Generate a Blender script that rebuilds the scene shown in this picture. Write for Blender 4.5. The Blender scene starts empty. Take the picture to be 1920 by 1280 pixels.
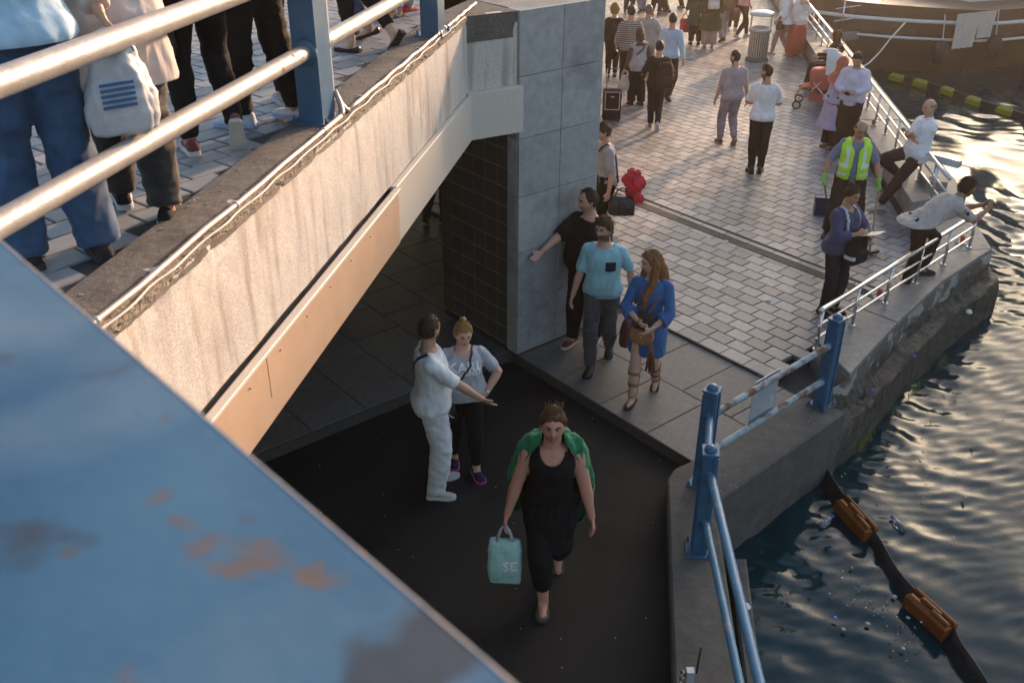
import bpy, bmesh, math, random
import numpy as np
from mathutils import Vector, Matrix, noise as mnoise
from mathutils.bvhtree import BVHTree
random.seed(7); RNG = np.random.default_rng(7)
R = math.radians
S = bpy.context.scene
COL = S.collection
# ------------------------------------------------------------------ camera
FPX = 1800.0; PITCH = R(29.2); CAMH = 5.45; ROLL = R(-0.3)
cd = bpy.data.cameras.new('camera'); cam = bpy.data.objects.new('camera', cd); COL.objects.link(cam)
cam.location = (0, 0, CAMH)
cam.rotation_euler = (Matrix.Rotation(R(90) - PITCH, 3, 'X') @ Matrix.Rotation(-ROLL, 3, 'Z')).to_euler()
cd.sensor_width = 36; cd.lens = 36 * FPX / 1920; cd.clip_start = 0.05; cd.clip_end = 2000
cd.dof.use_dof = True; cd.dof.focus_distance = 10.0; cd.dof.aperture_fstop = 5.0
S.camera = cam
# ------------------------------------------------------------------ sky, sun, exposure
SUN_AZ, SUN_EL = 35.0, 13.0
w = bpy.data.worlds.new('World'); S.world = w; w.use_nodes = True
nt = w.node_tree; nt.nodes.clear()
sk = nt.nodes.new('ShaderNodeTexSky'); sk.sky_type = 'NISHITA'; sk.sun_disc = False
sk.sun_elevation = R(SUN_EL); sk.sun_rotation = R(SUN_AZ); sk.dust_density = 2.5; sk.air_density = 1.0
bg = nt.nodes.new('ShaderNodeBackground'); bg.inputs[1].default_value = 0.15
wo = nt.nodes.new('ShaderNodeOutputWorld'); nt.links.new(sk.outputs[0], bg.inputs[0]); nt.links.new(bg.outputs[0], wo.inputs[0])
ld = bpy.data.lights.new('sun', 'SUN'); ld.energy = 4.0; ld.angle = R(2.5); ld.color = (1.0, 0.63, 0.40)
sun = bpy.data.objects.new('sun', ld); COL.objects.link(sun)
_sd = Vector((math.sin(R(SUN_AZ)) * math.cos(R(SUN_EL)), math.cos(R(SUN_AZ)) * math.cos(R(SUN_EL)), math.sin(R(SUN_EL))))
sun.rotation_euler = _sd.to_track_quat('Z', 'Y').to_euler()
S.view_settings.view_transform = 'Standard'; S.view_settings.look = 'None'
S.view_settings.gamma = 1.0; S.view_settings.use_curve_mapping = False
S.view_settings.exposure = 1.3
S.render.engine = 'CYCLES'
# ------------------------------------------------------------------ pixel -> place (a pixel is only a direction; the level it meets gives the distance)
def ray(x, y):
    u = (x - 960) / FPX; v = (640 - y) / FPX
    c, s = math.cos(ROLL), math.sin(ROLL); u, v = u * c - v * s, u * s + v * c
    return np.array([u, math.cos(PITCH) + v * math.sin(PITCH), -math.sin(PITCH) + v * math.cos(PITCH)])
def px(x, y, z):
    d = ray(x, y); t = (z - CAMH) / d[2]; return np.array([0, 0, CAMH]) + t * d
def zat(x, y, p):
    d = ray(x, y); t = math.hypot(p[0], p[1]) / math.hypot(d[0], d[1]); return CAMH + t * d[2]
def azv(a): return np.array([math.sin(R(a)), math.cos(R(a)), 0.0])
# ------------------------------------------------------------------ materials
def mat(name, c1, c2=None, rough=0.7, scale=8.0, bump=0.0, bscale=60.0, metal=0.0, spec=0.5, det=6.0, rvar=0.0, rnd=0.0,
        c3=None, s3=2.0, t3=0.55, w3=0.08, stretch=None, attr=None, rough3=None, coat=0.0, sheen=0.0, bump2=0.0, b2scale=6.0, trans=0.0):
    m = bpy.data.materials.new(name); m.use_nodes = True; n = m.node_tree; N = n.nodes; L = n.links
    b = N['Principled BSDF']; b.inputs['Metallic'].default_value = metal; b.inputs['Roughness'].default_value = rough
    b.inputs['Specular IOR Level'].default_value = spec
    if coat: b.inputs['Coat Weight'].default_value = coat
    if sheen: b.inputs['Sheen Weight'].default_value = sheen
    if trans: b.inputs['Transmission Weight'].default_value = trans
    tc = N.new('ShaderNodeTexCoord'); mp = N.new('ShaderNodeMapping'); L.new(tc.outputs['Object'], mp.inputs[0])
    if stretch: mp.inputs['Scale'].default_value = stretch
    def noise(sc, dt=det):
        t = N.new('ShaderNodeTexNoise'); t.inputs['Scale'].default_value = sc; t.inputs['Detail'].default_value = dt
        t.inputs['Roughness'].default_value = 0.6; L.new(mp.outputs[0], t.inputs[0]); return t
    def mix(f, a, bb, typ='MIX'):
        x = N.new('ShaderNodeMix'); x.data_type = 'RGBA'; x.blend_type = typ
        if isinstance(f, (int, float)): x.inputs[0].default_value = f
        else: L.new(f, x.inputs[0])
        for i, v in ((6, a), (7, bb)):
            if isinstance(v, tuple): x.inputs[i].default_value = (*v[:3], 1)
            else: L.new(v, x.inputs[i])
        return x.outputs[2]
    def ramp(src, lo, hi):
        r = N.new('ShaderNodeMapRange'); r.inputs[1].default_value = lo; r.inputs[2].default_value = hi; L.new(src, r.inputs[0]); return r.outputs[0]
    if attr:
        a = N.new('ShaderNodeAttribute'); a.attribute_name = attr; cur = a.outputs['Color']
        if c2: cur = mix(ramp(noise(scale).outputs[0], .3, .7), mix(1.0, cur, c1, 'MULTIPLY'), mix(1.0, cur, c2, 'MULTIPLY'))
    elif c2:
        cur = mix(ramp(noise(scale).outputs[0], .32, .68), c1, c2)
    else:
        cur = mix(0.0, c1, c1)
    fac3 = None
    if c3:
        fac3 = ramp(noise(s3, 8).outputs[0], t3, t3 + w3); cur = mix(fac3, cur, c3)
    if rnd:
        oi = N.new('ShaderNodeObjectInfo'); at = N.new('ShaderNodeAttribute'); at.attribute_name = 'rnd'
        ad = N.new('ShaderNodeMath'); ad.operation = 'ADD'; L.new(oi.outputs['Random'], ad.inputs[0]); L.new(at.outputs['Fac'], ad.inputs[1])
        fr = N.new('ShaderNodeMath'); fr.operation = 'FRACT'; L.new(ad.outputs[0], fr.inputs[0])
        mr = N.new('ShaderNodeMapRange'); mr.inputs[3].default_value = 1 - rnd; mr.inputs[4].default_value = 1 + rnd; L.new(fr.outputs[0], mr.inputs[0])
        hs = N.new('ShaderNodeHueSaturation'); L.new(mr.outputs[0], hs.inputs['Value']); L.new(cur, hs.inputs['Color']); cur = hs.outputs[0]
    L.new(cur, b.inputs['Base Color'])
    if rvar or rough3 is not None:
        r1 = N.new('ShaderNodeMapRange'); r1.inputs[3].default_value = rough - rvar; r1.inputs[4].default_value = rough + rvar
        L.new(noise(scale * 1.7).outputs[0], r1.inputs[0]); ro = r1.outputs[0]
        if rough3 is not None and fac3 is not None:
            mm = N.new('ShaderNodeMix'); L.new(fac3, mm.inputs[0]); L.new(ro, mm.inputs[2]); mm.inputs[3].default_value = rough3; ro = mm.outputs[0]
        L.new(ro, b.inputs['Roughness'])
    if bump or bump2:
        prev = None
        for st, sc in ((bump2, b2scale), (bump, bscale)):
            if not st: continue
            bp = N.new('ShaderNodeBump'); bp.inputs['Strength'].default_value = min(1, st); bp.inputs['Distance'].default_value = 0.01 if sc > 20 else 0.03
            L.new(noise(sc, 4).outputs[0], bp.inputs['Height'])
            if prev: L.new(prev, bp.inputs['Normal'])
            prev = bp.outputs[0]
        L.new(prev, b.inputs['Normal'])
    m['_n'] = 1
    return m
M = {}
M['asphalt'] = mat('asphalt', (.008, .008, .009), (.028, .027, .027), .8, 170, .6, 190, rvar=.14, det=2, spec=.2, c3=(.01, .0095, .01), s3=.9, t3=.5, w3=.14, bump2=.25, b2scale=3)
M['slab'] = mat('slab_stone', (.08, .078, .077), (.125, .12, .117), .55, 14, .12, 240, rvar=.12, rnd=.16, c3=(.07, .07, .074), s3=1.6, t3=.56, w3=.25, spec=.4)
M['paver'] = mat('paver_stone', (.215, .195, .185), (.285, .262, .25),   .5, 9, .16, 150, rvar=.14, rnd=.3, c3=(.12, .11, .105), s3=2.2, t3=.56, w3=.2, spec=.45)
M['joint'] = mat('joint_sand', (.045, .042, .04), (.07, .065, .06), .95, 30, .3, 200)
M['deckpaver'] = mat('deck_paver', (.19, .2, .215), (.26, .27, .28), .6, 11, .2, 140, rvar=.1, rnd=.16, c3=(.12, .12, .13), s3=4, t3=.6, w3=.15)
M['panel'] = mat('pier_panel', (.28, .285, .29), (.37, .372, .375), .55, 12, .25, 160, rvar=.1, rnd=.08, c3=(.16, .165, .18), s3=1.9, t3=.53, w3=.25)
M['darktile'] = mat('dark_tile', (.05, .048, .048), (.07, .066, .064), .42, 6, .05, 120, rvar=.08, rnd=.14)
M['grout'] = mat('grout', (.3, .26, .24), (.36, .32, .3), .9, 40)
M['concrete'] = mat('concrete', (.2, .2, .2), (.3, .295, .285), .82, 5, .35, 150, rvar=.08, c3=(.11, .108, .105), s3=2.4, t3=.57, w3=.16, bump2=.3, b2scale=9)
M['ledgeconc'] = mat('dirty_ledge_concrete', (.075, .068, .062), (.15, .137, .125), .85, 40, .5, 150, rvar=.08, c3=(.05, .046, .042), s3=2.6, t3=.52, w3=.16, bump2=.3, b2scale=9)
M['quay'] = mat('quay_concrete', (.065, .061, .056), (.105, .099, .091), .8, 6, .4, 140, rvar=.1, c3=(.075, .072, .066), s3=2.2, t3=.53, w3=.18, bump2=.4, b2scale=8)
M['stone'] = mat('ledge_stone', (.17, .158, .147), (.25, .233, .217), .6, 9, .25, 160, rvar=.1, c3=(.13, .12, .115), s3=4, t3=.6, w3=.12)
M['rock'] = mat('wet_quay_rock', (.022, .02, .016), (.085, .074, .06), .65, 11, .7, 60, rvar=.2, c3=(.04, .05, .022), s3=3, t3=.56, w3=.15, bump2=.9, b2scale=14)
M['blue'] = mat('blue_paint', (.026, .095, .185), (.04, .125, .23), .38, 7, .08, 130, rvar=.12, c3=(.16, .085, .045), s3=9, t3=.68, w3=.05, rough3=.9, spec=.5)
M['bluedark'] = mat('deep_blue_paint', (.028, .09, .175), (.045, .125, .22), .4, 6, .08, 130, rvar=.12, c3=(.05, .055, .07), s3=7, t3=.66, w3=.06, rough3=.8)
M['rustpipe'] = mat('rusty_pipe', (.26, .33, .36), (.2, .29, .35), .6, 10, .3, 90, c3=(.15, .075, .04), s3=5, t3=.5, w3=.1, rough3=.92, rvar=.1)
M['steel'] = mat('brushed_steel', (.58, .56, .54), (.68, .66, .64), .27, 30, .03, 200, metal=1.0, rvar=.07, stretch=(1, 1, 8))
M['silver'] = mat('silver_pipe_paint', (.36, .345, .33), (.46, .44, .42), .42, 12, .25, 90, metal=.4, rvar=.1, c3=(.2, .13, .085), s3=9, t3=.66, w3=.05, rough3=.85)
M['copper'] = mat('conduit_tube', (.5, .4, .33), (.62, .5, .42), .4, 12, .05, 100, metal=.5, rvar=.1)
M['galv'] = mat('galvanised_sheet', (.42, .45, .49), (.5, .53, .57), .42, 6, .04, 120, metal=.35, rvar=.1, c3=(.33, .34, .35), s3=4, t3=.62, w3=.1)
M['tantrim'] = mat('tan_metal_trim', (.52, .36, .25), (.58, .41, .29), .42, 5, .03, 80, rvar=.08, spec=.4)
M['cream'] = mat('cream_cladding', (.55, .5, .44), (.62, .57, .5), .5, 6, .05, 60, stretch=(30, 30, 1), rvar=.06)
M['rubber'] = mat('black_rubber', (.012, .012, .013), (.022, .021, .02), .6, 12, .2, 80)
M['black'] = mat('black_plastic', (.016, .016, .018), (.025, .025, .027), .45, 20, .05, 100)
# ------------------------------------------------------------------ mesh helpers
class MB:
    def __init__(s): s.v = []; s.f = []
    def add(s, v, f):
        o = len(s.v); s.v += [tuple(map(float, p)) for p in v]; s.f += [tuple(i + o for i in q) for q in f]; return s
    def prism(s, poly, z0, z1, ch=0.0):
        poly = [(p[0], p[1]) for p in poly]; n = len(poly)
        ar = sum(poly[i][0] * poly[(i + 1) % n][1] - poly[(i + 1) % n][0] * poly[i][1] for i in range(n))
        if ar < 0: poly = poly[::-1]
        if ch:
            ins = []
            for i in range(n):
                a, b, c = np.array(poly[i - 1]), np.array(poly[i]), np.array(poly[(i + 1) % n])
                d1 = (b - a) / np.linalg.norm(b - a); d2 = (c - b) / np.linalg.norm(c - b)
                n1 = np.array([-d1[1], d1[0]]); n2 = np.array([-d2[1], d2[0]]); m = n1 + n2; m = m / max(.2, np.dot(m, m)) * 2
                ins.append(b + m * ch)
            v = [(x, y, z0) for x, y in poly] + [(x, y, z1 - ch) for x, y in poly] + [(x, y, z1) for x, y in ins]
            f = [tuple(range(n))[::-1], tuple(range(2 * n, 3 * n))]
            for k in (0, 1): f += [(k * n + i, k * n + (i + 1) % n, (k + 1) * n + (i + 1) % n, (k + 1) * n + i) for i in range(n)]
        else:
            v = [(x, y, z0) for x, y in poly] + [(x, y, z1) for x, y in poly]
            f = [tuple(range(n))[::-1], tuple(range(n, 2 * n))] + [(i, (i + 1) % n, n + (i + 1) % n, n + i) for i in range(n)]
        return s.add(v, f)
    def box(s, c, size, ax=(1, 0, 0), ay=None, az=(0, 0, 1), ch=0.0):
        c = np.array(c, float); ax = np.array(ax, float); az = np.array(az, float)
        ay = np.cross(az, ax) if ay is None else np.array(ay, float)
        hx, hy, hz = [q / 2 for q in size]
        m = MB().prism([(-hx, -hy), (hx, -hy), (hx, hy), (-hx, hy)], -hz, hz, ch)
        return s.add([c + ax * p[0] + ay * p[1] + az * p[2] for p in m.v], m.f)
    def tube(s, pts, r, n=12, caps=True):
        pts = [np.array(p, float) for p in pts]; k = len(pts); rs = r if hasattr(r, '__len__') else [r] * k
        v = []; up = None
        for i, p in enumerate(pts):
            d = pts[min(i + 1, k - 1)] - pts[max(i - 1, 0)]; d = d / (np.linalg.norm(d) + 1e-9)
            if up is None:
                up = np.array([0, 0, 1.0]) if abs(d[2]) < .9 else np.array([1.0, 0, 0])
            x = np.cross(d, up); x /= np.linalg.norm(x) + 1e-9; up = np.cross(x, d)
            for j in range(n):
                t = 2 * math.pi * j / n; v.append(p + rs[i] * (math.cos(t) * x + math.sin(t) * up))
        f = [(i * n + j, (i + 1) * n + j, (i + 1) * n + (j + 1) % n, i * n + (j + 1) % n) for i in range(k - 1) for j in range(n)]
        if caps: f += [tuple(range(n)), tuple(range((k - 1) * n, k * n))[::-1]]
        return s.add(v, f)
    def lathe(s, prof, c=(0, 0, 0), n=20, sx=1, sy=1):
        k = len(prof); v = [(c[0] + r * math.cos(2 * math.pi * j / n) * sx, c[1] + r * math.sin(2 * math.pi * j / n) * sy, c[2] + z) for r, z in prof for j in range(n)]
        f = [(i * n + j, i * n + (j + 1) % n, (i + 1) * n + (j + 1) % n, (i + 1) * n + j) for i in range(k - 1) for j in range(n)]
        f += [tuple(range(n))[::-1], tuple(range((k - 1) * n, k * n))]
        return s.add(v, f)
    def ball(s, c, r, n=14, m=10):
        r = r if hasattr(r, '__len__') else (r, r, r)
        v = [(0, 0, -1)] + [(math.sin(a) * math.cos(b), math.sin(a) * math.sin(b), -math.cos(a)) for a in [math.pi * i / m for i in range(1, m)] for b in [2 * math.pi * j / n for j in range(n)]] + [(0, 0, 1)]
        f = [(0, 1 + (j + 1) % n, 1 + j) for j in range(n)]
        for i in range(m - 2): f += [(1 + i * n + j, 1 + i * n + (j + 1) % n, 1 + (i + 1) * n + (j + 1) % n, 1 + (i + 1) * n + j) for j in range(n)]
        e = len(v) - 1; f += [(e, 1 + (m - 2) * n + j, 1 + (m - 2) * n + (j + 1) % n) for j in range(n)]
        return s.add([(c[0] + x * r[0], c[1] + y * r[1], c[2] + z * r[2]) for x, y, z in v], f)
    def build(s, name, material, parent=None, smooth=False, local=False):
        return obj(name, s.v, s.f, material, parent, smooth, local)
def wloc(o):
    p = np.zeros(3)
    while o is not None: p = p + np.array(o.location); o = o.parent
    return p
def getm(m): return M[m] if isinstance(m, str) else m
def obj(name, v, f, material, parent=None, smooth=False, local=False):
    me = bpy.data.meshes.new(name); v = np.array(v, float)
    if parent is not None and not local: v = v - wloc(parent)
    me.from_pydata(v.tolist(), [], [tuple(q) for q in f]); me.materials.append(getm(material))
    bm = bmesh.new(); bm.from_mesh(me); bmesh.ops.recalc_face_normals(bm, faces=bm.faces); bm.to_mesh(me); bm.free()
    if smooth: me.polygons.foreach_set('use_smooth', [True] * len(me.polygons))
    o = bpy.data.objects.new(name, me); COL.objects.link(o)
    if parent is not None: o.parent = parent
    return o
def smooth_by_angle(o, a=35):
    me = o.data; me.polygons.foreach_set('use_smooth', [True] * len(me.polygons))
    bm = bmesh.new(); bm.from_mesh(me)
    for e in bm.edges:
        if len(e.link_faces) == 2 and e.calc_face_angle(0) > R(a): e.smooth = False
    bm.to_mesh(me); bm.free(); return o
def tag(o, label, cat, group=None):
    o['label'] = label; o['category'] = cat
    if group: o['group'] = group
    return o
def kind(o, k): o['kind'] = k; return o
def thing(name, label, cat, loc=(0, 0, 0), rz=0.0, group=None):
    o = bpy.data.objects.new(name, None); COL.objects.link(o); o.location = tuple(loc); o.rotation_euler.z = rz; o.empty_display_size = .2
    return tag(o, label, cat, group)
def instance(name, me, loc, rz=0, parent=None, local=False):
    o = bpy.data.objects.new(name, me); COL.objects.link(o); l = np.array(loc, float)
    if parent is not None:
        o.parent = parent
        if not local: l = l - wloc(parent)
    o.location = l; o.rotation_euler.z = rz; return o
# ================================================================== THE SETTING
ZS, ZP, ZL, ZB, ZW = 0.12, 0.15, 0.35, 0.20, -0.55      # slab, plaza, stone ledge, blue-rail quay, water
ZD, ZK = 3.75, 3.79                                     # upper deck paving, its edge ledge
AZA = 50.4; A = azv(AZA); B = azv(AZA + 90)
O = px(970, 665, ZS); O[2] = 0
def ab(a, b, z=0.0): p = O + a * A + b * B; p[2] = z; return p
def toab(p): q = np.array(p)[:3] - O; return float(np.dot(q[:2], A[:2])), float(np.dot(q[:2], B[:2]))
def inpoly(x, y, poly):
    c = False; n = len(poly)
    for i in range(n):
        x1, y1 = poly[i][:2]; x2, y2 = poly[i - 1][:2]
        if (y1 > y) != (y2 > y) and x < (x2 - x1) * (y - y1) / (y2 - y1) + x1: c = not c
    return c
# --- right-hand ledge lines
I1 = np.array([5.50, 11.55, 0]); RD = azv(7.2); ZR = .56
inner_far = I1 + RD * 26
# --- ground: one sheet under everything on land
g = MB().prism([(-60, -25), (.9, -25), ab(-3.2, 5.0)[:2], ab(-.3, 2.95)[:2], ab(6.0, 2.1)[:2], (6.6, 13), (10.5, 48), (10.5, 90), (-60, 90)], -1.6, -0.004)
kind(g.build('ground', 'joint'), 'structure')
# asphalt of the underpass
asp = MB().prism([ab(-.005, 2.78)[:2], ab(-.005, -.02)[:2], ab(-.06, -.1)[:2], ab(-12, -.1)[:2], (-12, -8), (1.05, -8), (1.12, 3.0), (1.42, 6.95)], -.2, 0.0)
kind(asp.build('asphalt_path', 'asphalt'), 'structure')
# plaza bed (joint sand) with the pavers as pieces
SB = 1.72                                                # slab / paver boundary along A
plaza_poly = [ab(SB, -6), ab(SB, 1.96), ab(2.4, 1.93), I1, inner_far, inner_far + np.array([-14, 6, 0]), ab(18, -22)]
bed = MB().prism([p[:2] for p in plaza_poly], -.1, ZP - .012)
plaza = kind(bed.build('plaza_paving', 'joint'), 'structure')
# ---- pavers
PW, PL, GAP = .2035, .268, .011
def paver_mesh(name, w, l, h=.05, ch=.005, m='paver'):
    b = MB().prism([(-l / 2, -w / 2), (l / 2, -w / 2), (l / 2, w / 2), (-l / 2, w / 2)], -h, 0, ch)
    me = bpy.data.meshes.new(name); me.from_pydata(b.v, [], b.f); me.materials.append(M[m]); return me
def lay(parent, poly, origin, da, db, w, l, top, mshname, m, amin, amax, bmin, bmax, nmax, skip=None, stuffname='pavers', maxd=40, jit=.0015, band=None, cut=None):
    """running-bond rows: rows stacked along da, pieces along db"""
    cells = []
    for i in range(int(amin / w) - 1, int(amax / w) + 2):
        off = (.5 if i % 2 else 0.) * l + (i * 7919 % 13 - 6) * .004
        for j in range(int(bmin / l) - 1, int(bmax / l) + 2):
            p = origin + da * (i * w) + db * (j * l + off)
            if poly and not inpoly(p[0], p[1], poly): continue
            if skip and skip(p): continue
            cells.append(p)
    cp = np.array([0, 0, CAMH])
    def vis(p):
        q = p - cp; z = q[1] * math.cos(PITCH) - (top - CAMH) * math.sin(PITCH)
        if z < .3: return -1
        u = q[0] / z * FPX + 960; v = 640 - FPX * (q[1] * math.sin(PITCH) + (top - CAMH) * math.cos(PITCH)) / z
        return -1 if (u < -60 or u > 1980 or v < -40 or v > 1340) else 1 / z ** 2
    sc = sorted([(-vis(np.array([p[0], p[1], top])), k) for k, p in enumerate(cells)])
    big = [k for s_, k in sc[:nmax] if s_ < 0]; bigset = set(big)
    me = paver_mesh(mshname, w - GAP, l - GAP, m=m); rz = math.atan2(db[1], db[0])
    for k in big:
        o = instance(mshname, me, (cells[k][0], cells[k][1], top + random.uniform(-jit, jit)), rz + random.uniform(-.004, .004), parent)
        o.rotation_euler.x = random.uniform(-.006, .006); o.rotation_euler.y = random.uniform(-.006, .006)
    rest = [cells[k] for s_, k in sc[nmax:] if s_ < 0]
    if rest:
        bv = np.array([v.co[:] for v in me.vertices]); bf = [tuple(p.vertices) for p in me.polygons]; n = len(bv)
        c, s_ = math.cos(rz), math.sin(rz); rot = np.array([[c, s_, 0], [-s_, c, 0], [0, 0, 1]])
        bv = bv @ rot; V = []; Fs = []; rv = []
        for q, p in enumerate(rest):
            V.append(bv + np.array([p[0], p[1], top + random.uniform(-jit, jit)])); Fs += [tuple(x + q * n for x in f) for f in bf]; rv += [random.random()] * n
        o = obj(stuffname, np.concatenate(V), Fs, m, parent); kind(o, 'stuff')
        at = o.data.attributes.new('rnd', 'FLOAT', 'POINT'); at.data.foreach_set('value', rv)
PO = px(1320.8, 593.7, ZP); PO[2] = 0
pier_box = [ab(0, 0), ab(1.12, 0), ab(1.12, -1.4), ab(0, -1.4)]
drain_a = 4.345
def skip_plaza(p):
    a, b = toab(p)
    return a < SB + PW * .55 or abs(a - drain_a) < .165 or inpoly(p[0], p[1], [ab(-.3, .1), ab(1.3, .1), ab(1.3, -1.5), ab(-.3, -1.5)])
inner_clip = [ab(SB, -12), ab(SB, 2.05), I1 + np.array([.03, -.2, 0]), I1 + np.array([.14, 0, 0]), inner_far + np.array([.14, 0, 0]), ab(24, -22), ab(16, -26)]
lay(plaza, inner_clip, PO, A, B, PW, PL, ZP, 'paver', 'paver', -8, 26, -26, 6, 300, skip_plaza)
# edge strips beside the drain and along the clipped edges
for da in (-.128, .128):
    for k in range(26):
        p = ab(drain_a + da, 1.55 - k * .42, ZP); q = ab(drain_a + da, 1.55 - k * .42)
        if k == 0: stripm = paver_mesh('edge_paver', .1, .408)
        if inpoly(q[0], q[1], inner_clip): instance('edge_paver', stripm, p, math.atan2(B[1], B[0]), plaza)
a0_ = toab(PO)[0]; first = a0_ - PW / 2
while first - PW > SB + PW * .05: first -= PW
if first < SB + .05: first += 0
sw_ = first - SB - .004
if sw_ > .02:
    stripn = paver_mesh('edge_paver', sw_ - .006, .31)
    for k in range(28):
        b_ = 1.9 - k * .317; q = ab(SB + .004 + sw_ / 2, b_)
        if inpoly(q[0], q[1], inner_clip) and not skip_plaza(ab(SB + PW, b_)): instance('edge_paver', stripn, (q[0], q[1], ZP), math.atan2(B[1], B[0]), plaza)
# slabs: pier foot and under the bridge
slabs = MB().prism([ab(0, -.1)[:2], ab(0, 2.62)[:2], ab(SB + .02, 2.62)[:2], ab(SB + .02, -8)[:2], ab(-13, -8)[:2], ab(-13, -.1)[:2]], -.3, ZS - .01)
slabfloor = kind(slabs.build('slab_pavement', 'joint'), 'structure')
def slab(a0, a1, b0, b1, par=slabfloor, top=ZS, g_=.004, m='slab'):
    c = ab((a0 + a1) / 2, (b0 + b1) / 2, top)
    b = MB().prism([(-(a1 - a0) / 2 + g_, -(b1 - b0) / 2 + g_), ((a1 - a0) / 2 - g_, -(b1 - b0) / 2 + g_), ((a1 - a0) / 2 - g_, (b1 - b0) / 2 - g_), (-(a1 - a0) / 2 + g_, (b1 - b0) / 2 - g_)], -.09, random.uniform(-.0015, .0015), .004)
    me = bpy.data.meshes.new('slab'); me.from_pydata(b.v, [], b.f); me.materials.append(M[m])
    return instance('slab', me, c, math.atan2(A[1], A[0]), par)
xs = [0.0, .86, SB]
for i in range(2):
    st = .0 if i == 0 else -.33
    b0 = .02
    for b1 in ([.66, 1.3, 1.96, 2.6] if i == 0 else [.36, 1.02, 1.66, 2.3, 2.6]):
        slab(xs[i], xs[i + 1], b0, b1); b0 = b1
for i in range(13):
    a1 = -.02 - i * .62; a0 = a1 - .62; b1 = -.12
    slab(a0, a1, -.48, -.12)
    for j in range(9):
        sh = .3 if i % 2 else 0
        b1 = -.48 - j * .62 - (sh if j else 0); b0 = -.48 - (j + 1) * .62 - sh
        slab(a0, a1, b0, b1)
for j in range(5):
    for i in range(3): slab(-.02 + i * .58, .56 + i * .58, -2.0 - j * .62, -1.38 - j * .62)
# ---- drain
dr = thing('drain_channel', 'long narrow slotted metal drain channel set across the plaza pavers', 'drain', ab(drain_a, -4, ZP))
m = MB(); r_ = MB()
for k in range(330):
    b = 1.5 - k * .032
    for s_ in (-1, 1): m.box(ab(drain_a + s_ * .03, b, ZP + .001), (.05, .02, .008), A, B)
for s_ in (-1, 0, 1): r_.box(ab(drain_a + s_ * .068, -3.7, ZP + .002), (.016, 10.5, .012), A, B)
M['iron'] = mat('cast_iron', (.07, .06, .055), (.12, .1, .085), .65, 20, .3, 100, metal=.3)
kind(m.build('drain_bars', 'iron', dr), 'stuff'); r_.build('drain_frame', 'iron', dr)
MB().box(ab(drain_a, -3.7, ZP - .02), (.12, 10.5, .012), A, B).build('drain_bed', 'rubber', dr)

# ================================================================== PIER
pier = thing('bridge_pier', 'square bridge pier clad in pale grey granite panels with a dark tiled flank', 'pier', ab(.55, -.6, ZS))
PZ = ZK; rows = 6; ph = (PZ - ZS) / rows; PA = 1.113
MB().prism([ab(.03, -.03)[:2], ab(PA - .03, -.03)[:2], ab(PA - .03, -1.33)[:2], ab(.045, -1.33)[:2], ab(.045, -.19)[:2], ab(.03, -.19)[:2]], ZS - .05, PZ - .012).build('core', 'grout', pier)
for r in range(rows):
    z0 = ZS + r * ph; z1 = z0 + ph
    for c in range(2):
        a0, a1 = (c * PA / 2, (c + 1) * PA / 2)
        MB().box(ab((a0 + a1) / 2, -.016, (z0 + z1) / 2), (a1 - a0 - .006, ph - .006, .032), A, np.array([0, 0, 1.]), B, ch=.003).build('panel', 'panel', pier)
    for c in range(2):
        b0, b1 = -.034 - c * .66, -.034 - (c + 1) * .66
        MB().box(ab(PA - .016, (b0 + b1) / 2, (z0 + z1) / 2), (.654, ph - .006, .032), -B, np.array([0, 0, 1.]), A, ch=.003).build('panel', 'panel', pier)
    MB().box(ab(.016, -.034 - .075, (z0 + z1) / 2), (.144, ph - .006, .032), B, np.array([0, 0, 1.]), -A, ch=.003).build('return_panel', 'panel', pier)
tp = MB().box(ab(0, 0, 0), (.1965, .1965, .02), B, np.array([0, 0, 1.]), -A, ch=.002)
tv = np.array(tp.v) - ab(0, 0, 0); tme = bpy.data.meshes.new('tile'); tme.from_pydata(tv.tolist(), [], tp.f); tme.materials.append(M['darktile'])
for i in range(6):
    for r in range(13): instance('tile', tme, ab(.05, -.3 - i * .2055, ZS + .12 + r * .2055), 0, pier)
MB().box(ab(.045, -.75, ZS + .006), (1.14, .012, .03), B, np.array([0, 0, 1.]), -A).build('skirting', 'darktile', pier)

# ================================================================== BRIDGE (upper deck)
F0 = np.array([-1.95, .55, 0.]); F1 = px(869, 30, ZK); F1[2] = 0; F2 = ab(-.004, -.02)
fa, fb = px(195, 605, ZK), px(780, 100, ZK); fd = fb - fa; fd[2] = 0; fd /= np.linalg.norm(fd); fn = np.array([fd[1], -fd[0], 0])
F0 = F1 - fd * 8.6
bridge = thing('footbridge', 'concrete upper walkway with weathered sunlit fascia over the underpass', 'bridge', F0 + np.array([-2, 3, 2.7]))
deck_poly = [F0 - fn * .05, F1 - fn * .05 + fd * -.0, ab(-.03, -.08), ab(.0, -.2), ab(.05, -1.36), ab(1.1, -1.36), ab(1.1, -1.36) + azv(6) * 14, (-22, 28, 0), (-22, -12, 0), (1.2, -12, 0), (.75, -1.1, 0), (-.25, .0, 0), (-.95, .75, 0)]
DP = [tuple(p[:2]) for p in deck_poly]
MB().prism(DP, 2.74, ZD - .045).build('deck_slab', 'concrete', bridge)
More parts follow.
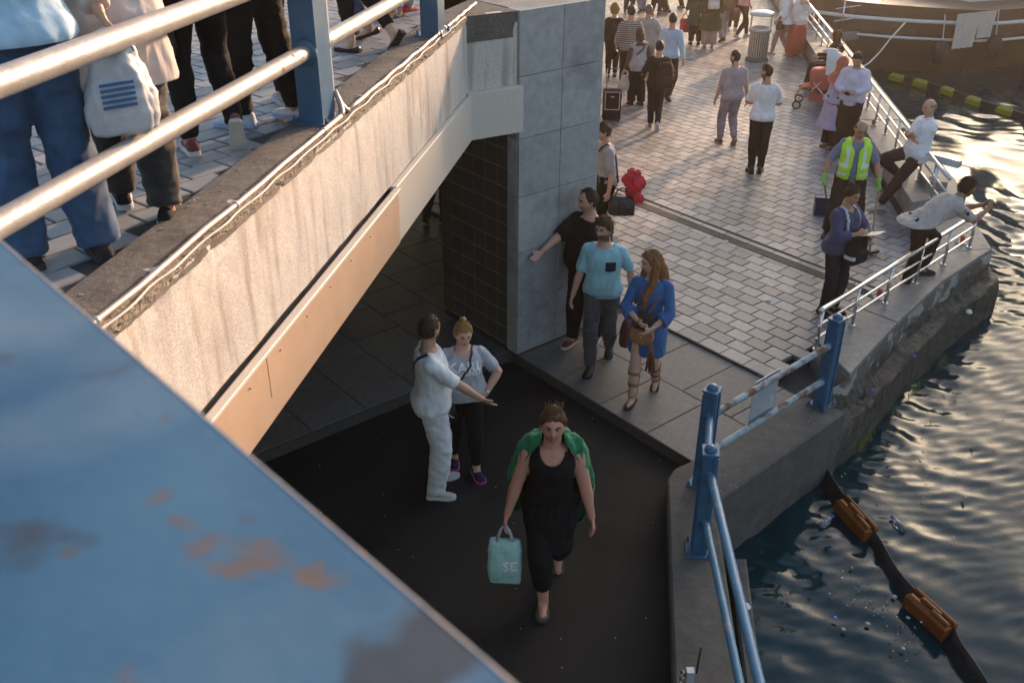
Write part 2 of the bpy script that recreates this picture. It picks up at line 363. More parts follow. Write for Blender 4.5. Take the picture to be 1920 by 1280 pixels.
# facing wall along the edge: displaced so that its top arris is broken
def fascia(name, p0, p1, z0, z1, th, m, par, amp=.006, top_chip=.0, nx=120, nz=16, seed=3):
    d = p1 - p0; L_ = np.linalg.norm(d); d = d / L_; n = np.array([d[1], -d[0], 0]); V = []; Fc = []
    for i in range(nx + 1):
        for j in range(nz + 1):
            u = i / nx; t = j / nz; z = z0 + (z1 - z0) * t; q = p0 + d * L_ * u
            e = amp * (mnoise.noise(Vector((u * L_ * 3, z * 3, seed))) + .5 * mnoise.noise(Vector((u * L_ * 11, z * 11, seed))))
            chip = 0
            if top_chip and j >= nz - 2: chip = top_chip * max(0, mnoise.noise(Vector((u * L_ * 5, seed * 3.1, 0))) + .25 + .5 * mnoise.noise(Vector((u * L_ * 23, 1.7, 0)))) * (1 if j == nz else .35)
            V.append(q + n * (e - chip) + np.array([0, 0, z - chip * .9]))
    k = nz + 1
    Fc = [(i * k + j, (i + 1) * k + j, (i + 1) * k + j + 1, i * k + j + 1) for i in range(nx) for j in range(nz)]
    o0 = len(V)
    for i in range(nx + 1): V.append(np.array(V[i * k + nz]) - n * th); 
    for i in range(nx + 1): V.append(np.array(V[i * k]) - n * th)
    for i in range(nx):
        Fc += [(i * k + nz, (i + 1) * k + nz, o0 + i + 1, o0 + i), (i * k, o0 + nx + 1 + i, o0 + nx + 2 + i, (i + 1) * k)]
    o = obj(name, V, Fc, m, par); smooth_by_angle(o, 40); return o
# weathered facing: rain streaks run down from the broken top edge
def streak_mat(name, base, base2, stain, dark):
    m_ = mat(name, base, base2, .85, 60, .45, 150, c3=stain, s3=2.0, t3=.54, w3=.2, bump2=.12, b2scale=30, rvar=.05)
    n = m_.node_tree; N = n.nodes; L = n.links; b = N['Principled BSDF']; src = b.inputs['Base Color'].links[0].from_socket
    tc = N.new('ShaderNodeTexCoord'); mp = N.new('ShaderNodeMapping'); mp.inputs['Scale'].default_value = (5, 5, .55); L.new(tc.outputs['Object'], mp.inputs[0])
    t = N.new('ShaderNodeTexNoise'); t.inputs['Scale'].default_value = 1.6; t.inputs['Detail'].default_value = 7; L.new(mp.outputs[0], t.inputs[0])
    r = N.new('ShaderNodeMapRange'); r.inputs[1].default_value = .53; r.inputs[2].default_value = .72; r.inputs[4].default_value = .8; L.new(t.outputs[0], r.inputs[0])
    x = N.new('ShaderNodeMix'); x.data_type = 'RGBA'; L.new(r.outputs[0], x.inputs[0]); L.new(src, x.inputs[6]); x.inputs[7].default_value = (*dark, 1); L.new(x.outputs[2], b.inputs['Base Color']); return m_
M['facing'] = streak_mat('weathered_facing', (.45, .425, .4), (.62, .59, .56), (.4, .36, .32), (.26, .2, .16))
TD = 2.66; TM = 3.085
fas = fascia('fascia', F0 + fn * 0, F1, TM, ZK, .25, 'facing', bridge, .008, .035, 300, 18)
F2b = ab(-.006, -.03)
fascia('end_facing', F1 - fd * .0, F2b, TM + .01, ZK - .005, .06, 'facing', bridge, .005, .012, 24, 14, 9)
# ledge on top
LW = .30
lm = MB(); q0, q1 = F0, F1
lv = []
V = []; Fc = []; nx = 240; Lf = np.linalg.norm(F1 - F0)
cross = [(.012, ZK - .06), (-.008, ZK - .012), (-.035, ZK), (-.2, ZK + .004), (-LW, ZK), (-LW, ZK - .1)]
for i in range(nx + 1):
    q = F0 + fd * Lf * i / nx
    for j, (o_, z) in enumerate(cross):
        e = mnoise.noise(Vector((i * Lf / nx * 6, j * 2.3, 5))) + .6 * mnoise.noise(Vector((i * Lf / nx * 19, j * 2.3, 8)))
        k = .012 if j < 3 else .002
        V.append(q + fn * (o_ - (max(0, e) * k * 2 if j < 2 else 0)) + np.array([0, 0, z + e * k * .6]))
k = len(cross); Fc = [(i * k + j, (i + 1) * k + j, (i + 1) * k + j + 1, i * k + j + 1) for i in range(nx) for j in range(k - 1)]
led = obj('edge_ledge', V, Fc, 'ledgeconc', bridge); smooth_by_angle(led, 50)
MB().prism([tuple((F1 - fn * .0 - fd * .02)[:2]), tuple(F2b[:2]), tuple(ab(-.0, -.25)[:2]), tuple(ab(.05, -1.36)[:2]), tuple((F1 - fn * LW + azv(20) * 1.2)[:2]), tuple((F1 - fn * LW)[:2])], ZD - .2, ZK - .006).build('end_ledge', 'ledgeconc', bridge)
# top of pier zone is rough screed
MB().prism([ab(.03, -.04)[:2], ab(PA - .035, -.04)[:2], ab(PA - .035, -1.3)[:2], ab(.03, -1.3)[:2]], PZ - .02, PZ - .004).build('top_screed', 'concrete', pier)
# lower trim: tan sheet then cream cladding, turning the corner as a box end
tan_end = float(np.dot(px(710, 350, TM) - F0, fd)); 
def trim(name, s0, s1, z0, z1, proud, m, par=bridge, th=.05):
    c = F0 + fd * (s0 + s1) / 2 + fn * (proud - th / 2); c[2] = (z0 + z1) / 2
    return MB().box(c, (s1 - s0, th, z1 - z0), fd, np.cross([0, 0, 1.], fd), ch=.004).build(name, m, par)
trim('tan_panel', 3.7, tan_end, TD + .13, TM - .03, .055, 'tantrim'); trim('tan_panel', .2, 3.69, TD + .13, TM - .03, .055, 'tantrim')
trim('tan_lower_fold', .2, tan_end + .001, TD - .004, TD + .128, .05, 'tantrim'); trim('tan_flange', .2, tan_end, TM - .032, TM - .012, .075, 'cream')
Lc = float(np.dot(F1 - F0, fd))
trim('cream_cladding', tan_end + .003, Lc + .03, TD, TM - .006, .045, 'cream')
d2 = F2b - F1; L2 = np.linalg.norm(d2); d2 = d2 / L2; n2 = np.array([d2[1], -d2[0], 0])
c = F1 + d2 * (L2 / 2 - .01) + n2 * .03; c[2] = (TD + TM + .02) / 2
MB().box(c, (L2 + .07, .11, TM - TD + .02), d2, np.cross([0, 0, 1.], d2), ch=.005).build('cladding_end', 'cream', bridge)
sc = MB()
for k in range(14):
    for z in (TM - .1, ):
        p = F0 + fd * (1.2 + k * .38) + fn * .057; p[2] = z
        if 1.2 + k * .38 < tan_end: MB().ball(p, .007, 8, 6).build('screw', 'steel', bridge)
# deck pavers: rows at their own angle
da_, db_ = azv(128), azv(38)
deck_bed = MB().prism([tuple(p[:2]) for p in [F0 - fn * LW, F1 - fn * LW, F1 - fn * LW + azv(20) * 1.2, (-.1, 26, 0), (-12, 26, 0), (-12, -3, 0), (-2.2, -3, 0)]], ZD - .06, ZD - .01).build('deck_bed', 'joint', bridge)
clip = [F0 - fn * (LW + .06), F1 - fn * (LW + .06), F1 - fn * (LW + .08) + azv(20) * 1.2, np.array([.3, 16, 0]), np.array([-5, 16, 0]), np.array([-5, 1, 0])]
lay(bridge, clip, np.array([-1.9, 5.1, 0]), da_, db_, .165, .25, ZD, 'deck_paver', 'deckpaver', -25, 25, -30, 30, 240, None, 'deck_pavers')
# ---- railing of the bridge
def post_blue(par, base, h, w1, w2, ang, dark='blue'):
    ax = azv(ang); ay = azv(ang - 90)
    return ax, ay
rail = thing('bridge_railing', 'blue steel posts with thick worn silver pipes along the upper walkway', 'railing', px(590, 232, ZK))
pp1, pp2 = px(592, 228, ZK), px(806, 66, ZK); pd = pp2 - pp1; sp = np.linalg.norm(pd); pd = pd / sp; pn = np.array([pd[1], -pd[0], 0])
for k, c in enumerate((pp1, pp2, pp2 + pd * sp)):
    ax, ay = pd, -pn
    po = MB().box(c + np.array([0, 0, .55]), (.2, .15, 1.1), ax, ay, ch=.004).build('post', 'bluedark', rail)
    MB().box(c + np.array([0, 0, .006]), (.27, .24, .012), ax, ay, ch=.002).build('base_plate', 'bluedark', po)
    for s1 in (-1, 1):
        for s2 in (-1, 1):
            q = c + ax * .115 * s1 + ay * .1 * s2; MB().lathe([(.012, .012), (.012, .03), (.007, .031), (.007, .05)], q, 8).build('bolt', 'bluedark', po)
    ch_ = MB().box(c + ax * .13 + np.array([0, 0, .58]), (.05, .11, 1.0), ax, ay, ch=.003); ch_.box(c + ax * .158 - ay * .045 + np.array([0, 0, .58]), (.012, .02, 1.0), ax, ay); ch_.box(c + ax * .158 + ay * .045 + np.array([0, 0, .58]), (.012, .02, 1.0), ax, ay)
    ch_.build('cable_channel', 'galv', po)
    for z in (.31, .77):
        zz = {'.31': 0}.get('x', 0)
PZ1 = 5.45 - (5.2 - 4.015) * 1.048; PZ2 = 5.45 - (5.2 - 4.43) * 1.048
for z, rr in ((PZ1, .047), (PZ2, .05)):
    s0 = -4.6
    for e0, e1 in ((s0, -.101), (.101, sp - .101), (sp + .101, 2 * sp - .1)):
        a_ = pp1 + pd * e0; b_ = pp1 + pd * e1; a_[2] = b_[2] = z
        n_ = max(2, int((e1 - e0) / .12)); pts = [a_ + (b_ - a_) * t / n_ for t in range(n_ + 1)]
        MB().tube(pts, rr, 24).build('pipe', 'silver', rail, True)
    for c in (pp1, pp2):
        for s1 in (-1, 1):
            q = c + pd * (.1 * s1); q[2] = z
            MB().tube([q + pd * s1 * .0, q + pd * s1 * .012, q + pd * s1 * .022], [rr + .03, rr + .028, rr + .012], 24).build('collar', 'bluedark', rail, True)
# ---- conduit and cable on the arris
cz = ZK + .018
def along(s, off, z): p = F0 + fd * s + fn * off; p[2] = z; return p
cond = thing('conduit_pipe', 'thin copper-coloured conduit pipe clipped along the outer edge of the ledge', 'pipe', along(5, 0, ZK))
s_p1 = float(np.dot(pp1 - F0, fd)); s_p2 = float(np.dot(pp2 - F0, fd))
def dip(s): return .0
segs = [(0.5, s_p1 + .02), (s_p1 + .17, s_p2 + .02), (s_p2 + .17, Lc + .5)]
for a_, b_ in segs:
    pts = [along(a_ + (b_ - a_) * t / 16, -.03 + .004 * math.sin(t * 1.7), cz + .003 * math.sin(t * 2.1)) for t in range(17)]
    MB().tube(pts, .0135, 12).build('conduit', 'copper', cond, True)
    for t in range(3, 16, 4): MB().tube([pts[t], pts[t] + (pts[t + 1] - pts[t]) * .06], .017, 12).build('coupling', 'copper', cond, True)
for s_, pp in ((s_p1, pp1), (s_p2, pp2)):
    up = pp + pd * .16; 
    MB().tube([along(s_ + .02, -.03, cz), along(s_ + .08, -.035, cz + .012), along(s_ + .115, -.06, cz + .06), along(s_ + .12, -.09, cz + .13)], .017, 12).build('elbow', 'copper', cond, True)
    MB().tube([along(s_ + .17, -.03, cz), along(s_ + .14, -.035, cz + .012), along(s_ + .13, -.06, cz + .05), along(s_ + .128, -.085, cz + .11)], .015, 12).build('elbow', 'copper', cond, True)
M['cable'] = mat('pale_cable', (.5, .45, .4), (.58, .52, .46), .6, 10)
cab = MB().tube([along(.5 + t * .06, .008 + .007 * math.sin(t * .9) + .008 * mnoise.noise(Vector((t * .3, 0, 1))), ZK + .006 + .005 * mnoise.noise(Vector((t * .21, 3, 1)))) for t in range(int((Lc - .5) / .06))], .0055, 7).build('cable', 'cable', None, True)
tag(cab, 'thin pale cable lying loosely beside the conduit on the fascia edge', 'cable')
wr = MB().tube([F1 + d2 * .12 + n2 * (.07 + .01 * math.sin(t)) + d2 * (.02 * math.sin(t * .7)) + np.array([0, 0, TM + .03 - t * .032 if t else TM + .03]) for t in range(9)], .003, 6).build('wire', 'rubber', None, True)
tag(wr, 'short black wire dangling over the cream cladding end', 'wire')
# ---- the big blue beam in front
bz = CAMH - .46
e0, e1 = px(0, 455, bz), px(985, 1280, bz); ed = (e1 - e0); ed /= np.linalg.norm(ed); en = np.array([ed[1], -ed[0], 0])
if np.dot(en, -np.array([0, 0, 0]) - e0) > 0: pass
left = np.cross([0, 0, 1.], ed)
if left[1] > 0: left = -left
M['beam'] = mat('blotched_blue_paint', (.02, .08, .16), (.05, .13, .215), .5, 3, .06, 60, rvar=.1, c3=(.03, .036, .045), s3=17, t3=.68, w3=.08, spec=.3)
bnode = M['beam'].node_tree
def add_blots(m_, col, scale, lo, hi, seed):
    n = m_.node_tree; N = n.nodes; L = n.links; b = N['Principled BSDF']; src = b.inputs['Base Color'].links[0].from_socket
    tc = N.new('ShaderNodeTexCoord'); mp = N.new('ShaderNodeMapping'); mp.inputs['Location'].default_value = (seed, seed * 1.7, 0); L.new(tc.outputs['Object'], mp.inputs[0])
    t = N.new('ShaderNodeTexNoise'); t.inputs['Scale'].default_value = scale; t.inputs['Detail'].default_value = 3; L.new(mp.outputs[0], t.inputs[0])
    r = N.new('ShaderNodeMapRange'); r.inputs[1].default_value = lo; r.inputs[2].default_value = hi; r.inputs[4].default_value = .85; L.new(t.outputs[0], r.inputs[0])
    x = N.new('ShaderNodeMix'); x.data_type = 'RGBA'; L.new(r.outputs[0], x.inputs[0]); L.new(src, x.inputs[6]); x.inputs[7].default_value = (*col, 1); L.new(x.outputs[2], b.inputs['Base Color'])
add_blots(M['beam'], (.01, .06, .145), 2.2, .4, .75, 8.1)
add_blots(M['beam'], (.13, .2, .26), 3.1, .5, .8, 5.2)
add_blots(M['beam'], (.03, .035, .045), 7, .625, .7, 1.3)
add_blots(M['beam'], (.12, .08, .06), 14, .655, .72, 3.3)
add_blots(M['beam'], (.07, .07, .08), 26, .7, .76, 6.3)
beam = thing('blue_beam', 'broad blotched blue steel box beam capping the parapet', 'beam', e0 + left * .3 - np.array([0, 0, .6]))
bc = (e0 + e1) / 2; c = bc + left * .35; c[2] = bz - .14
MB().box(c, (2.6, .7, .28), ed, np.cross([0, 0, 1.], ed), ch=.005).build('box_section', 'beam', beam)
we = MB().box(bc + left * .004 + np.array([0, 0, -.0015]), (2.6, .004, .004), ed, np.cross([0, 0, 1.], ed), ch=.003); we.build('worn_highlight_edge', mat('worn_highlight_edge', (.42, .36, .3), (.3, .3, .32), .6, 9, .2, 60), beam)  # worn tan strip; its pale colour also paints in the rim highlight
for s_ in (-.9, .9):
    q = bc + ed * s_ * 1.1 + left * .4; MB().box((q[0], q[1], (ZD + bz - .28) / 2), (.16, .16, bz - .28 - ZD + .02), ed, np.cross([0, 0, 1.], ed), ch=.004).build('leg', 'bluedark', beam)

# broken, dirty arris under the conduit
M['broken'] = mat('broken_concrete', (.13, .105, .085), (.3, .255, .21), .95, 45, .9, 90, bump2=.8, b2scale=30, c3=(.07, .058, .05), s3=14, t3=.55, w3=.1)
V = []; nb = 520
for i in range(nb + 1):
    q = F0 + fd * (Lf * i / nb); s_ = Lf * i / nb
    dp_ = .018 + .038 * max(0, mnoise.noise(Vector((s_ * 1.7, 2.2, 0))) + .35) + .02 * mnoise.noise(Vector((s_ * 17, 1, 0)))
    for j in range(6):
        t = j / 5; e = mnoise.noise(Vector((s_ * 14, j * 1.9, 3))) + .7 * mnoise.noise(Vector((s_ * 41, j * 2.9, 7)))
        V.append(q + fn * (.006 * (1 - t) + .010 * e * (1 if 0 < j < 5 else .25) - .03 * (t == 1) + .006) + np.array([0, 0, ZK - dp_ * (1 - t) + (.004 if t == 1 else 0)]))
bro = obj('broken_arris', V, [(i * 6 + j, (i + 1) * 6 + j, (i + 1) * 6 + j + 1, i * 6 + j + 1) for i in range(nb) for j in range(5)], 'broken', bridge)

# unseen wall added behind the pier to keep sun out of the underpass
w0_ = ab(.62, -1.37); wd_ = azv(4.5); wall_b = thing('underpass_sun_block', 'unseen concrete wall added behind the pier to keep the underpass dark', 'wall', (w0_[0], w0_[1], ZS))
cw = w0_ + wd_ * 9; MB().box((cw[0], cw[1], (ZS + 2.73) / 2), (18, .3, 2.73 - ZS), wd_, np.cross([0, 0, 1.], wd_)).build('wall', 'concrete', wall_b)

# ================================================================== WATER
def wave_h(x, y):
    h = np.zeros_like(x); rg = np.random.default_rng(11)
    x, y = x + .14 * np.sin(.7 * y + 1.3 * np.sin(.4 * x)) + .03 * np.sin(2.7 * y - 1.9 * x), y + .14 * np.sin(.6 * x + 1.1 * np.sin(.5 * y)) + .03 * np.sin(2.3 * x + 2.1 * y)
    for lam, amp, az0, spread in ((3.4, .036, 300, 30), (1.5, .026, 285, 50), (.75, .015, 300, 70), (.36, .0085, 290, 90), (.18, .0034, 280, 120)):
        for _ in range(5):
            k = 2 * math.pi / (lam * rg.uniform(.75, 1.3)); a = R(az0 + rg.uniform(-spread, spread)); ph = rg.uniform(0, 6.28)
            d = (math.sin(a), math.cos(a)); s = k * (x * d[0] + y * d[1]) + ph
            w2 = .5 + .5 * np.sin(.33 * k * (x * d[1] - y * d[0]) + ph * 3)
            pm = 1.0 if lam > 1 else np.clip(.55 + .8 * np.sin(.55 * x + .8 * np.sin(.4 * y) + lam * 9) * np.sin(.5 * y - .7 * np.sin(.3 * x) + lam * 5) + .35 * np.sin(1.3 * x - 1.1 * y + lam), .12, 1.7)
            h += pm * amp * .45 * (2 * np.abs(np.sin(s * .5)) ** 1.3 - 1) * -1 * (.35 + .65 * w2)
    return h
def seq(segs):
    o = []
    for a_, b_, st in segs: o += list(np.arange(a_, b_, st))
    return np.array(o + [segs[-1][1]])
gx = seq([(.9, 5.2, .029), (5.2, 9, .045), (9, 16, .07), (16, 40, .5), (40, 120, 10)]); gy = seq([(2.5, 8.5, .03), (8.5, 14, .05), (14, 30, .08), (30, 60, .5), (60, 140, 10)])
X, Y = np.meshgrid(gx, gy, indexing='ij')
dist = np.hypot(X, Y); calm = np.clip((X - 1.4) / .6, .15, 1)
Zw = ZW + wave_h(X, Y) * np.where(dist > 45, 0, 1) * (.85 + .35 * np.clip((Y - 7) / 8, 0, 1))
# choppier, finer water in the corner behind the boom
V = np.stack([X, Y, Zw], -1).reshape(-1, 3); nx, ny = X.shape
idx = np.arange(nx * ny).reshape(nx, ny); Fq = np.stack([idx[:-1, :-1], idx[1:, :-1], idx[1:, 1:], idx[:-1, 1:]], -1).reshape(-1, 4)
fc = V[Fq].mean(1); keep = ~((fc[:, 1] > 13.2) & (fc[:, 0] < 6.0)); Fq = Fq[keep]
M['water'] = mat('sea_water', (.003, .022, .03), (.004, .03, .038), .04, 3, spec=.5, bump=.1, bscale=30)
M['water'].node_tree.nodes['Principled BSDF'].inputs['IOR'].default_value = 1.33
me = bpy.data.meshes.new('water'); me.vertices.add(len(V)); me.vertices.foreach_set('co', V.ravel()); me.loops.add(Fq.size); me.loops.foreach_set('vertex_index', Fq.ravel().astype(np.int32))
me.polygons.add(len(Fq)); me.polygons.foreach_set('loop_start', np.arange(0, Fq.size, 4, dtype=np.int32)); me.polygons.foreach_set('loop_total', np.full(len(Fq), 4, dtype=np.int32)); me.update(calc_edges=True)
me.polygons.foreach_set('use_smooth', [True] * len(Fq)); me.materials.append(M['water'])
wat = bpy.data.objects.new('water', me); COL.objects.link(wat); kind(wat, 'structure')
kind(MB().prism([(-60, -30), (120, -30), (120, 140), (-60, 140)], -6, -4.5).build('seabed', 'rock'), 'structure')

# ================================================================== QUAYS
M['plaster'] = mat('flaking_plaster', (.26, .25, .235), (.33, .315, .295), .85, 6, .4, 120, c3=(.1, .092, .08), s3=3.2, t3=.46, w3=.04, bump2=.8, b2scale=10)
def swept(name, path, prof, m, par, amp=(0,), n=None, closed=False, step=.07, seed=1, sm=40):
    """profile (out, z) swept along a path; amp = roughness per profile row"""
    P_ = []; path = [np.array(p, float) for p in path]
    for i in range(len(path) - 1):
        L_ = np.linalg.norm(path[i + 1] - path[i]); k = max(1, int(L_ / step))
        P_ += [path[i] + (path[i + 1] - path[i]) * t / k for t in range(k)]
    P_.append(path[-1]); V = []; K = len(prof)
    for i, p in enumerate(P_):
        d = P_[min(i + 1, len(P_) - 1)] - P_[max(i - 1, 0)]; d[2] = 0; d /= np.linalg.norm(d); nrm = np.array([d[1], -d[0], 0])
        for j, (o_, z) in enumerate(prof):
            a_ = amp[j] if j < len(amp) else amp[-1]
            e = mnoise.noise(Vector((p[0] * 2.3, p[1] * 2.3, z * 4 + j + seed))) * 1.2 + mnoise.noise(Vector((p[0] * 7, p[1] * 7, z * 9 + j * 1.7 + seed))) * .8 + .5 * mnoise.noise(Vector((p[0] * 19, p[1] * 19, z * 19 + j * 1.7 + seed)))
            V.append(p + nrm * (o_ + e * a_) + np.array([0, 0, z + e * a_ * .6 * (1 if a_ > .01 else 0)]))
    Fc = [(i * K + j, (i + 1) * K + j, (i + 1) * K + j + 1, i * K + j + 1) for i in range(len(P_) - 1) for j in range(K - 1)]
    o = obj(name, V, Fc, m, par); smooth_by_angle(o, sm); return o
N0 = px(1594, 694, ZL); N1 = px(1684, 594, ZL); N2 = px(1772, 512, ZL); N3 = px(1858, 456, ZL); N4 = px(1832, 416, ZL)
for q in (N0, N1, N2, N3, N4): q[2] = 0
NI = px(1530, 632, ZL); NI[2] = 0; far_out = N4 + RD * 24
quayR = thing('quay_wall', 'pale stone ledge on a crumbling quay wall with mossy foot', 'quay', (4.8, 10.4, -.55))
cap = [NI, N0, N1, N2, N3, N4, far_out, inner_far, I1]
# cap stones, each its own piece
def capstone(poly, z0=.295, z1=ZL, m='stone'):
    return MB().prism([tuple(p[:2]) for p in poly], z0, z1 + random.uniform(-.002, .002), .008).build('cap_stone', m, quayR)
def lerp(a_, b_, t): return a_ + (b_ - a_) * t
fo = [N0, N1, N2, N3]; Lo = [0]; 
for i in range(3): Lo.append(Lo[-1] + np.linalg.norm(fo[i + 1] - fo[i]))
def at_out(s):
    for i in range(3):
        if s <= Lo[i + 1] + 1e-6: return lerp(fo[i], fo[i + 1], (s - Lo[i]) / (Lo[i + 1] - Lo[i]))
NS = 3
for k in range(NS):
    s0, s1 = k / NS, (k + 1) / NS; g_ = .0015
    capstone([lerp(NI, I1, s0 + g_), at_out(Lo[3] * (s0 + g_)), at_out(Lo[3] * (s1 - g_)), lerp(NI, I1, s1 - g_)])
capstone([I1, N3, N4, lerp(N4, far_out, .03), lerp(I1, inner_far, .05)], z1=ZL - .001)
MB().prism([tuple(q[:2]) for q in (lerp(I1, inner_far, .0506), lerp(N4, far_out, .0306), far_out, inner_far)], .1, ZR - .1).build('raised_wall', 'stone', quayR)
for k in range(12):
    s0, s1 = .05 + k * .079 + .0006, .05 + (k + 1) * .079 - .0006
    capstone([lerp(I1, inner_far, s0), lerp(N4, far_out, max(.0306, s0 - .02)), lerp(N4, far_out, s1 - .02), lerp(I1, inner_far, s1)], ZR - .1, ZR)
outer_path = [NI + (N0 - NI) * .1, N0, N1, N2, N3, N4, far_out]
swept('plaster_face', [N0 - A * .35, N0, N1, N2, N3, N4, far_out], [(.004, .294), (.012, .25), (.016, .18), (.014, .1), (.01, .0)], 'plaster', quayR, (0, .006, .01, .014, .014), step=.06)
shelf = px(1588, 767, .1), px(1750, 640, .0), px(1838, 594, -.02)
sh_out = .33
swept('rock_foot', [N0 - A * .75 + B * .05, N0 + B * .0, N1, N2, N3, N4, far_out], [(.0, .2), (.022, .13), (.02, .05), (.04, -.04), (.11, -.06), (.17, -.07), (.195, -.11), (.2, -.2), (.205, -.32), (.21, -.45), (.215, -.6), (.22, -1.2)], 'rock', quayR, (.02, .035, .04, .05, .05, .03, .022, .03, .026, .022, .015), step=.03, seed=4, sm=28)
MB().prism([tuple(p[:2]) for p in [NI + B * -.02, N0, N1, N2, N3, N4, far_out, inner_far, I1]], -1.0, .296).build('core', 'stone', quayR)
# algae fringe
M['algae'] = mat('green_algae', (.055, .085, .012), (.1, .13, .02), .8, 20, .5, 60)
al = MB(); rg = random.Random(5)
for k in range(900):
    s_ = rg.uniform(0, 3.2); p = lerp(N0, N3, s_ / 4.4) ; d_ = (N3 - N0) / np.linalg.norm(N3 - N0); nr = np.array([d_[1], -d_[0], 0])
    if mnoise.noise(Vector((s_ * 2.2, 0, 0))) < .08: continue
    z = ZW + rg.uniform(0.02, .16); q = p + nr * (.225 + rg.uniform(-.01, .02)); q[2] = z; l_ = rg.uniform(.03, .09)
    al.add([q - d_ * .006, q + d_ * .006, q + d_ * .004 + nr * .012 - np.array([0, 0, l_])], [(0, 1, 2)])
kind(al.build('algae', 'algae', quayR), 'stuff')
# blue-rail quay block
quayB = thing('quay_block', 'dark worn concrete quay block carrying the blue railing', 'quay', (2, 7, -.5))
Q = [px(1587, 765, ZB), px(1480, 832, ZB), px(1362, 925, ZB), px(1345, 940, ZB)]
pol = [ab(1.66, 2.605), Q[0] + A * .0, Q[2], Q[3], px(1400, 1280, ZB), np.array([1.35, 1.0, 0]), np.array([.85, 1.0, 0]), px(1271, 1280, ZB), px(1254, 893, ZB), px(1268, 873, ZB), ab(-.03, 2.605)]
MB().prism([tuple(p[:2]) for p in pol], -1.3, ZB, .018).build('block', 'quay', quayB)
st = [px(1372, 1040, -.25), px(1404, 1040, -.25), px(1437, 1280, -.25), np.array([1.75, 1, 0]), np.array([1.3, 1, 0])]
MB().prism([tuple(p[:2]) for p in st], -1.3, -.25, .02).build('lower_step', 'quay', quayB)

# ================================================================== BLUE QUAY RAILING
qr = thing('quay_railing', 'blue square posts with domed caps and rusty pipes at the water edge', 'railing', (2.2, 7, ZB))
P1, P2, P3 = px(1541, 752, ZB), px(1313, 1026, ZB), px(1337, 727, 1.17)
P1[2] = P2[2] = P3[2] = ZB
def qpost(p, az0, h=.97):
    ax, ay = azv(az0), azv(az0 - 90); W = .125; D = .105
    m_ = MB()
    m_.box(p + np.array([0, 0, h / 2]), (W, D, h), ax, ay, ch=.004)
    po = m_.build('post', 'blue', qr)
    for s_ in (-1, 1):
        rb = MB()
        for t in (-1, 1): rb.box(p + ay * s_ * (D / 2 + .004) + ax * t * (W / 2 - .016) + np.array([0, 0, h / 2 - .01]), (.026, .012, h - .03), ax, ay, ch=.002)
        rb.build('rib', 'blue', po)
        rb = MB()
        for t in (-1, 1): rb.box(p + ax * s_ * (W / 2 + .004) + ay * t * (D / 2 - .014) + np.array([0, 0, h / 2 - .01]), (.012, .022, h - .03), ax, ay, ch=.002)
        rb.build('rib', 'blue', po)
    MB().box(p + np.array([0, 0, h + .007]), (W + .028, D + .028, .016), ax, ay, ch=.004).build('cap_plate', 'blue', po)
    MB().lathe([(.05, 0), (.048, .012), (.04, .027), (.025, .038), (.008, .043)], p + np.array([0, 0, h + .014]), 18).build('dome', 'blue', po, True)
    MB().box(p + np.array([0, 0, .006]), (W + .09, D + .1, .014), ax, ay, ch=.003).build('foot_plate', 'blue', po)
    for s_ in (-1, 1):
        for t in (-1, 1): MB().lathe([(.016, 0), (.016, .022), (.009, .024), (.009, .045)], p + ax * s_ * (W / 2 + .028) + ay * t * (D / 2 + .03) + np.array([0, 0, .012]), 8).build('bolt', 'blue', po)
    return po
KD = (px(1271, 1280, ZB) - px(1254, 893, ZB)); kaz = math.degrees(math.atan2(-KD[0], -KD[1]))
qpost(P1, AZA); qpost(P3, AZA - 20); qpost(P2, kaz + 2)
zt = zat(1556, 637, P1); zl = zat(1540, 703, P1)
def qpipe(a_, b_, z, r, m, off=0):
    a_, b_ = np.array(a_), np.array(b_); a_[2] = b_[2] = z; d_ = (b_ - a_) / np.linalg.norm(b_ - a_); n_ = np.array([d_[1], -d_[0], 0])
    k = max(2, int(np.linalg.norm(b_ - a_) / .15)); pts = [a_ + n_ * off + (b_ - a_) * t / k for t in range(k + 1)]
    MB().tube(pts, r, 18).build('pipe', m, qr, True)
    for e, s_ in ((a_, 1), (b_, -1)):
        e = e + n_ * off + d_ * s_ * .055; MB().tube([e, e + d_ * s_ * .012, e + d_ * s_ * .02], [r + .02, r + .018, r + .006], 18).build('collar', 'blue', qr, True)
M['bluerust'] = mat('chipped_blue_pipe', (.07, .19, .32), (.1, .24, .38), .42, 8, .12, 110, rvar=.1, c3=(.3, .27, .25), s3=8, t3=.6, w3=.06, rough3=.55)
for z in (zt, zl): qpipe(P3, P1, z, .032, 'rustpipe')
for z in (zt + .03, zl): qpipe(P2, P3, z, .032, 'bluerust')
t2 = zat(1331, 880, P2); l2 = zat(1326, 968, P2)
e1 = px(1395, 1380, t2); e2 = px(1368, 1400, l2)
nd = (P2 - P3); 
qpipe(P2, P2 + np.array([-.11, -3.2, 0]), t2, .034, 'bluerust', -.012); qpipe(P2, P2 + np.array([-.11, -3.2, 0]), l2, .03, 'bluerust', -.02)
# debris ring at the far post
M['twig'] = mat('brown_debris', (.06, .035, .02), (.12, .07, .04), .9, 20)
db = MB(); rg = random.Random(9)
for k in range(60):
    a_ = rg.uniform(0, 6.28); r_ = rg.uniform(.09, .17); p = P1 + np.array([r_ * math.cos(a_), r_ * math.sin(a_), rg.uniform(.008, .03)])
    d_ = np.array([math.cos(a_ + 1.5 + rg.uniform(-.6, .6)), math.sin(a_ + 1.5), rg.uniform(-.2, .3)]) * rg.uniform(.02, .07)
    db.tube([p, p + d_ * .5 + np.array([0, 0, .006]), p + d_], .0025, 4)
tag(kind(db.build('debris', 'twig'), 'stuff'), 'brown twigs and fishing line tangled round the foot of a blue post', 'debris')
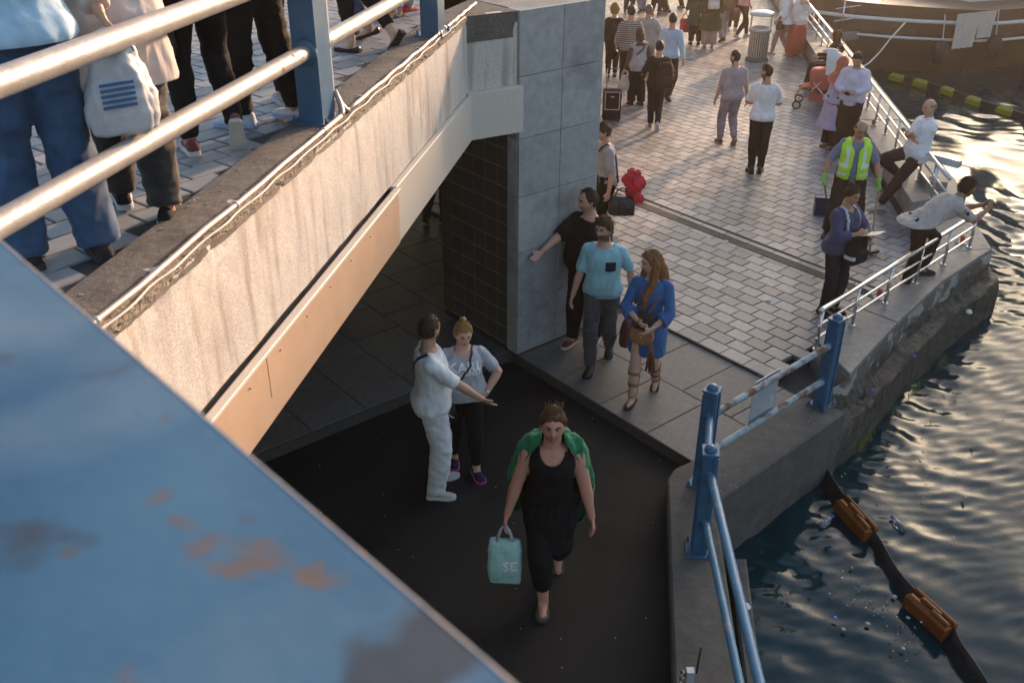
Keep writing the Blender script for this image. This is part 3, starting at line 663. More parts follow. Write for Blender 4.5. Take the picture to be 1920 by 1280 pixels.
# sheet metal plate on the railing
sd = (P1 - P3); sd /= np.linalg.norm(sd); sn = np.array([-sd[1], sd[0], 0])
ta, tb = px(1421, 668, zt + .1), px(1489, 632, zt + .1)
c1 = P3 + sd * (.47 * np.linalg.norm(P1 - P3)) + sn * .045; plate_w = .40; plate_h = .48
pl = thing('metal_plate', 'dull galvanised metal plate fixed behind the rusty pipes', 'plate', (c1[0], c1[1], zl - .02))
cc = c1 + np.array([0, 0, 0]); cc[2] = (zt + zl) / 2 - .01
V = []; hw, hh, rr = plate_w / 2, plate_h / 2, .03
out = [(hw - rr + rr * math.cos(t), hh - rr + rr * math.sin(t)) for t in np.linspace(0, math.pi / 2, 5)] + [(-hw + rr + rr * math.cos(t), hh - rr + rr * math.sin(t)) for t in np.linspace(math.pi / 2, math.pi, 5)] + [(-hw, -hh), (hw, -hh)]
pm = MB().prism(out, -.003, .003); MB().add([cc + sd * v[0] + np.array([0, 0, 1.]) * v[1] + sn * v[2] for v in pm.v], pm.f).build('sheet', 'galv', pl)
M['label'] = mat('faded_label', (.5, .52, .53), (.35, .37, .4), .6, 60)
f_ = -sn * .0045
MB().box(cc + sd * .12 + f_ + np.array([0, 0, -.06]), (.07, .002, .09), sd, -sn).build('sticker', 'label', pl)
MB().box(cc - sd * .07 + f_ + np.array([0, 0, -.12]), (.006, .001, .2), sd * .86 + np.array([0, 0, -.5]), -sn, np.array([.5 * sd[0], .5 * sd[1], .86])).build('scratch', 'label', pl)

# ================================================================== STEEL RAILINGS
def steel_rail(name, label, bases, h, overhang=(.12, .12), rt=.026, rm=.0145, mids=(.62, .30), rp=.02, ends=None):
    t = thing(name, label, 'railing', bases[0])
    for b_ in bases:
        po = MB().tube([b_, b_ + np.array([0, 0, h - .02])], rp, 14).build('post', 'steel', t, True)
        MB().lathe([(.04, 0), (.04, .008), (.03, .014), (rp, .016)], b_, 16).build('flange', 'steel', po, True)
    d0 = (bases[1] - bases[0]) / np.linalg.norm(bases[1] - bases[0]); d1 = (bases[-1] - bases[-2]) / np.linalg.norm(bases[-1] - bases[-2])
    pts = [bases[0] - d0 * overhang[0]] + list(bases) + [bases[-1] + d1 * overhang[1]]
    up = np.array([0, 0, 1.])
    MB().tube([p + up * h for p in pts], rt, 16).build('handrail', 'steel', t, True)
    s_ = np.array([-d0[1], d0[0], 0]) * (rp + rm) * -1
    for q in mids: MB().tube([p + up * h * q + s_ * 0 for p in pts], rm, 10).build('mid_rail', 'steel', t, True)
    return t
b0 = px(1597, 603, ZL); b5 = px(1815, 455, ZL); bb = [b0 + (b5 - b0) * (k / 4) for k in range(-1, 5)]
steel_rail('steel_railing', 'brushed steel railing on the stone ledge beside the khaki-shirted man', bb, .485, (.06, .03))
rb0 = np.array([5.88, 12.2, ZR]); rd = azv(7.0)
steel_rail('steel_railing', 'long steel railing running back along the plaza edge past the stroller', [rb0 + rd * k * .78 for k in range(1, 21)], .5, (.55, .1))
# tilted silver information box
lb = px(1745, 340, ZR); lec = thing('information_stand', 'tilted silver box panel on a short steel post by the water', 'stand', lb)
MB().box(lb + np.array([0, 0, .06]), (.34, .3, .12), azv(6), azv(-84), ch=.006).build('plinth', 'stone', lec)
MB().lathe([(.07, .12), (.07, .132), (.035, .15), (.028, .16), (.028, .36)], lb, 16).build('stem', 'steel', lec, True)
lx = azv(128); lz = np.array([.16, .1, .98]); lz /= np.linalg.norm(lz); ly = np.cross(lz, lx); ly /= np.linalg.norm(ly); lx = np.cross(ly, lz)
bx = MB().box(lb + np.array([0, 0, .41]), (.62, .2, .1), lx, ly, lz, ch=.006).build('panel_box', 'galv', lec)
MB().box(lb + np.array([0, 0, .41]) + lz * .053, (.6, .18, .004), lx, ly, lz).build('lid', 'steel', bx)
# tea glasses / red cups on saucers
M['redcup'] = mat('red_plastic', (.45, .02, .015), (.5, .03, .02), .35, 10); M['white'] = mat('white_paper', (.7, .69, .67), (.78, .77, .75), .75, 12, .2, 40); M['clear'] = mat('clear_plastic', (.75, .8, .82), None, .15, trans=.85)
CUPL = {0: 'red plastic cup on a saucer beside the woman with the brochure', 1: 'red plastic cup on the ledge beneath the man photographing', 2: 'red plastic cup on the ledge behind the street sweeper'}
for k, (x, y) in enumerate(((1646, 552), (1801, 447), (1633, 228))):
    p = px(x, y, ZL if k < 2 else ZR); c_ = thing('tea_cup', CUPL[k], 'cup', p)
    MB().lathe([(.03, 0), (.062, .006), (.066, .012), (.06, .011), (.028, .005)], p, 18).build('saucer', 'white', c_, True)
    MB().lathe([(.024, .007), (.028, .03), (.034, .095), (.031, .095), (.026, .03), (.02, .012)], p, 16).build('cup', 'redcup', c_, True)
    if k != 2: MB().tube([p + np.array([-.055, .02, .012]), p + np.array([-.06, .03, .05]), p + np.array([-.07, .03, .055])], [.02, .024, .01], 8).build('napkin', 'white', c_, True)

# ================================================================== BOOM AND FLOATS
M['orange'] = mat('orange_float', (.28, .085, .014), (.2, .055, .01), .55, 9, .15, 60, c3=(.1, .05, .02), s3=7, t3=.62, w3=.15)
M['yellow'] = mat('yellow_float', (.33, .29, .015), (.24, .21, .015), .45, 9, .1, 60, c3=(.14, .12, .03), s3=8, t3=.6, w3=.1)
path = [px(*q, ZW + .05) for q in ((1500, 800), (1545, 868), (1581, 925), (1608, 958), (1642, 993), (1664, 1030), (1690, 1075), (1716, 1102), (1752, 1135), (1792, 1170), (1806, 1205), (1840, 1250), (1870, 1300), (1900, 1370))]
boom = thing('oil_boom', 'floating black containment boom with orange floats across the dark corner of water', 'boom', path[4])
V = []; up = np.array([0, 0, 1.])
fine = []
for i in range(len(path) - 1): fine += [path[i] + (path[i + 1] - path[i]) * t / 6 for t in range(6)]
for i in range(2, len(fine) - 2): fine[i] = (fine[i - 2] + fine[i - 1] + fine[i] + fine[i + 1] + fine[i + 2]) / 5
for i, p in enumerate(fine):
    d_ = fine[min(i + 1, len(fine) - 1)] - fine[max(0, i - 1)]; d_[2] = 0; d_ /= np.linalg.norm(d_); n_ = np.array([d_[1], -d_[0], 0]); wv = .012 * math.sin(i * .8)
    if n_[0] > 0: n_ = -n_
    for o_, z in ((0, .06), (.012, .06), (.03 + wv, -.02), (.09 + wv, -.075), (.09 + wv, -.3), (0, -.3)): V.append(p + n_ * o_ + up * z)
n_p = 6; Fc = [(i * n_p + j, (i + 1) * n_p + j, (i + 1) * n_p + (j + 1) % n_p, i * n_p + (j + 1) % n_p) for i in range(len(fine) - 1) for j in range(n_p)]
obj('skirt', V, Fc, 'rubber', boom, True)
for (x0, y0), (x1, y1) in (((1584, 928), (1642, 990)), ((1716, 1102), (1793, 1170))):
    a_, b_ = px(x0, y0, ZW + .1), px(x1, y1, ZW + .1); c_ = (a_ + b_) / 2; L_ = np.linalg.norm(b_ - a_); d_ = (b_ - a_) / L_; n_ = np.array([-d_[1], d_[0], 0])
    if n_[0] > 0: n_ = -n_
    fl = MB().box(c_ + n_ * .05 - up * .04, (L_ * .97, .085, .15), d_, np.cross(up, d_), ch=.03)
    o_ = fl.build('float', 'orange', boom)
    MB().box(c_ - n_ * .025 - up * .01, (L_, .035, .13), d_, np.cross(up, d_), ch=.012).build('float_cover', 'orange', o_)
    MB().box(c_ + n_ * .025 + up * .055, (L_ * .46, .04, .04), d_, np.cross(up, d_), ch=.012).build('clamp', 'orange', o_)
    MB().box(c_ + n_ * .05 + d_ * L_ * .27 + up * .045, (L_ * .4, .04, .04), d_, np.cross(up, d_), ch=.012).build('clamp', 'orange', o_)
YL = ['yellow boom float nearest the moored ferry bow', 'second yellow boom float out from the ferry bow', 'middle yellow float in the line of five', 'fourth yellow float out from the ferry bow', 'outermost yellow boom float in the line of five']
prev = None
for k, (x, y) in enumerate(((1677, 139), (1722, 149), (1773, 163), (1822, 181), (1880, 199))):
    c_ = px(x, y, ZW + .08); nx_ = px((1722, 1773, 1822, 1880, 1940)[k], (149, 163, 181, 199, 217)[k], ZW + .08); d_ = nx_ - c_; d_ /= np.linalg.norm(d_)
    t_ = thing('boom_float', YL[k], 'float', c_ - up * .1)
    MB().box(c_, (.4, .15, .16), d_, np.cross(up, d_), ch=.04).build('float_body', 'yellow', t_)
    MB().box(c_ + np.cross(up, d_) * .0 + up * .085, (.32, .05, .03), d_, np.cross(up, d_), ch=.008).build('top_rib', 'yellow', t_)
    MB().box((c_ + nx_) / 2 + up * -.02, (np.linalg.norm(nx_ - c_) - .4, .05, .2), d_, np.cross(up, d_), ch=.01).build('linking_skirt', 'rubber', t_)
    prev = c_
# floating litter
M['wood'] = mat('wet_wood', (.3, .17, .07), (.2, .1, .04), .6, 20); M['foam'] = mat('foam_scrap', (.3, .3, .28), (.4, .39, .36), .8, 30); M['bluecap'] = mat('blue_plastic', (.02, .12, .5), None, .35)
bt = px(1688, 975, ZW + .02); bo = thing('plastic_bottle', 'clear plastic bottle with a blue cap floating past the boom', 'bottle', bt)
bd = np.array([-.25, .95, .1]); bd /= np.linalg.norm(bd)
MB().tube([bt - bd * .09, bt - bd * .085, bt + bd * .03, bt + bd * .07, bt + bd * .085], [.02, .033, .033, .018, .014], 14).build('bottle_body', 'clear', bo, True)
MB().tube([bt + bd * .085, bt + bd * .11], .017, 12).build('cap', 'bluecap', bo, True)
bt = px(1553, 970, ZW + .02); bo = thing('plastic_bottle', 'pale plastic bottle drifting in the shadow by the quay corner', 'bottle', bt); bd = np.array([.8, .6, .1])
MB().tube([bt - bd * .09, bt - bd * .085, bt + bd * .03, bt + bd * .07, bt + bd * .085], [.02, .03, .03, .016, .012], 14).build('bottle_body', 'clear', bo, True); MB().tube([bt + bd * .085, bt + bd * .105], .015, 12).build('cap', 'bluecap', bo, True)
rg = random.Random(21); lit = {'foam': MB(), 'wood': MB(), 'white': MB(), 'bluecap': MB()}
for k in range(70):
    t = rg.random(); x = 1590 + t * 150 + rg.gauss(0, 26); y = 1080 + t * 130 + rg.gauss(0, 34)
    p = px(x, y, ZW + .022); mm = rg.choices(['foam', 'wood', 'white', 'bluecap'], [5, 4, 1, .5])[0]; r_ = rg.uniform(.004, .012) if k % 9 else rg.uniform(.016, .026)
    lit[mm].ball(p, (r_, r_ * rg.uniform(.5, 1.3), r_ * .35), 6, 4)
for k in range(40):
    p = px(rg.uniform(1500, 1900), rg.uniform(620, 1000), ZW + .02); r_ = rg.uniform(.006, .014); lit['wood' if k % 3 else 'foam'].ball(p, (r_, r_ * 1.6, r_ * .3), 6, 4)
lt = thing('floating_litter', 'scraps of foam, wood and paper drifting beside the boom', 'litter', px(1680, 1120, ZW))
for k_, mb in lit.items(): kind(mb.build('scraps', k_, lt), 'stuff')
def crumple(name, p, r, m, label, cat, seed=1, flat=.7):
    b = MB().ball((0, 0, 0), r, 16, 12); V = []
    for v in b.v:
        v = Vector(v); f = 1 + .55 * mnoise.noise(v * (2.2 / r) + Vector((seed, 0, 0))) + .25 * mnoise.noise(v * (6 / r)); V.append((p[0] + v.x * f, p[1] + v.y * f, p[2] + max(-r * .3, v.z * f * flat) + r * .3))
    return tag(obj(name, V, b.f, m), label, cat)
crumple('crumpled_paper', px(1402, 1135, -.25), .04, 'white', 'crumpled white tissue on the low step by the water', 'paper', 3)
crumple('foam_cup', px(1816, 577, .0), .035, 'white', 'white crushed cup on the rocky foot of the quay corner', 'cup', 6)
crumple('litter_scrap', px(1635, 726, .02), .022, mat('magenta_wrap', (.35, .02, .4), None, .5), 'small magenta wrapper on the quay rocks', 'wrapper', 2)
crumple('litter_scrap', px(1714, 660, .02), .02, 'bluecap', 'small blue plastic scrap on the quay rocks', 'scrap', 8)
crumple('paper_scrap', px(1440, 558, ZP), .03, 'white', 'white paper scrap on the pavers in front of the blue dress woman', 'paper', 5, .35)
crumple('paper_scrap', px(1360, 449, ZP), .025, 'white', 'white paper scrap lying next to the drain channel', 'paper', 9, .35)
M['butt'] = mat('litter_speck', (.5, .5, .48), (.35, .34, .32), .8, 30); rg = random.Random(4); sp_ = MB()
for k in range(34):
    x, y = rg.uniform(560, 1240), rg.uniform(760, 1270); z = .004
    p = px(x, y, z); a_, b_ = toab(p)
    if a_ > -.05 or b_ < .1: continue
    an = rg.uniform(0, 3.1); sp_.box(p, (rg.uniform(.006, .018), .005, .003), (math.cos(an), math.sin(an), 0))
for k in range(40):
    x, y = rg.uniform(1180, 1560), rg.uniform(380, 700); p = px(x, y, ZP + .004); an = rg.uniform(0, 3.1)
    if toab(p)[0] < SB: p = px(x, y, ZS + .004)
    sp_.box(p, (rg.uniform(.008, .02), .006, .004), (math.cos(an), math.sin(an), 0))
for k in range(60):
    p = along(rg.uniform(2, 8), -rg.uniform(.05, .28), ZK + .006); an = rg.uniform(0, 3.1); sp_.box(p, (rg.uniform(.006, .016), .005, .004), (math.cos(an), math.sin(an), 0))
for k in range(60):
    p = px(rg.uniform(1300, 1600), rg.uniform(780, 1000), ZB + .003); an = rg.uniform(0, 3.1)
    if inpoly(p[0], p[1], pol): sp_.box(p, (rg.uniform(.006, .016), .005, .004), (math.cos(an), math.sin(an), 0))
for k in range(60):
    p = lerp(lerp(NI, I1, rg.random()), lerp(N0, N3, rg.random()), rg.random()); p[2] = ZL + .005; an = rg.uniform(0, 3.1); sp_.box(p, (rg.uniform(.006, .014), .005, .004), (math.cos(an), math.sin(an), 0))
tag(kind(sp_.build('ground_litter', 'butt'), 'stuff'), 'tiny cigarette ends and paper specks scattered on the ground', 'litter')
# clamp with two tubes at the kerb edge
cl = px(1300, 1262, ZB + .35); ct = thing('rod_holder', 'small metal fishing rod holder clamped to the near quay kerb', 'holder', px(1300, 1275, ZB))
MB().box(cl, (.05, .05, .1), (1, 0, 0)).build('bracket', 'galv', ct); MB().box((cl[0] + .01, cl[1] + .01, (cl[2] + ZB) / 2), (.02, .02, cl[2] - ZB), (1, 0, 0)).build('stand', 'rubber', ct)
for dz in (-.03, .03): MB().tube([cl + np.array([-.05, 0, dz]), cl + np.array([-.05, .0, dz]) + np.array([-.004, -.05, .03])], .016, 12, False).build('socket', 'steel', ct, True)
MB().tube([cl + np.array([.04, 0, .02]), cl + np.array([.055, .03, .22])], .007, 8).build('rod_butt', 'rubber', ct, True)

# ================================================================== FERRY, JETTY, ADDED SHADE BUILDING
M['hull'] = mat('dark_hull', (.05, .03, .022), (.075, .045, .03), .4, 4, .1, 40, c3=(.12, .07, .045), s3=3, t3=.6, w3=.1)
M['hullwhite'] = mat('ferry_white', (.6, .57, .53), (.68, .65, .6), .5, 5, .05, 40)
fr = thing('moored_ferry', 'dark-hulled moored ferry with white rubbing strake and hanging fenders', 'boat', (9.5, 23.6, -.5))
bp = np.array([9.1, 23.9, 0]); bdv = azv(66); bnv = np.array([bdv[1], -bdv[0], 0])
secs = []
V = []; ns = 26
for i in range(ns + 1):
    t = i / ns; s_ = -0.6 + t * 19; w_ = min(1.0, (t * 5.0) ** .6) * 2.6; c_ = bp + bdv * s_ - bnv * 2.6; sheer = .25 * (1 - min(1, t * 3)) ** 2
    for o_, z in ((-.72, -1.4), (-.9, -.55), (-1.0, .3), (-1.02, .95), (1.02, .95), (1.0, .3), (.9, -.55), (.72, -1.4)): V.append(c_ + bnv * o_ * w_ + np.array([0, 0, z + (sheer if z > 0 else 0)]))
Fc = [(i * 8 + j, (i + 1) * 8 + j, (i + 1) * 8 + (j + 1) % 8, i * 8 + (j + 1) % 8) for i in range(ns) for j in range(8)] + [tuple(range(8))]
obj('hull', V, Fc, 'hull', fr, False)
for z, r_ in ((.62, .05), (.2, .035)):
    MB().tube([np.array(V[i * 8 + 5]) * [1, 1, 0] + bnv * .03 + np.array([0, 0, z + .2 * (1 - min(1, i / ns * 3)) ** 2]) for i in range(ns + 1)], r_, 8).build('strake', 'hullwhite', fr, True)
cab_ = bp + bdv * 9.6 - bnv * 2.6
hs = MB().box(cab_ + np.array([0, 0, 1.35]), (12.0, 3.0, .9), bdv, np.cross(up, bdv), ch=.06).build('cabin', 'hullwhite', fr)
for k in range(9): MB().box(cab_ + bdv * (-5.2 + k * 1.3) + bnv * 1.49 + np.array([0, 0, 1.42]), (.85, .05, .45), bdv, np.cross(up, bdv), ch=.01).build('window', 'black', hs)
for k, s_ in enumerate((1.6, 3.4, 5.0, 6.8, 8.6)):
    p = bp + bdv * s_ + bnv * .16
    MB().lathe([(.05, -.3), (.16, -.22), (.2, 0), (.16, .22), (.05, .3)], p + np.array([0, 0, .1]), 12).build('fender', 'rubber', fr, True)
    MB().tube([p + np.array([0, 0, .38]), p - bnv * .1 + np.array([0, 0, 1.0])], .015, 6).build('fender_rope', 'cable', fr)
M['cloth'] = mat('pale_tarpaulin', (.5, .42, .36), (.58, .5, .43), .85, 5, .3, 20)
for s_, w_, hh in ((2.35, .8, .85), (3.0, .55, .65)):
    V = []; 
    for i in range(13):
        for j in range(7): V.append(bp + bdv * (s_ + (i / 12 - .5) * w_ * (1 - .1 * j / 6)) + bnv * (.13 + .03 * math.sin(i * 1.9) * (j / 6)) + np.array([0, 0, 1.0 - hh * j / 6]))
    Fc = [(i * 7 + j, (i + 1) * 7 + j, (i + 1) * 7 + j + 1, i * 7 + j + 1) for i in range(12) for j in range(6)]
    V += [np.array(v) - bnv * .01 for v in V]; Fc += [tuple(x + 91 for x in f) for f in Fc]
    obj('tarpaulin', V, Fc, 'cloth', fr, True)
rp = MB().tube([bp + bdv * .3 + bnv * .1 + np.array([0, 0, .9])] + [lerp(bp + bdv * .3, np.array([7.0, 21.2, 0]), t) + np.array([0, 0, .9 - .4 * t - .5 * math.sin(math.pi * t)]) for t in (.15, .3, .45, .6, .75, .9, 1)], .02, 7).build('mooring_rope', 'cable', None, True)
tag(rp, 'slack mooring rope from the ferry bow to the plaza edge', 'rope')
jt = thing('boarding_jetty', 'narrow boarding jetty with steel rails beside the ferry', 'jetty', (9.5, 27.5, -.5)); jp = np.array([7.6, 25.6, 0]); jd = azv(58)
MB().box(jp + jd * 4 + np.array([0, 0, .32]), (8, 1.7, .2), jd, np.cross(up, jd), ch=.02).build('deck', 'stone', jt)
for k in range(6):
    q = jp + jd * (.3 + k * 1.4); n_ = np.cross(up, jd)
    MB().tube([q - n_ * .75 + np.array([0, 0, -1.4]), q - n_ * .75 + np.array([0, 0, .3])], .09, 10).build('pile', 'hull', jt, True)
    MB().tube([q - n_ * .8 + np.array([0, 0, .4]), q - n_ * .8 + np.array([0, 0, 1.35])], .02, 8).build('rail_post', 'steel', jt, True)
for z in (.75, 1.05, 1.36):
    n_ = np.cross(up, jd); MB().tube([jp - n_ * .8 + np.array([0, 0, z]), jp + jd * 8 - n_ * .8 + np.array([0, 0, z])], .022 if z > 1.3 else .014, 8).build('rail', 'steel', jt, True)
tb_ = thing('added_shade_building', 'unseen building added across the basin to shade the plaza', 'building', (31, 44, 0)); tx = azv(SUN_AZ + 90); tc_ = azv(SUN_AZ) * 55 + tx * 39.2; ty_ = azv(SUN_AZ)  # unseen building, added to keep the low sun off the plaza
MB().box(tc_ + np.array([0, 0, 6.0]), (90, 9, 14.4), tx, -ty_ * -1).build('wall', 'stone', tb_)
MB().box(tc_ + np.array([0, 0, 13.35]), (92, 11, .3), tx, ty_).build('roof', 'tantrim', tb_)
for k in range(30):
    for z in (1.5, 5.2, 9.2): MB().box(tc_ - ty_ * 4.52 + tx * (-42 + k * 2.9) + np.array([0, 0, z]), (1.6, .08, 2.2), tx, ty_).build('window', 'black', tb_)
# ================================================================== PEOPLE: builder
TS = bpy.data.scenes.new('workshop')            # modifiers are evaluated in a scene of their own, removed at the end
def remesh(v, f, vox, smooth=4, fac=.5):
    me = bpy.data.meshes.new('w'); me.from_pydata([tuple(map(float, p)) for p in v], [], f)
    bm = bmesh.new(); bm.from_mesh(me); bmesh.ops.recalc_face_normals(bm, faces=bm.faces); bm.to_mesh(me); bm.free()
    o = bpy.data.objects.new('w', me); TS.collection.objects.link(o)
    m_ = o.modifiers.new('r', 'REMESH'); m_.mode = 'VOXEL'; m_.voxel_size = vox; m_.adaptivity = 0
    if smooth: s_ = o.modifiers.new('s', 'SMOOTH'); s_.factor = fac; s_.iterations = smooth
    vl = TS.view_layers[0]; vl.update(); dg = vl.depsgraph
    e = o.evaluated_get(dg).data; n = len(e.vertices); co = np.empty(n * 3); e.vertices.foreach_get('co', co); k = len(e.polygons)
    lt = np.empty(len(e.loops), dtype=np.int32); e.loops.foreach_get('vertex_index', lt); ls = np.empty(k, dtype=np.int32); e.polygons.foreach_get('loop_start', ls); ln = np.empty(k, dtype=np.int32); e.polygons.foreach_get('loop_total', ln)
    co = co.reshape(-1, 3)
    if (ln == 4).all(): fq = lt.reshape(-1, 4)
    else: fq = np.array([list(lt[a:a + b]) + [lt[a]] * (4 - b) for a, b in zip(ls, ln)])
    bpy.data.objects.remove(o); bpy.data.meshes.remove(me)
    return co, fq
def vnormals(v, f):
    n = np.cross(v[f[:, 2]] - v[f[:, 0]], v[f[:, 3]] - v[f[:, 1]]); out = np.zeros_like(v)
    for i in range(4): np.add.at(out, f[:, i], n)
    return out / (np.linalg.norm(out, axis=1, keepdims=True) + 1e-12)
def wr_noise(v, seed, lam=.09, stretch=(1, 1, .55)):
    rg = np.random.default_rng(seed); h = np.zeros(len(v)); p = v * np.array(stretch)
    for k in range(9):
        d = rg.normal(size=3); d /= np.linalg.norm(d); l_ = lam * rg.uniform(.5, 1.8); ph = rg.uniform(0, 6.28)
        d2 = rg.normal(size=3); w_ = np.sin(2 * math.pi * (p @ d) / l_ + ph + 1.6 * np.sin((p @ d2) * 9 + ph)); h += (w_ if k % 2 else 1.6 * (1 - np.abs(w_)) ** 1.5 - .6) * (l_ / lam) ** .7
    return h / 4.0
def grid_mesh(name, v, f, material, parent, col=None, smooth=True):
    me = bpy.data.meshes.new(name); me.vertices.add(len(v)); me.vertices.foreach_set('co', np.ascontiguousarray(v, dtype=np.float32).ravel())
    f = np.asarray(f, dtype=np.int32); me.loops.add(f.size); me.loops.foreach_set('vertex_index', f.ravel()); me.polygons.add(len(f))
    me.polygons.foreach_set('loop_start', np.arange(0, f.size, f.shape[1], dtype=np.int32)); me.polygons.foreach_set('loop_total', np.full(len(f), f.shape[1], dtype=np.int32))
    me.update(calc_edges=True); me.validate(); me.polygons.foreach_set('use_smooth', [smooth] * len(me.polygons)); me.materials.append(getm(material))
    if col is not None:
        at = me.attributes.new('Col', 'FLOAT_COLOR', 'POINT'); at.data.foreach_set('color', np.c_[col, np.ones(len(col))].astype(np.float32).ravel())
    o = bpy.data.objects.new(name, me); COL.objects.link(o)
    if parent is not None: o.parent = parent
    return o
M['skin'] = mat('skin', (1.05, 1.0, .97), (.93, .9, .9), .5, 14, .08, 120, attr='Col', spec=.4)
_skinb = M['skin'].node_tree.nodes['Principled BSDF']; _skinb.inputs['Subsurface Weight'].default_value = .12; _skinb.inputs['Subsurface Radius'].default_value = (.012, .005, .003)
FABC = {}
def fabric(c, rough=.85, kind_='cloth'):
    key = (tuple(round(x, 3) for x in c), kind_)
    if key not in FABC:
        d = tuple(x * .78 for x in c); l_ = tuple(min(1, x * 1.08) for x in c)
        if kind_ == 'denim': m_ = mat('denim', d, tuple(min(1, x * 1.5 + .01) for x in c), .8, 9, .2, 300, sheen=.1)
        elif kind_ == 'leather': m_ = mat('leather', d, l_, .38, 12, .15, 90, spec=.5)
        elif kind_ == 'gloss': m_ = mat('slick_fabric', d, l_, .5, 6, .1, 120)
        elif kind_ == 'hair': m_ = mat('hair', d, tuple(min(1, x * 1.4 + .002) for x in c), .6, 40, .6, 90, stretch=(1, 1, .25), spec=.25)
        else: m_ = mat('cloth', d, l_, rough, 7, .22, 260, sheen=.12 if max(c) > .1 else 0, spec=.5 if max(c) > .1 else .2, bump2=.18, b2scale=22)
        FABC[key] = m_
    return FABC[key]
def unit(v): v = np.array(v, float); return v / (np.linalg.norm(v) + 1e-12)
def ik(a, b, l1, l2, pole):
    d = b - a; L = np.linalg.norm(d); L2 = min(L, (l1 + l2) * .9995); dn = d / (L + 1e-9); b = a + dn * L2
    x = (l1 * l1 - l2 * l2 + L2 * L2) / (2 * L2); h = math.sqrt(max(0, l1 * l1 - x * x)); p = np.array(pole, float); p = p - dn * np.dot(p, dn); p = unit(p)
    return a + dn * x + p * h, b
def ring(c, ax, ay, rx, ry, n=16, sq=1.0):
    o = []
    for j in range(n):
        t = 2 * math.pi * j / n; cx, sy = math.cos(t), math.sin(t)
        o.append(c + ax * rx * math.copysign(abs(cx) ** sq, cx) + ay * ry * math.copysign(abs(sy) ** sq, sy))
    return o
def loft(mb, rings):
    n = len(rings[0]); k = len(rings); v = [p for r in rings for p in r]
    f = [(i * n + j, i * n + (j + 1) % n, (i + 1) * n + (j + 1) % n, (i + 1) * n + j) for i in range(k - 1) for j in range(n)] + [tuple(range(n))[::-1], tuple(range((k - 1) * n, k * n))]
    mb.add(v, f)
def limb(mb, pts, rad, n=12, caps=True):
    mb.tube(pts, rad, n)
    if caps:
        for p, r in ((pts[0], rad[0]), (pts[-1], rad[-1])): mb.ball(p, r, 10, 8)
def interp_path(pts, rad, k=5):
    """rounded joint: resample a two-bone chain"""
    P_, R_ = [], []
    for i in range(len(pts) - 1):
        for t in range(k): P_.append(pts[i] + (pts[i + 1] - pts[i]) * t / k); R_.append(rad[i] + (rad[i + 1] - rad[i]) * t / k)
    P_.append(pts[-1]); R_.append(rad[-1]); return P_, R_

class Sk: pass
def skeleton(h=1.75, lean=0., side=0., twist=0., pelvis=(0, 0, 0), feet=None, hands=None, head=(0, 0, 0), poles=None, kpoles=None, shw=1., pyaw=0., handdir=None, palm=None, curl=None):
    """local frame: +Y ahead, +X the person's right, units for 1.75 m then scaled. feet/hands: (left, right)"""
    k = Sk(); k.s = h / 1.75; k.palm = palm or [None, None]; k.curl = curl or [25, 25]
    P = np.array([0, 0, .95]) + np.array(pelvis)
    feet = feet or ((-.1, 0, 0, -8, 0), (.1, 0, 0, 8, 0)); k.feet = feet
    py = R(pyaw); k.px = np.array([math.cos(py), -math.sin(py), 0]); k.py = np.array([math.sin(py), math.cos(py), 0])
    up = unit([math.sin(R(side)), math.sin(R(lean)), math.cos(R(lean)) * math.cos(R(side))]); k.up = up
    C = P + up * .47; k.P, k.C = P, C
    ty = R(twist); fx = np.array([math.cos(ty), -math.sin(ty), 0]); fx = unit(fx - up * np.dot(fx, up)); k.cx = fx; k.cy = np.cross(up, fx)
    k.sh = [C - fx * .163 * shw - up * .042, C + fx * .163 * shw - up * .042]
    k.neck = C + up * .045
    hy, hp, hr = head; hu = unit(up + np.array([0, 0, .6]))
    yaw = R(twist + hy); fwd = np.array([math.sin(yaw), math.cos(yaw), 0]); fwd = unit(fwd * math.cos(R(hp)) + np.array([0, 0, -1]) * math.sin(R(hp)))
    k.hfwd = fwd; hx = unit(np.cross(fwd, [0, 0, 1.])); k.hz = np.cross(hx, fwd); k.hx = hx
    if hr: c_, s_ = math.cos(R(hr)), math.sin(R(hr)); k.hx, k.hz = c_ * k.hx + s_ * k.hz, c_ * k.hz - s_ * k.hx
    k.head = k.neck + hu * .075 + k.hz * .084 + fwd * .025
    k.hip, k.knee, k.ank, k.elb, k.wri, k.hdir = [], [], [], [], [], []
    for i, sgn in enumerate((-1, 1)):
        hipj = P + k.px * .088 * sgn - np.array([0, 0, .03]); x, y, z, yw, pt = feet[i]
        a = np.array([x, y, z + .085]); 
        if pt: a = np.array([x, y, z]) + rotf(yw, pt) @ np.array([0, -.1, .085]) + rotf(yw, 0) @ np.array([0, .1, 0])
        kp = (kpoles[i] if kpoles and kpoles[i] else (math.sin(R(yw)) * .6, 1, .1)); kn, a2 = ik(hipj, a, .426, .416, kp); k.hip.append(hipj); k.knee.append(kn); k.ank.append(a2)
        ht = hands[i] if hands and hands[i] is not None else (.27 * sgn, .06, .82)
        ht = np.array(ht, float); pl = poles[i] if poles and poles[i] else (.5 * sgn, -1, -.2)
        e, w_ = ik(k.sh[i], ht, .285, .25, pl); k.elb.append(e); k.wri.append(w_)
        hd = handdir[i] if handdir and handdir[i] is not None else (w_ - e); k.hdir.append(unit(hd))
    return k
def rotf(yaw, pitch):
    y, p = R(-yaw), R(-pitch); cz, sz = math.cos(y), math.sin(y); cx, sx = math.cos(p), math.sin(p)
    return np.array([[cz, -sz, 0], [sz, cz, 0], [0, 0, 1]]) @ np.array([[1, 0, 0], [0, cx, -sx], [0, sx, cx]])
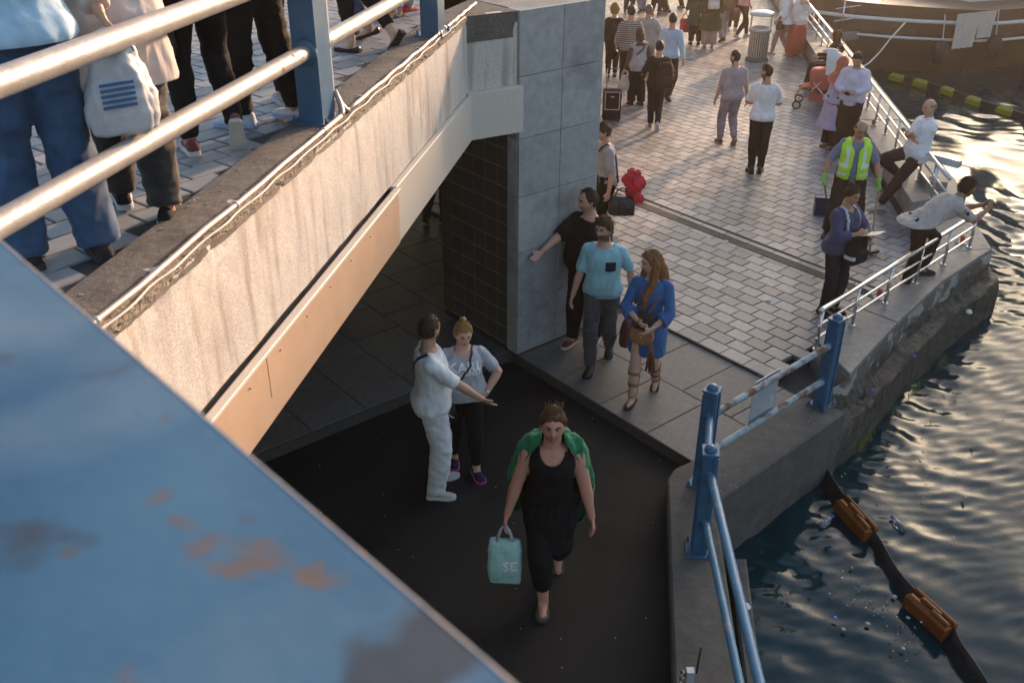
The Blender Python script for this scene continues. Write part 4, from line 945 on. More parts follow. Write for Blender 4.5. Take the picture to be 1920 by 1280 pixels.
# torso table: t along spine (0 pelvis .. 1 shoulders), half width, half depth
def torso_w(t, g, sex, belly):
    T = np.array([-.14, -.05, .08, .25, .45, .65, .82, .95, 1.03, 1.1]);
    W = np.array([.155, .172, .168, .15, .145, .158, .17, .158, .115, .06]) if sex == 'm' else np.array([.16, .182, .175, .145, .132, .142, .15, .138, .1, .055])
    D = np.array([.1, .118, .115, .105, .1, .11, .112, .095, .075, .055]) if sex == 'm' else np.array([.105, .122, .115, .1, .094, .115, .115, .09, .07, .052])
    w_ = np.interp(t, T, W); d_ = np.interp(t, T, D); b = belly * math.exp(-((t - .25) / .3) ** 2)
    return w_ * (1 + (g - 1) * .9) + b * .5, d_ * g + b
def torso_rings(k, t0, t1, off, g, sex, belly, n=9, flare=0., N=20, hemx=0.):
    rs = []
    for i in range(n):
        t = t0 + (t1 - t0) * i / (n - 1); c = k.P + (k.C - k.P) * t
        u = min(1, max(0, t)); ax = unit(k.px * (1 - u) + k.cx * u); ay = unit(k.py * (1 - u) + k.cy * u)
        w_, d_ = torso_w(t, g, sex, belly); o_ = off + flare * max(0, (.35 - t)) + hemx * min(1, max(0, (.22 - t) / .2))
        if t < 0: ax, ay = k.px, k.py; c = k.P + np.array([0, 0, .47 * t])
        fwd = .02 * math.exp(-((t - .7) / .25) ** 2) * (1.4 if sex == 'f' else .5) + (belly * .6 * math.exp(-((t - .25) / .3) ** 2)) - (.012 if t < .15 else 0)
        rs.append(ring(c + ay * (fwd - hemx * .9 * min(1, max(0, (.22 - t) / .2))), ax, ay, w_ + o_, d_ + o_ + hemx * .4 * min(1, max(0, (.22 - t) / .2)), N, .86))
    return rs
def head_pts(k, hairline=None, infl=1.0, nu=40, nv=30):
    V = []; info = []
    for i in range(nv + 1):
        a = math.pi * i / nv; nz = -math.cos(a); r = math.sin(a)
        for j in range(nu):
            b = 2 * math.pi * j / nu; nx, ny = r * math.cos(b), r * math.sin(b)
            V.append(head_shape(nx, ny, nz)); info.append((nx, ny, nz))
    V = np.array(V); f = [(i * nu + j, i * nu + (j + 1) % nu, (i + 1) * nu + (j + 1) % nu, (i + 1) * nu + j) for i in range(nv) for j in range(nu)]
    return V, f, np.array(info)
def gs(x, s): return math.exp(-(x / s) ** 2)
def head_shape(nx, ny, nz):
    x, y, z = .081 * nx, .1 * ny, .122 * nz
    if nz < 0:
        q = -nz; x *= 1 - .28 * q ** 1.6; 
        if ny < 0: y *= 1 - .35 * q
        else: y *= 1 - .06 * q
    if ny > 0: x *= 1 - .06 * ny
    if ny > .3:
        y += .024 * gs(nx, .15) * (gs(nz + .2, .14) + .55 * gs(nz + .0, .16))          # nose
        y -= .010 * (gs(nx - .4, .2) + gs(nx + .4, .2)) * gs(nz - .07, .11)           # sockets
        y += .005 * gs(nz - .24, .09) * gs(nx, .6)                                    # brow
        y += .006 * gs(nx, .28) * gs(nz + .5, .07) + .004 * gs(nx, .25) * gs(nz + .63, .06)
        y += .012 * gs(nx, .35) * gs(nz + .85, .14)                                   # chin
    return (x, y, z)
def headM(k): return np.stack([k.hx, k.hfwd, k.hz], 1)
SKINS = {'light': (.56, .33, .24), 'fair': (.6, .37, .28), 'tan': (.42, .24, .155), 'olive': (.48, .28, .19), 'dark': (.3, .165, .1), 'red': (.52, .27, .2)}
def body_mesh(k, g, sex, belly, arm=1.0, leg=1.0, vox=.009):
    mb = MB()
    loft(mb, torso_rings(k, -.14, 1.1, -.004, g, sex, belly, 12))
    limb(mb, [k.neck - k.up * .03, k.neck + (k.head - k.neck) * .55], [.066 * (1 + (g - 1) * .5), .058])
    V, f, inf = head_pts(k); mb.add((V @ headM(k).T) + k.head, f)
    for s_ in (-1, 1): mb.ball(k.head + k.hx * .081 * s_ - k.hfwd * .008 + k.hz * .002, (.012, .02, .03), 8, 6)
    for i, sgn in enumerate((-1, 1)):
        p, r = interp_path([k.hip[i], k.knee[i], k.ank[i]], [.088 * leg, .058 * leg, .04], 5)
        for q in range(5, 11): r[q] += .012 * leg * gs((q - 6.6) / 4, .4)
        limb(mb, p, r)
        mb.ball(k.hip[i] + np.array([0, -.02, .01]), (.078 * leg, .08 * leg, .095), 10, 8)
        # foot stub
        F_ = rotf(k.feet[i][3], k.feet[i][4]); limb(mb, [k.ank[i], k.ank[i] + F_ @ np.array([0, .03, -.05]), k.ank[i] + F_ @ np.array([0, .12, -.062])], [.04, .038, .024])
        p, r = interp_path([k.sh[i], k.elb[i], k.wri[i]], [.053 * arm, .042 * arm, .027], 5)
        r[6] += .004; r[7] += .003; limb(mb, p, r)
        hand(mb, k, i)
    return mb
def hand(mb, k, i, curl=None):
    sgn = (-1, 1)[i]; d = k.hdir[i]; w_ = k.wri[i]; pal = getattr(k, 'palm', [None, None])[i]
    nrm = unit(pal) if pal is not None else unit(np.array([-sgn, .2, 0]) - d * np.dot(d, [-sgn, .2, 0]))
    nrm = unit(nrm - d * np.dot(nrm, d)); sd = np.cross(d, nrm) * (1 if i == 1 else -1)     # sd points to the thumb side
    cu = getattr(k, 'curl', [25, 25])[i]
    loft(mb, [ring(w_ + d * t, sd, nrm, a, b, 10) for t, a, b in ((-.01, .024, .02), (.03, .036, .016), (.07, .041, .014), (.09, .039, .011))])
    for q, (o_, L_) in enumerate(((.03, .068), (.011, .077), (-.009, .072), (-.028, .056))):
        p0 = w_ + d * .075 + sd * o_; a = R(cu); d1 = unit(d * math.cos(a) + nrm * math.sin(a)); d2 = unit(d * math.cos(2.1 * a) + nrm * math.sin(2.1 * a))
        p1 = p0 + d1 * L_ * .6; p2 = p1 + d2 * L_ * .5; mb.tube([p0, p1, p2, p2 + d2 * .004], [.0105, .0098, .008, .004], 8)
    t0 = w_ + d * .02 + sd * .024; td = unit(d * .75 + sd * .65 + nrm * .3); t1 = t0 + td * .045; t2 = t1 + unit(d * .9 + sd * .25 + nrm * .35) * .033
    mb.tube([t0, t1, t2], [.015, .0115, .008], 8)
def finish_body(k, mb, vox, skin, beard=0., lips=1., brow=(.05, .03, .02), parent=None, bald=None, bare=False, makeup=0):
    v, f = remesh(mb.v, mb.f, vox, 2, .4)
    col = np.tile(np.array(SKINS[skin]), (len(v), 1)); L_ = (v - k.head) @ headM(k)
    x, y, z = L_[:, 0], L_[:, 1], L_[:, 2]; face = (np.abs(z) < .13) & (np.abs(x) < .1) & (np.abs(y) < .14)
    def put(mask, c, a=1.0): col[:] = col * (1 - (mask * a)[:, None]) + np.array(c) * (mask * a)[:, None]
    fr_ = face & (y > .03)
    red = np.array(SKINS[skin]) * np.array([1.05, .72, .7])
    put(fr_ * np.exp(-((np.abs(x) - .042) / .018) ** 2 - ((z + .02) / .022) ** 2), red, .5)
    put(fr_ * np.exp(-(x / .014) ** 2 - ((z + .022) / .015) ** 2), red, .4)
    if beard:
        bm = face & (y > -.02); put(bm * np.clip((-.028 - z) / .012, 0, 1) * np.clip((np.abs(x) * .5 + .12 + z) / .03, 0, 1) * (z > -.135), brow, beard)
        put(fr_ * np.exp(-((z + .042) / .006) ** 2) * (np.abs(x) < .032), brow, beard)
    put(fr_ * np.exp(-((np.abs(x) - .031) / .018) ** 2 - ((z - .012) / .012) ** 2), np.array(SKINS[skin]) * .55, .6)
    put(fr_ * np.exp(-((np.abs(x) - .031) / .017) ** 2 - ((z - .029 + .1 * (np.abs(x) - .03)) / .0055) ** 2), brow, .75)
    put(fr_ * np.exp(-(x / .022) ** 2 - ((z + .058) / .007) ** 2), (.36, .12, .1), .75 * lips)
    v2 = v + vnormals(v, f) * (.0012 * wr_noise(v, 3, .05))[:, None]
    return grid_mesh('body', v2 * k.s, f, 'skin', parent, col)
def face_parts(k, e, body, brow, lips=1., beard=0.):
    bv = BVHTree.FromPolygons([tuple(v.co) for v in body.data.vertices], [tuple(q.vertices) for q in body.data.polygons]); Mh = headM(k)
    def on(x, z, lift=.0):
        o_ = (k.head + Mh @ np.array([x, .3, z])) * k.s; h_ = bv.ray_cast(Vector(o_), Vector(-k.hfwd)); p = np.array(h_[0]) if h_[0] is not None else (k.head + Mh @ np.array([x, .09, z])) * k.s
        return p + k.hfwd * lift
    def ell(name, c, rx, ry, rz, m_):
        b = MB().ball((0, 0, 0), (rx, ry, rz), 10, 6); obj(name, [c + Mh @ np.array(p) for p in b.v], b.f, m_, e, True, True)
    for s_ in (-1, 1):
        ell('eye', on(.032 * s_, .012, -.001), .0135, .005, .0062, fabric((.5, .46, .43), kind_='gloss')); ell('iris', on(.032 * s_, .012, .003), .0062, .003, .006, fabric((.02, .013, .01), kind_='gloss'))
        pts = [on(x * s_, z, .0025) for x, z in ((.014, .027), (.026, .033), (.04, .034), (.052, .027))]; b = MB().tube(pts, [.0035, .0048, .0042, .002], 6); obj('eyebrow', b.v, b.f, fabric(brow, kind_='hair'), e, True, True)
        b = MB().tube([on(x * s_, z, .0015) for x, z in ((.018, .015), (.032, .0195), (.046, .013))], [.0015, .0026, .0015], 5); obj('eyelid', b.v, b.f, fabric((.05, .03, .025)), e, True, True)
        ell('nostril', on(.009 * s_, -.034, -.002), .004, .004, .0025, fabric((.06, .025, .02)))
    b = MB().tube([on(x, z, .002) for x, z in ((-.025, -.06), (-.012, -.0565), (0, -.0585), (.012, -.0565), (.025, -.06))], [.0015, .0038, .004, .0038, .0015], 6); obj('upper_lip', b.v, b.f, fabric((.34, .12, .1) if lips else (.3, .15, .12)), e, True, True)
    b = MB().tube([on(x, z, .002) for x, z in ((-.022, -.0645), (-.01, -.068), (0, -.069), (.01, -.068), (.022, -.0645))], [.0015, .0042, .005, .0042, .0015], 6); obj('lower_lip', b.v, b.f, fabric((.42, .17, .14)), e, True, True)
def hair_shell(k, style, c, parent, seed=1, strands=0):
    """deformed skull shell: raised where hair grows, sunk where it does not"""
    V, f, n = head_pts(k, nu=48, nv=34); out = []; rg = random.Random(seed)
    vol = {'short': .012, 'crop': .006, 'bun': .010, 'long': .018, 'curly': .034, 'receding': .008, 'bald': .004, 'quiff': .016}[style]
    for p, (nx, ny, nz) in zip(V, n):
        az = math.atan2(ny, abs(nx))            # +90 = front
        t = math.degrees(az)
        line = np.interp(t, [-90, -20, 5, 20, 40, 60, 90], {'short': [-.62, -.5, -.12, .15, .5, .6, .6], 'crop': [-.6, -.5, -.1, .2, .52, .6, .62], 'bun': [-.55, -.4, -.05, .1, .42, .56, .62], 'long': [-1.3, -1.2, -.9, .0, .4, .6, .68],
            'curly': [-.7, -.7, -.5, .1, .45, .6, .62], 'receding': [-.62, -.5, -.12, .2, .72, .85, .72], 'bald': [-.55, -.4, .0, .3, 1.5, 1.5, 1.5], 'quiff': [-.6, -.5, -.12, .15, .48, .58, .6]}[style])
        if style == 'bald' and nz > .45: line = 2
        line += .07 * mnoise.noise(Vector((nx * 7, ny * 7, seed * 1.3)))
        m_ = 1 / (1 + math.exp(-(nz - line) / .045))
        e = vol * (1 + .35 * mnoise.noise(Vector((nx * 4, ny * 4, nz * 4 + seed))) + (.5 if style in ('curly', 'quiff', 'bun') else .3) * mnoise.noise(Vector((nx * 11, ny * 11, nz * 5))))
        if style == 'quiff' and nz > .5 and ny > 0: e += .016 * ny
        if style in ('short', 'quiff', 'crop') and nz < .25: e *= .6
        r = np.array([nx, ny, nz]); q = np.array(p) + r * (e * m_ - .012 * (1 - m_)); out.append(q)
    W = np.array(out) @ headM(k).T + k.head
    if strands:
        Mh = headM(k); mb = MB(); out_ = np.array(out); flow = np.array({'bun': (0, -.75, .65), 'quiff': (0, .3, -.4), 'long': (0, -.3, -1)}.get(style, (0, -.35, -.9)))
        for _ in range(strands):
            i = rg.randrange(len(out)); nx, ny, nz = n[i]; line = 0
            if nz < .05 and not (ny < -.2 and nz > -.45): continue
            if np.linalg.norm(out_[i]) < np.linalg.norm(head_shape(nx, ny, nz)) + .003: continue
            nn = np.array([nx, ny, nz]); fl = flow + np.array([rg.uniform(-.35, .35), rg.uniform(-.3, .3), rg.uniform(-.3, .3)]); fl = unit(fl - nn * np.dot(fl, nn)); L_ = rg.uniform(.025, .06) if style != 'crop' else rg.uniform(.012, .025)
            p0 = out_[i] + nn * .001; p1 = p0 + fl * L_ * .5 + nn * .005; p2 = p0 + fl * L_ + nn * (.002 - L_ * L_ * 3.5)
            mb.tube([(k.head + Mh @ q) * k.s for q in (p0, p1, p2)], [.0022, .0026, .0008], 4)
        if mb.v: kind(obj('hair_strands', mb.v, mb.f, fabric(tuple(x * rg.uniform(1.1, 1.5) for x in c), kind_='hair'), parent, True, True), 'stuff')
    return grid_mesh('hair', W * k.s, np.array(f), fabric(c, kind_='hair'), parent)
def edge_smooth(v, f, it=10):
    e = np.concatenate([np.sort(f[:, [i, (i + 1) % 4]], 1) for i in range(4)]); e = e[e[:, 0] != e[:, 1]]; key = e[:, 0].astype(np.int64) * len(v) + e[:, 1]; u, ix, c = np.unique(key, return_index=True, return_counts=True); b = e[ix[c == 1]]
    nb = {}
    for a_, b_ in b: nb.setdefault(int(a_), []).append(int(b_)); nb.setdefault(int(b_), []).append(int(a_))
    ids = np.array([i for i, l_ in nb.items() if len(l_) == 2], dtype=int)
    if len(ids) == 0: return v, []
    n1 = np.array([nb[i][0] for i in ids]); n2 = np.array([nb[i][1] for i in ids]); v = v.copy()
    for _ in range(it): v[ids] = .34 * v[ids] + .33 * (v[n1] + v[n2])
    loops = []; seen = set()
    for st in ids:
        if int(st) in seen: continue
        lp = [int(st)]; seen.add(int(st)); cur = int(st)
        while True:
            nx_ = [q for q in nb[cur] if q not in seen]
            if not nx_: break
            cur = nx_[0]; seen.add(cur); lp.append(cur)
        if len(lp) > 12: loops.append(lp)
    return v, loops
def blob_mesh(name, mb, k, vox, material, parent, smooth=3, wr=0., seed=1, lam=.09, cut=None, thick=None, stretch=(1, 1, .55), rim=0.):
    v, f = remesh(mb.v, mb.f, vox, smooth)
    if wr: v = v + vnormals(v, f) * (wr * wr_noise(v, seed, lam, stretch))[:, None]
    if cut is not None:
        m_ = cut(v); keep = ~m_[f].any(1); f = f[keep]; used = np.unique(f); rm = -np.ones(len(v), dtype=np.int64); rm[used] = np.arange(len(used)); v = v[used]; f = rm[f]; v, loops = edge_smooth(v, f, 24)
        if rim:
            for lp in loops:
                pts = [v[i] * k.s for i in lp[::2]] + [v[lp[0]] * k.s]
                t_ = MB().tube(pts, rim, 6, False); obj('trim', t_.v, t_.f, material, parent, True, True)
    return grid_mesh(name, v * (k.s if k is not None else 1), f, material, parent)
def shoe_geo(L=.27, W=.048, top=.075, style='sneaker'):
    ys = [-.085, -.075, -.05, -.01, .04, .085, .125, .155, .17]; sc = L / .27
    w_ = [.02, .032, .037, .036, .04, .046, .044, .032, .012]; h_ = [.05, .085, .092, .088, .075, .058, .05, .042, .03]
    if style == 'flat': h_ = [.04, .055, .045, .03, .025, .03, .035, .032, .022]
    if style == 'boot': h_ = [.1, .13, .135, .13, .1, .07, .06, .05, .03]
    if style == 'clog': h_ = [.03, .04, .05, .06, .07, .075, .07, .058, .035]; w_ = [.022, .034, .04, .042, .048, .054, .053, .042, .02]
    if style == 'sandal': h_ = [.022, .028, .02, .018, .017, .02, .022, .018, .014]
    up_, so = MB(), MB(); n = 14
    def sec(y, w0, z0, z1):
        return [np.array([w0 * math.copysign(abs(math.cos(t)) ** .8, math.cos(t)), y * sc, z0 + (z1 - z0) * (max(0, math.sin(t)) ** .75 if math.sin(t) > 0 else 0)]) for t in np.linspace(0, 2 * math.pi, n, endpoint=False)]
    loft(up_, [sec(y, w0, .012, h) for y, w0, h in zip(ys, w_, h_)])
    def sec2(y, w0): return [np.array([s_ * (w0 + .004), y * sc, z]) for s_, z in ((1, 0), (1, .024), (.9, .028), (-.9, .028), (-1, .024), (-1, 0))]
    loft(so, [sec2(y * 1.03, w0) for y, w0 in zip(ys, w_)])
    return up_, so
def shoes(k, spec, parent, only=None):
    """spec: (colour, sole colour, style)"""
    c, sc_, style = spec; u, so = shoe_geo(.27 if style != 'flat' else .25, style=style)
    for i in (0, 1):
        F_ = rotf(k.feet[i][3], k.feet[i][4]); base = k.ank[i] - F_ @ np.array([0, 0, .085])
        T = lambda mb: [(base + F_ @ np.array(p)) * k.s for p in mb.v]
        kd = 'leather' if style in ('flat', 'boot', 'sandal') else 'cloth'
        o = obj('shoe', T(u), u.f, fabric(c, kind_=kd), parent, True, True); o2 = obj('sole', T(so), so.f, fabric(sc_), o, False, True)
        if style == 'sneaker':
            l_ = MB()
            for q in range(4): l_.tube([np.array([-.022, .02 + q * .018, .083 - q * .006]), np.array([0, .022 + q * .018, .089 - q * .0065]), np.array([.022, .02 + q * .018, .083 - q * .006])], .0032, 5)
            obj('laces', T(l_), l_.f, fabric(sc_), o, True, True)
def shirt_geo(k, g, sex, belly, hem=-.1, sleeve=.55, off=.014, sl_off=.014, flare=.0, top=1.04, cuff=0., arm=1., hemx=.013):
    mb = MB(); loft(mb, torso_rings(k, hem, top, off, g, sex, belly, 14, flare, hemx=hemx))
    for i in (0, 1):
        L1 = .285; L2 = .25; tot = sleeve * (L1 + L2); pts = [k.sh[i] + (k.sh[i] - k.C) * .0 - k.up * .0]; rad = [.054 * arm + sl_off]
        n = 6; 
        for q in range(1, n + 1):
            d = tot * q / n
            if d <= L1: p = k.sh[i] + unit(k.elb[i] - k.sh[i]) * d; r = .053 + (.043 - .053) * d / L1
            else: p = k.elb[i] + unit(k.wri[i] - k.elb[i]) * (d - L1); r = .043 + (.029 - .043) * (d - L1) / L2
            fl_ = cuff * max(0, (q / n - .6) / .4)
            pts.append(p); rad.append(r * arm + sl_off + fl_)
        mb.tube(pts, rad, 14); mb.ball(pts[0], rad[0] * .96, 12, 8)
        mb.ball(k.sh[i] - unit(k.sh[i] - k.C) * .06 + k.up * .004, .05 + sl_off, 12, 8)
    return mb
def trouser_geo(k, g, sex, belly, off=.012, length=1.0, top=.2, wide=0., knee_off=None):
    mb = MB(); loft(mb, torso_rings(k, -.14, top, off * .8 + .004, g, sex, belly * .8, 6))
    lg = 1 + (g - 1) * .8
    for i in (0, 1):
        sh_ = .416 * (max(.0, (length - .5) * 2)); kn = k.knee[i]
        end = kn + unit(k.ank[i] - kn) * sh_ if length > .5 else k.hip[i] + (kn - k.hip[i]) * length * 2
        pts = [k.hip[i] + np.array([0, -.01, .02]), kn, end] if length > .5 else [k.hip[i], end]
        rad = [.094 * lg + off, .06 * lg + off + (knee_off if knee_off is not None else wide * .5), .046 + off + wide] if length > .5 else [.094 * lg + off, .075 * lg + off + wide]
        p, r = interp_path(pts, rad, 6)
        if length > .5:
            for q in range(6, 12): r[q] += .01 * gs((q - 7.5) / 4, .5)
        mb.tube(p, r, 16); mb.ball(pts[0] + np.array([0, -.022, 0]), (.085 * lg + off * .6, .088 * lg + off * .6, .1), 12, 8)
    return mb
def skirt_geo(k, prof, N=28):
    """prof: (z, half width, half depth, y offset)"""
    mb = MB(); loft(mb, [ring(np.array([k.P[0], k.P[1] + yo, z]), k.px, k.py, w_, d_, N, .9) for z, w_, d_, yo in prof]); return mb
def neck_cut(k, r=.085, depth=.06, back=.02):
    def f(v):
        q = (v - (k.neck + k.cy * .012)); a = q @ k.cx; b = q @ k.cy; c = q @ k.up
        lim = np.where(b > 0, -depth * np.sqrt(np.clip(1 - (a / r) ** 2, 0, 1)), -back * np.sqrt(np.clip(1 - (a / r) ** 2, 0, 1)))
        return (np.abs(a) < r) & (c > lim + .0) & (np.abs(b) < .16)
    return f
def hem_cut(k, hem, inner):
    def f(v):
        q = v - k.P; low = (q @ k.up) < .47 * hem if hem > 0 else (q[:, 2] < .47 * hem)
        near = np.zeros(len(v), bool)
        for i in (0, 1):
            for a, b in ((k.elb[i], k.wri[i]), (k.sh[i], k.elb[i])):
                d = b - a; t = np.clip(((v - a) @ d) / (d @ d), 0, 1.15); near |= np.linalg.norm(v - a - t[:, None] * d, axis=1) < .072
        return inner(v) | (low & ~near)
    return f
def place(x, y, lvl, hx=None, hy=None, h=None):
    """stand on the level seen at pixel (x, y); the head pixel gives the height"""
    p = px(x, y, lvl)
    if h is None: h = min(1.9, max(1.5, zat(hx, hy, p) - lvl))
    return p, h
def place_head(x, y, lvl, h): p = px(x, y, lvl + h); p[2] = lvl; return p
PCOUNT = [0]
def person(label, pos, az, h, sk=None, skin='light', sex='m', g=1.0, belly=0., hair=('short', (.03, .018, .01)), beard=0., top=None, bottom=None, shoe=((.05, .05, .05), (.5, .5, .5), 'sneaker'), vox=.011, cvox=.013, group=None, extra=None, lips=1., leg=1., arm=1., name='person'):
    PCOUNT[0] += 1; sd = PCOUNT[0] * 13
    e = thing('person', label, 'person', pos, -R(az), group)
    k = skeleton(h=h, **(sk or {})); k.g, k.sex, k.belly, k.arm = g, sex, belly, arm
    zmin = min(k.ank[i][2] - .085 for i in (0, 1))
    for a_, b_ in (sk or {}).items(): pass
    bro = tuple(x * .8 for x in hair[1]) if hair else (.05, .03, .02)
    if hasattr(pers_hook, '__call__'): pers_hook(k, label)
    bod = finish_body(k, body_mesh(k, g, sex, belly, arm, leg, vox), vox, skin, beard, lips, bro, e)
    if vox < .0112: face_parts(k, e, bod, bro, lips, beard)
    if hair and hair[0] != 'none': hair_shell(k, hair[0], hair[1], e, sd, 420 if vox < .0112 and hair[0] != 'bald' else 0)
    if bottom:
        b = dict(bottom); c = b.pop('c'); kd = b.pop('kind', 'cloth'); nm = b.pop('name', 'trousers'); w_ = b.pop('wr', .0045)
        blob_mesh(nm, trouser_geo(k, g, sex, belly, **b), k, cvox, fabric(c, kind_=kd), e, 3, w_, sd + 1, .1, stretch=(1, 1, 1.3))
    if top:
        t = dict(top); c = t.pop('c'); kd = t.pop('kind', 'cloth'); nm = t.pop('name', 'shirt'); w_ = t.pop('wr', .0065); nk = t.pop('neck', None); mt = t.pop('mat', None)
        hm_ = t.get('hem', -.1); t['hem'] = hm_ - .09
        k.shirt = blob_mesh(nm, shirt_geo(k, g, sex, belly, arm=arm, **t), k, cvox, mt or fabric(c, kind_=kd), e, 3, w_, sd + 2, .11, cut=hem_cut(k, hm_, neck_cut(k, *nk) if nk else neck_cut(k, .062, .02, .012)), rim=.006 if vox < .0125 else 0.)
    if shoe: shoes(k, shoe, e)
    if extra: extra(k, e)
    return e, k
def pers_hook(k, label): pass
def wpt(e, k, p):
    """person-local (1.75 m units) point to world"""
    c, s_ = math.cos(e.rotation_euler.z), math.sin(e.rotation_euler.z); p = np.array(p) * k.s
    return np.array([e.location[0] + c * p[0] - s_ * p[1], e.location[1] + s_ * p[0] + c * p[1], e.location[2] + p[2]])
def wdir(e, d): c, s_ = math.cos(e.rotation_euler.z), math.sin(e.rotation_euler.z); return np.array([c * d[0] - s_ * d[1], s_ * d[0] + c * d[1], d[2]])
def strap(k, e, pts, w_=.018, c=(.015, .015, .016), name='strap', kd='leather', t=.006, onto=None):
    """flat band through points (local units), pushed out to lie on a garment"""
    pts = [np.array(p, float) for p in pts]; fine = []
    for i in range(len(pts) - 1): fine += [pts[i] + (pts[i + 1] - pts[i]) * q / 8 for q in range(8)]
    fine.append(pts[-1])
    if onto is not None:
        bv = BVHTree.FromPolygons([tuple(v.co) for v in onto.data.vertices], [tuple(p.vertices) for p in onto.data.polygons]); ff = []
        for p in fine:
            loc, nr, ix, ds = bv.find_nearest(Vector(p * k.s)); ff.append((np.array(loc) + np.array(nr) * .005) / k.s)
        fine = ff
    mb = MB(); V = []; cen = (k.P + k.C) / 2
    for i, p in enumerate(fine):
        d = unit(fine[min(i + 1, len(fine) - 1)] - fine[max(0, i - 1)]); o_ = p - cen; o_ = unit(o_ - d * np.dot(o_, d)); s_ = np.cross(d, o_)
        for a, b in ((-1, 0), (1, 0), (1, 1), (-1, 1)): V.append((p + s_ * a * w_ / 2 + o_ * b * t) * k.s)
    n = len(fine); f = [(i * 4 + j, (i + 1) * 4 + j, (i + 1) * 4 + (j + 1) % 4, i * 4 + (j + 1) % 4) for i in range(n - 1) for j in range(4)] + [(0, 1, 2, 3), (n * 4 - 4, n * 4 - 3, n * 4 - 2, n * 4 - 1)]
    return obj(name, V, f, fabric(c, kind_=kd), e, True, True)
def soft_bag(name, label, cat, pos, size, c, kd='leather', rz=0., vox=.014, tilt=0., wr=.006, seed=1, sq=.6, taper=.85, handle=None, group=None, hc=None, sharp=2):
    """sagging bag hanging from its top point; handle = loop height"""
    e = thing(name, label, cat, pos, rz, group); w_, d_, h_ = size; mb = MB(); ex, ey = np.array([1., 0, 0]), np.array([0, 1., 0])
    loft(mb, [ring(np.array([tilt * (z + h_), 0, z - (handle or 0)]), ex, ey, w_ / 2 * f, d_ / 2 * g_, 20, sq) for z, f, g_ in ((-h_, .8, .7), (-h_ * .97, .95, .9), (-h_ * .8, 1, 1), (-h_ * .5, .97, 1), (-h_ * .2, taper, .8), (0, taper * .93, .35))])
    v, f = remesh(mb.v, mb.f, vox, sharp); v = v + vnormals(v, f) * (wr * wr_noise(v, seed, .08))[:, None]
    grid_mesh('bag_body', v, f, fabric(c, kind_=kd), e)
    if handle:
        for s_ in (-1, 1):
            hb = MB().tube([np.array([-w_ * .28, s_ * d_ * .12, -handle - .02]), np.array([-w_ * .2, s_ * d_ * .1, -handle * .4]), np.array([0, s_ * .008, 0]), np.array([w_ * .2, s_ * d_ * .1, -handle * .4]), np.array([w_ * .28, s_ * d_ * .12, -handle - .02])], .007, 7)
            obj('handle', hb.v, hb.f, fabric(hc or c, kind_=kd), e, True, True)
    return e
def decal_text(txt, size, k, e, onto, centre, xdir, updir, c, name='lettering', fwd=None):
    """flat lettering laid on a garment: each point projected along -fwd onto the cloth"""
    cu = bpy.data.curves.new('t', 'FONT'); cu.body = txt; cu.size = size; cu.align_x = 'CENTER'; cu.align_y = 'CENTER'; cu.resolution_u = 2; cu.offset = size * .03
    o = bpy.data.objects.new('t', cu); TS.collection.objects.link(o); TS.view_layers[0].update()
    me = bpy.data.meshes.new_from_object(o.evaluated_get(TS.view_layers[0].depsgraph)); bpy.data.objects.remove(o)
    bm = bmesh.new(); bm.from_mesh(me); bmesh.ops.triangulate(bm, faces=bm.faces)
    bmesh.ops.subdivide_edges(bm, edges=[ed for ed in bm.edges if ed.calc_length() > .012], cuts=1, use_grid_fill=False)
    bmesh.ops.triangulate(bm, faces=bm.faces)
    bm.to_mesh(me); bm.free()
    bv = BVHTree.FromPolygons([tuple(v.co) for v in onto.data.vertices], [tuple(p.vertices) for p in onto.data.polygons])
    fwd = unit(fwd if fwd is not None else np.cross(xdir, updir)); V = []
    for v in me.vertices:
        p = np.array(centre) + np.array(xdir) * v.co.x + np.array(updir) * v.co.y
        hit = bv.ray_cast(Vector(p + fwd * .3), Vector(-fwd)); q = np.array(hit[0]) if hit[0] is not None else p
        V.append(q + fwd * .006)
    f = [tuple(p.vertices) for p in me.polygons]; bpy.data.meshes.remove(me)
    return obj(name, V, f, fabric(c), e, False, True)
# ================================================================== PEOPLE: who stands where
BLK = (.011, .011, .013); DKB = (.02, .022, .03); DEN = (.03, .055, .1); WHT = (.72, .72, .74); BRN = (.035, .02, .012); BLD = (.3, .17, .07)
SN = 'sneaker'
STAND = {}
def walk(a=.25, lift=35, lead='r', spread=.08):
    f, b = (.0 if False else a, -a)
    L_ = (-spread, b, .0, -4, lift) if lead == 'r' else (-spread, f, 0, -4, 0)
    R__ = (spread, f, 0, 4, 0) if lead == 'r' else (spread, b, .0, 4, lift)
    return dict(feet=(L_, R__), pelvis=(0, 0, -.02 - a * .12))
# ---- the three on the asphalt
def ex_white(k, e):
    strap(k, e, [k.C + k.cx * .13 + k.up * .05 - k.cy * .02, k.C + k.cx * .02 - k.cy * .13 - k.up * .1, (k.P + k.C) / 2 - k.cx * .14 - k.cy * .09, k.P - k.cx * .2 + k.up * .03], .022, onto=k.shirt)
p, h = place(822, 918, 0, 817, 593)
eW, kW = person('man in white T-shirt and white trousers gesturing with his open palm', p, 78, h, dict(feet=((-.12, .06, 0, -14, 0), (.12, -.02, 0, 14, 0)), hands=((-.24, .1, .86), (.2, .42, 1.0)), poles=(None, (.35, -.35, -1)), head=(-38, 4, 0), lean=-3, palm=[None, (-.5, 0, .85)], curl=[25, 10]),
       'olive', 'm', 1.08, .02, ('crop', (.05, .03, .02)), .35, dict(c=(.8, .8, .83), sleeve=.5, hem=-.16, off=.02, sl_off=.02, wr=.006), dict(c=(.68, .68, .72), off=.02, wide=.014, wr=.005, length=1.02), ((.42, .42, .42), (.62, .6, .56), SN), .0095, .0127, extra=ex_white)
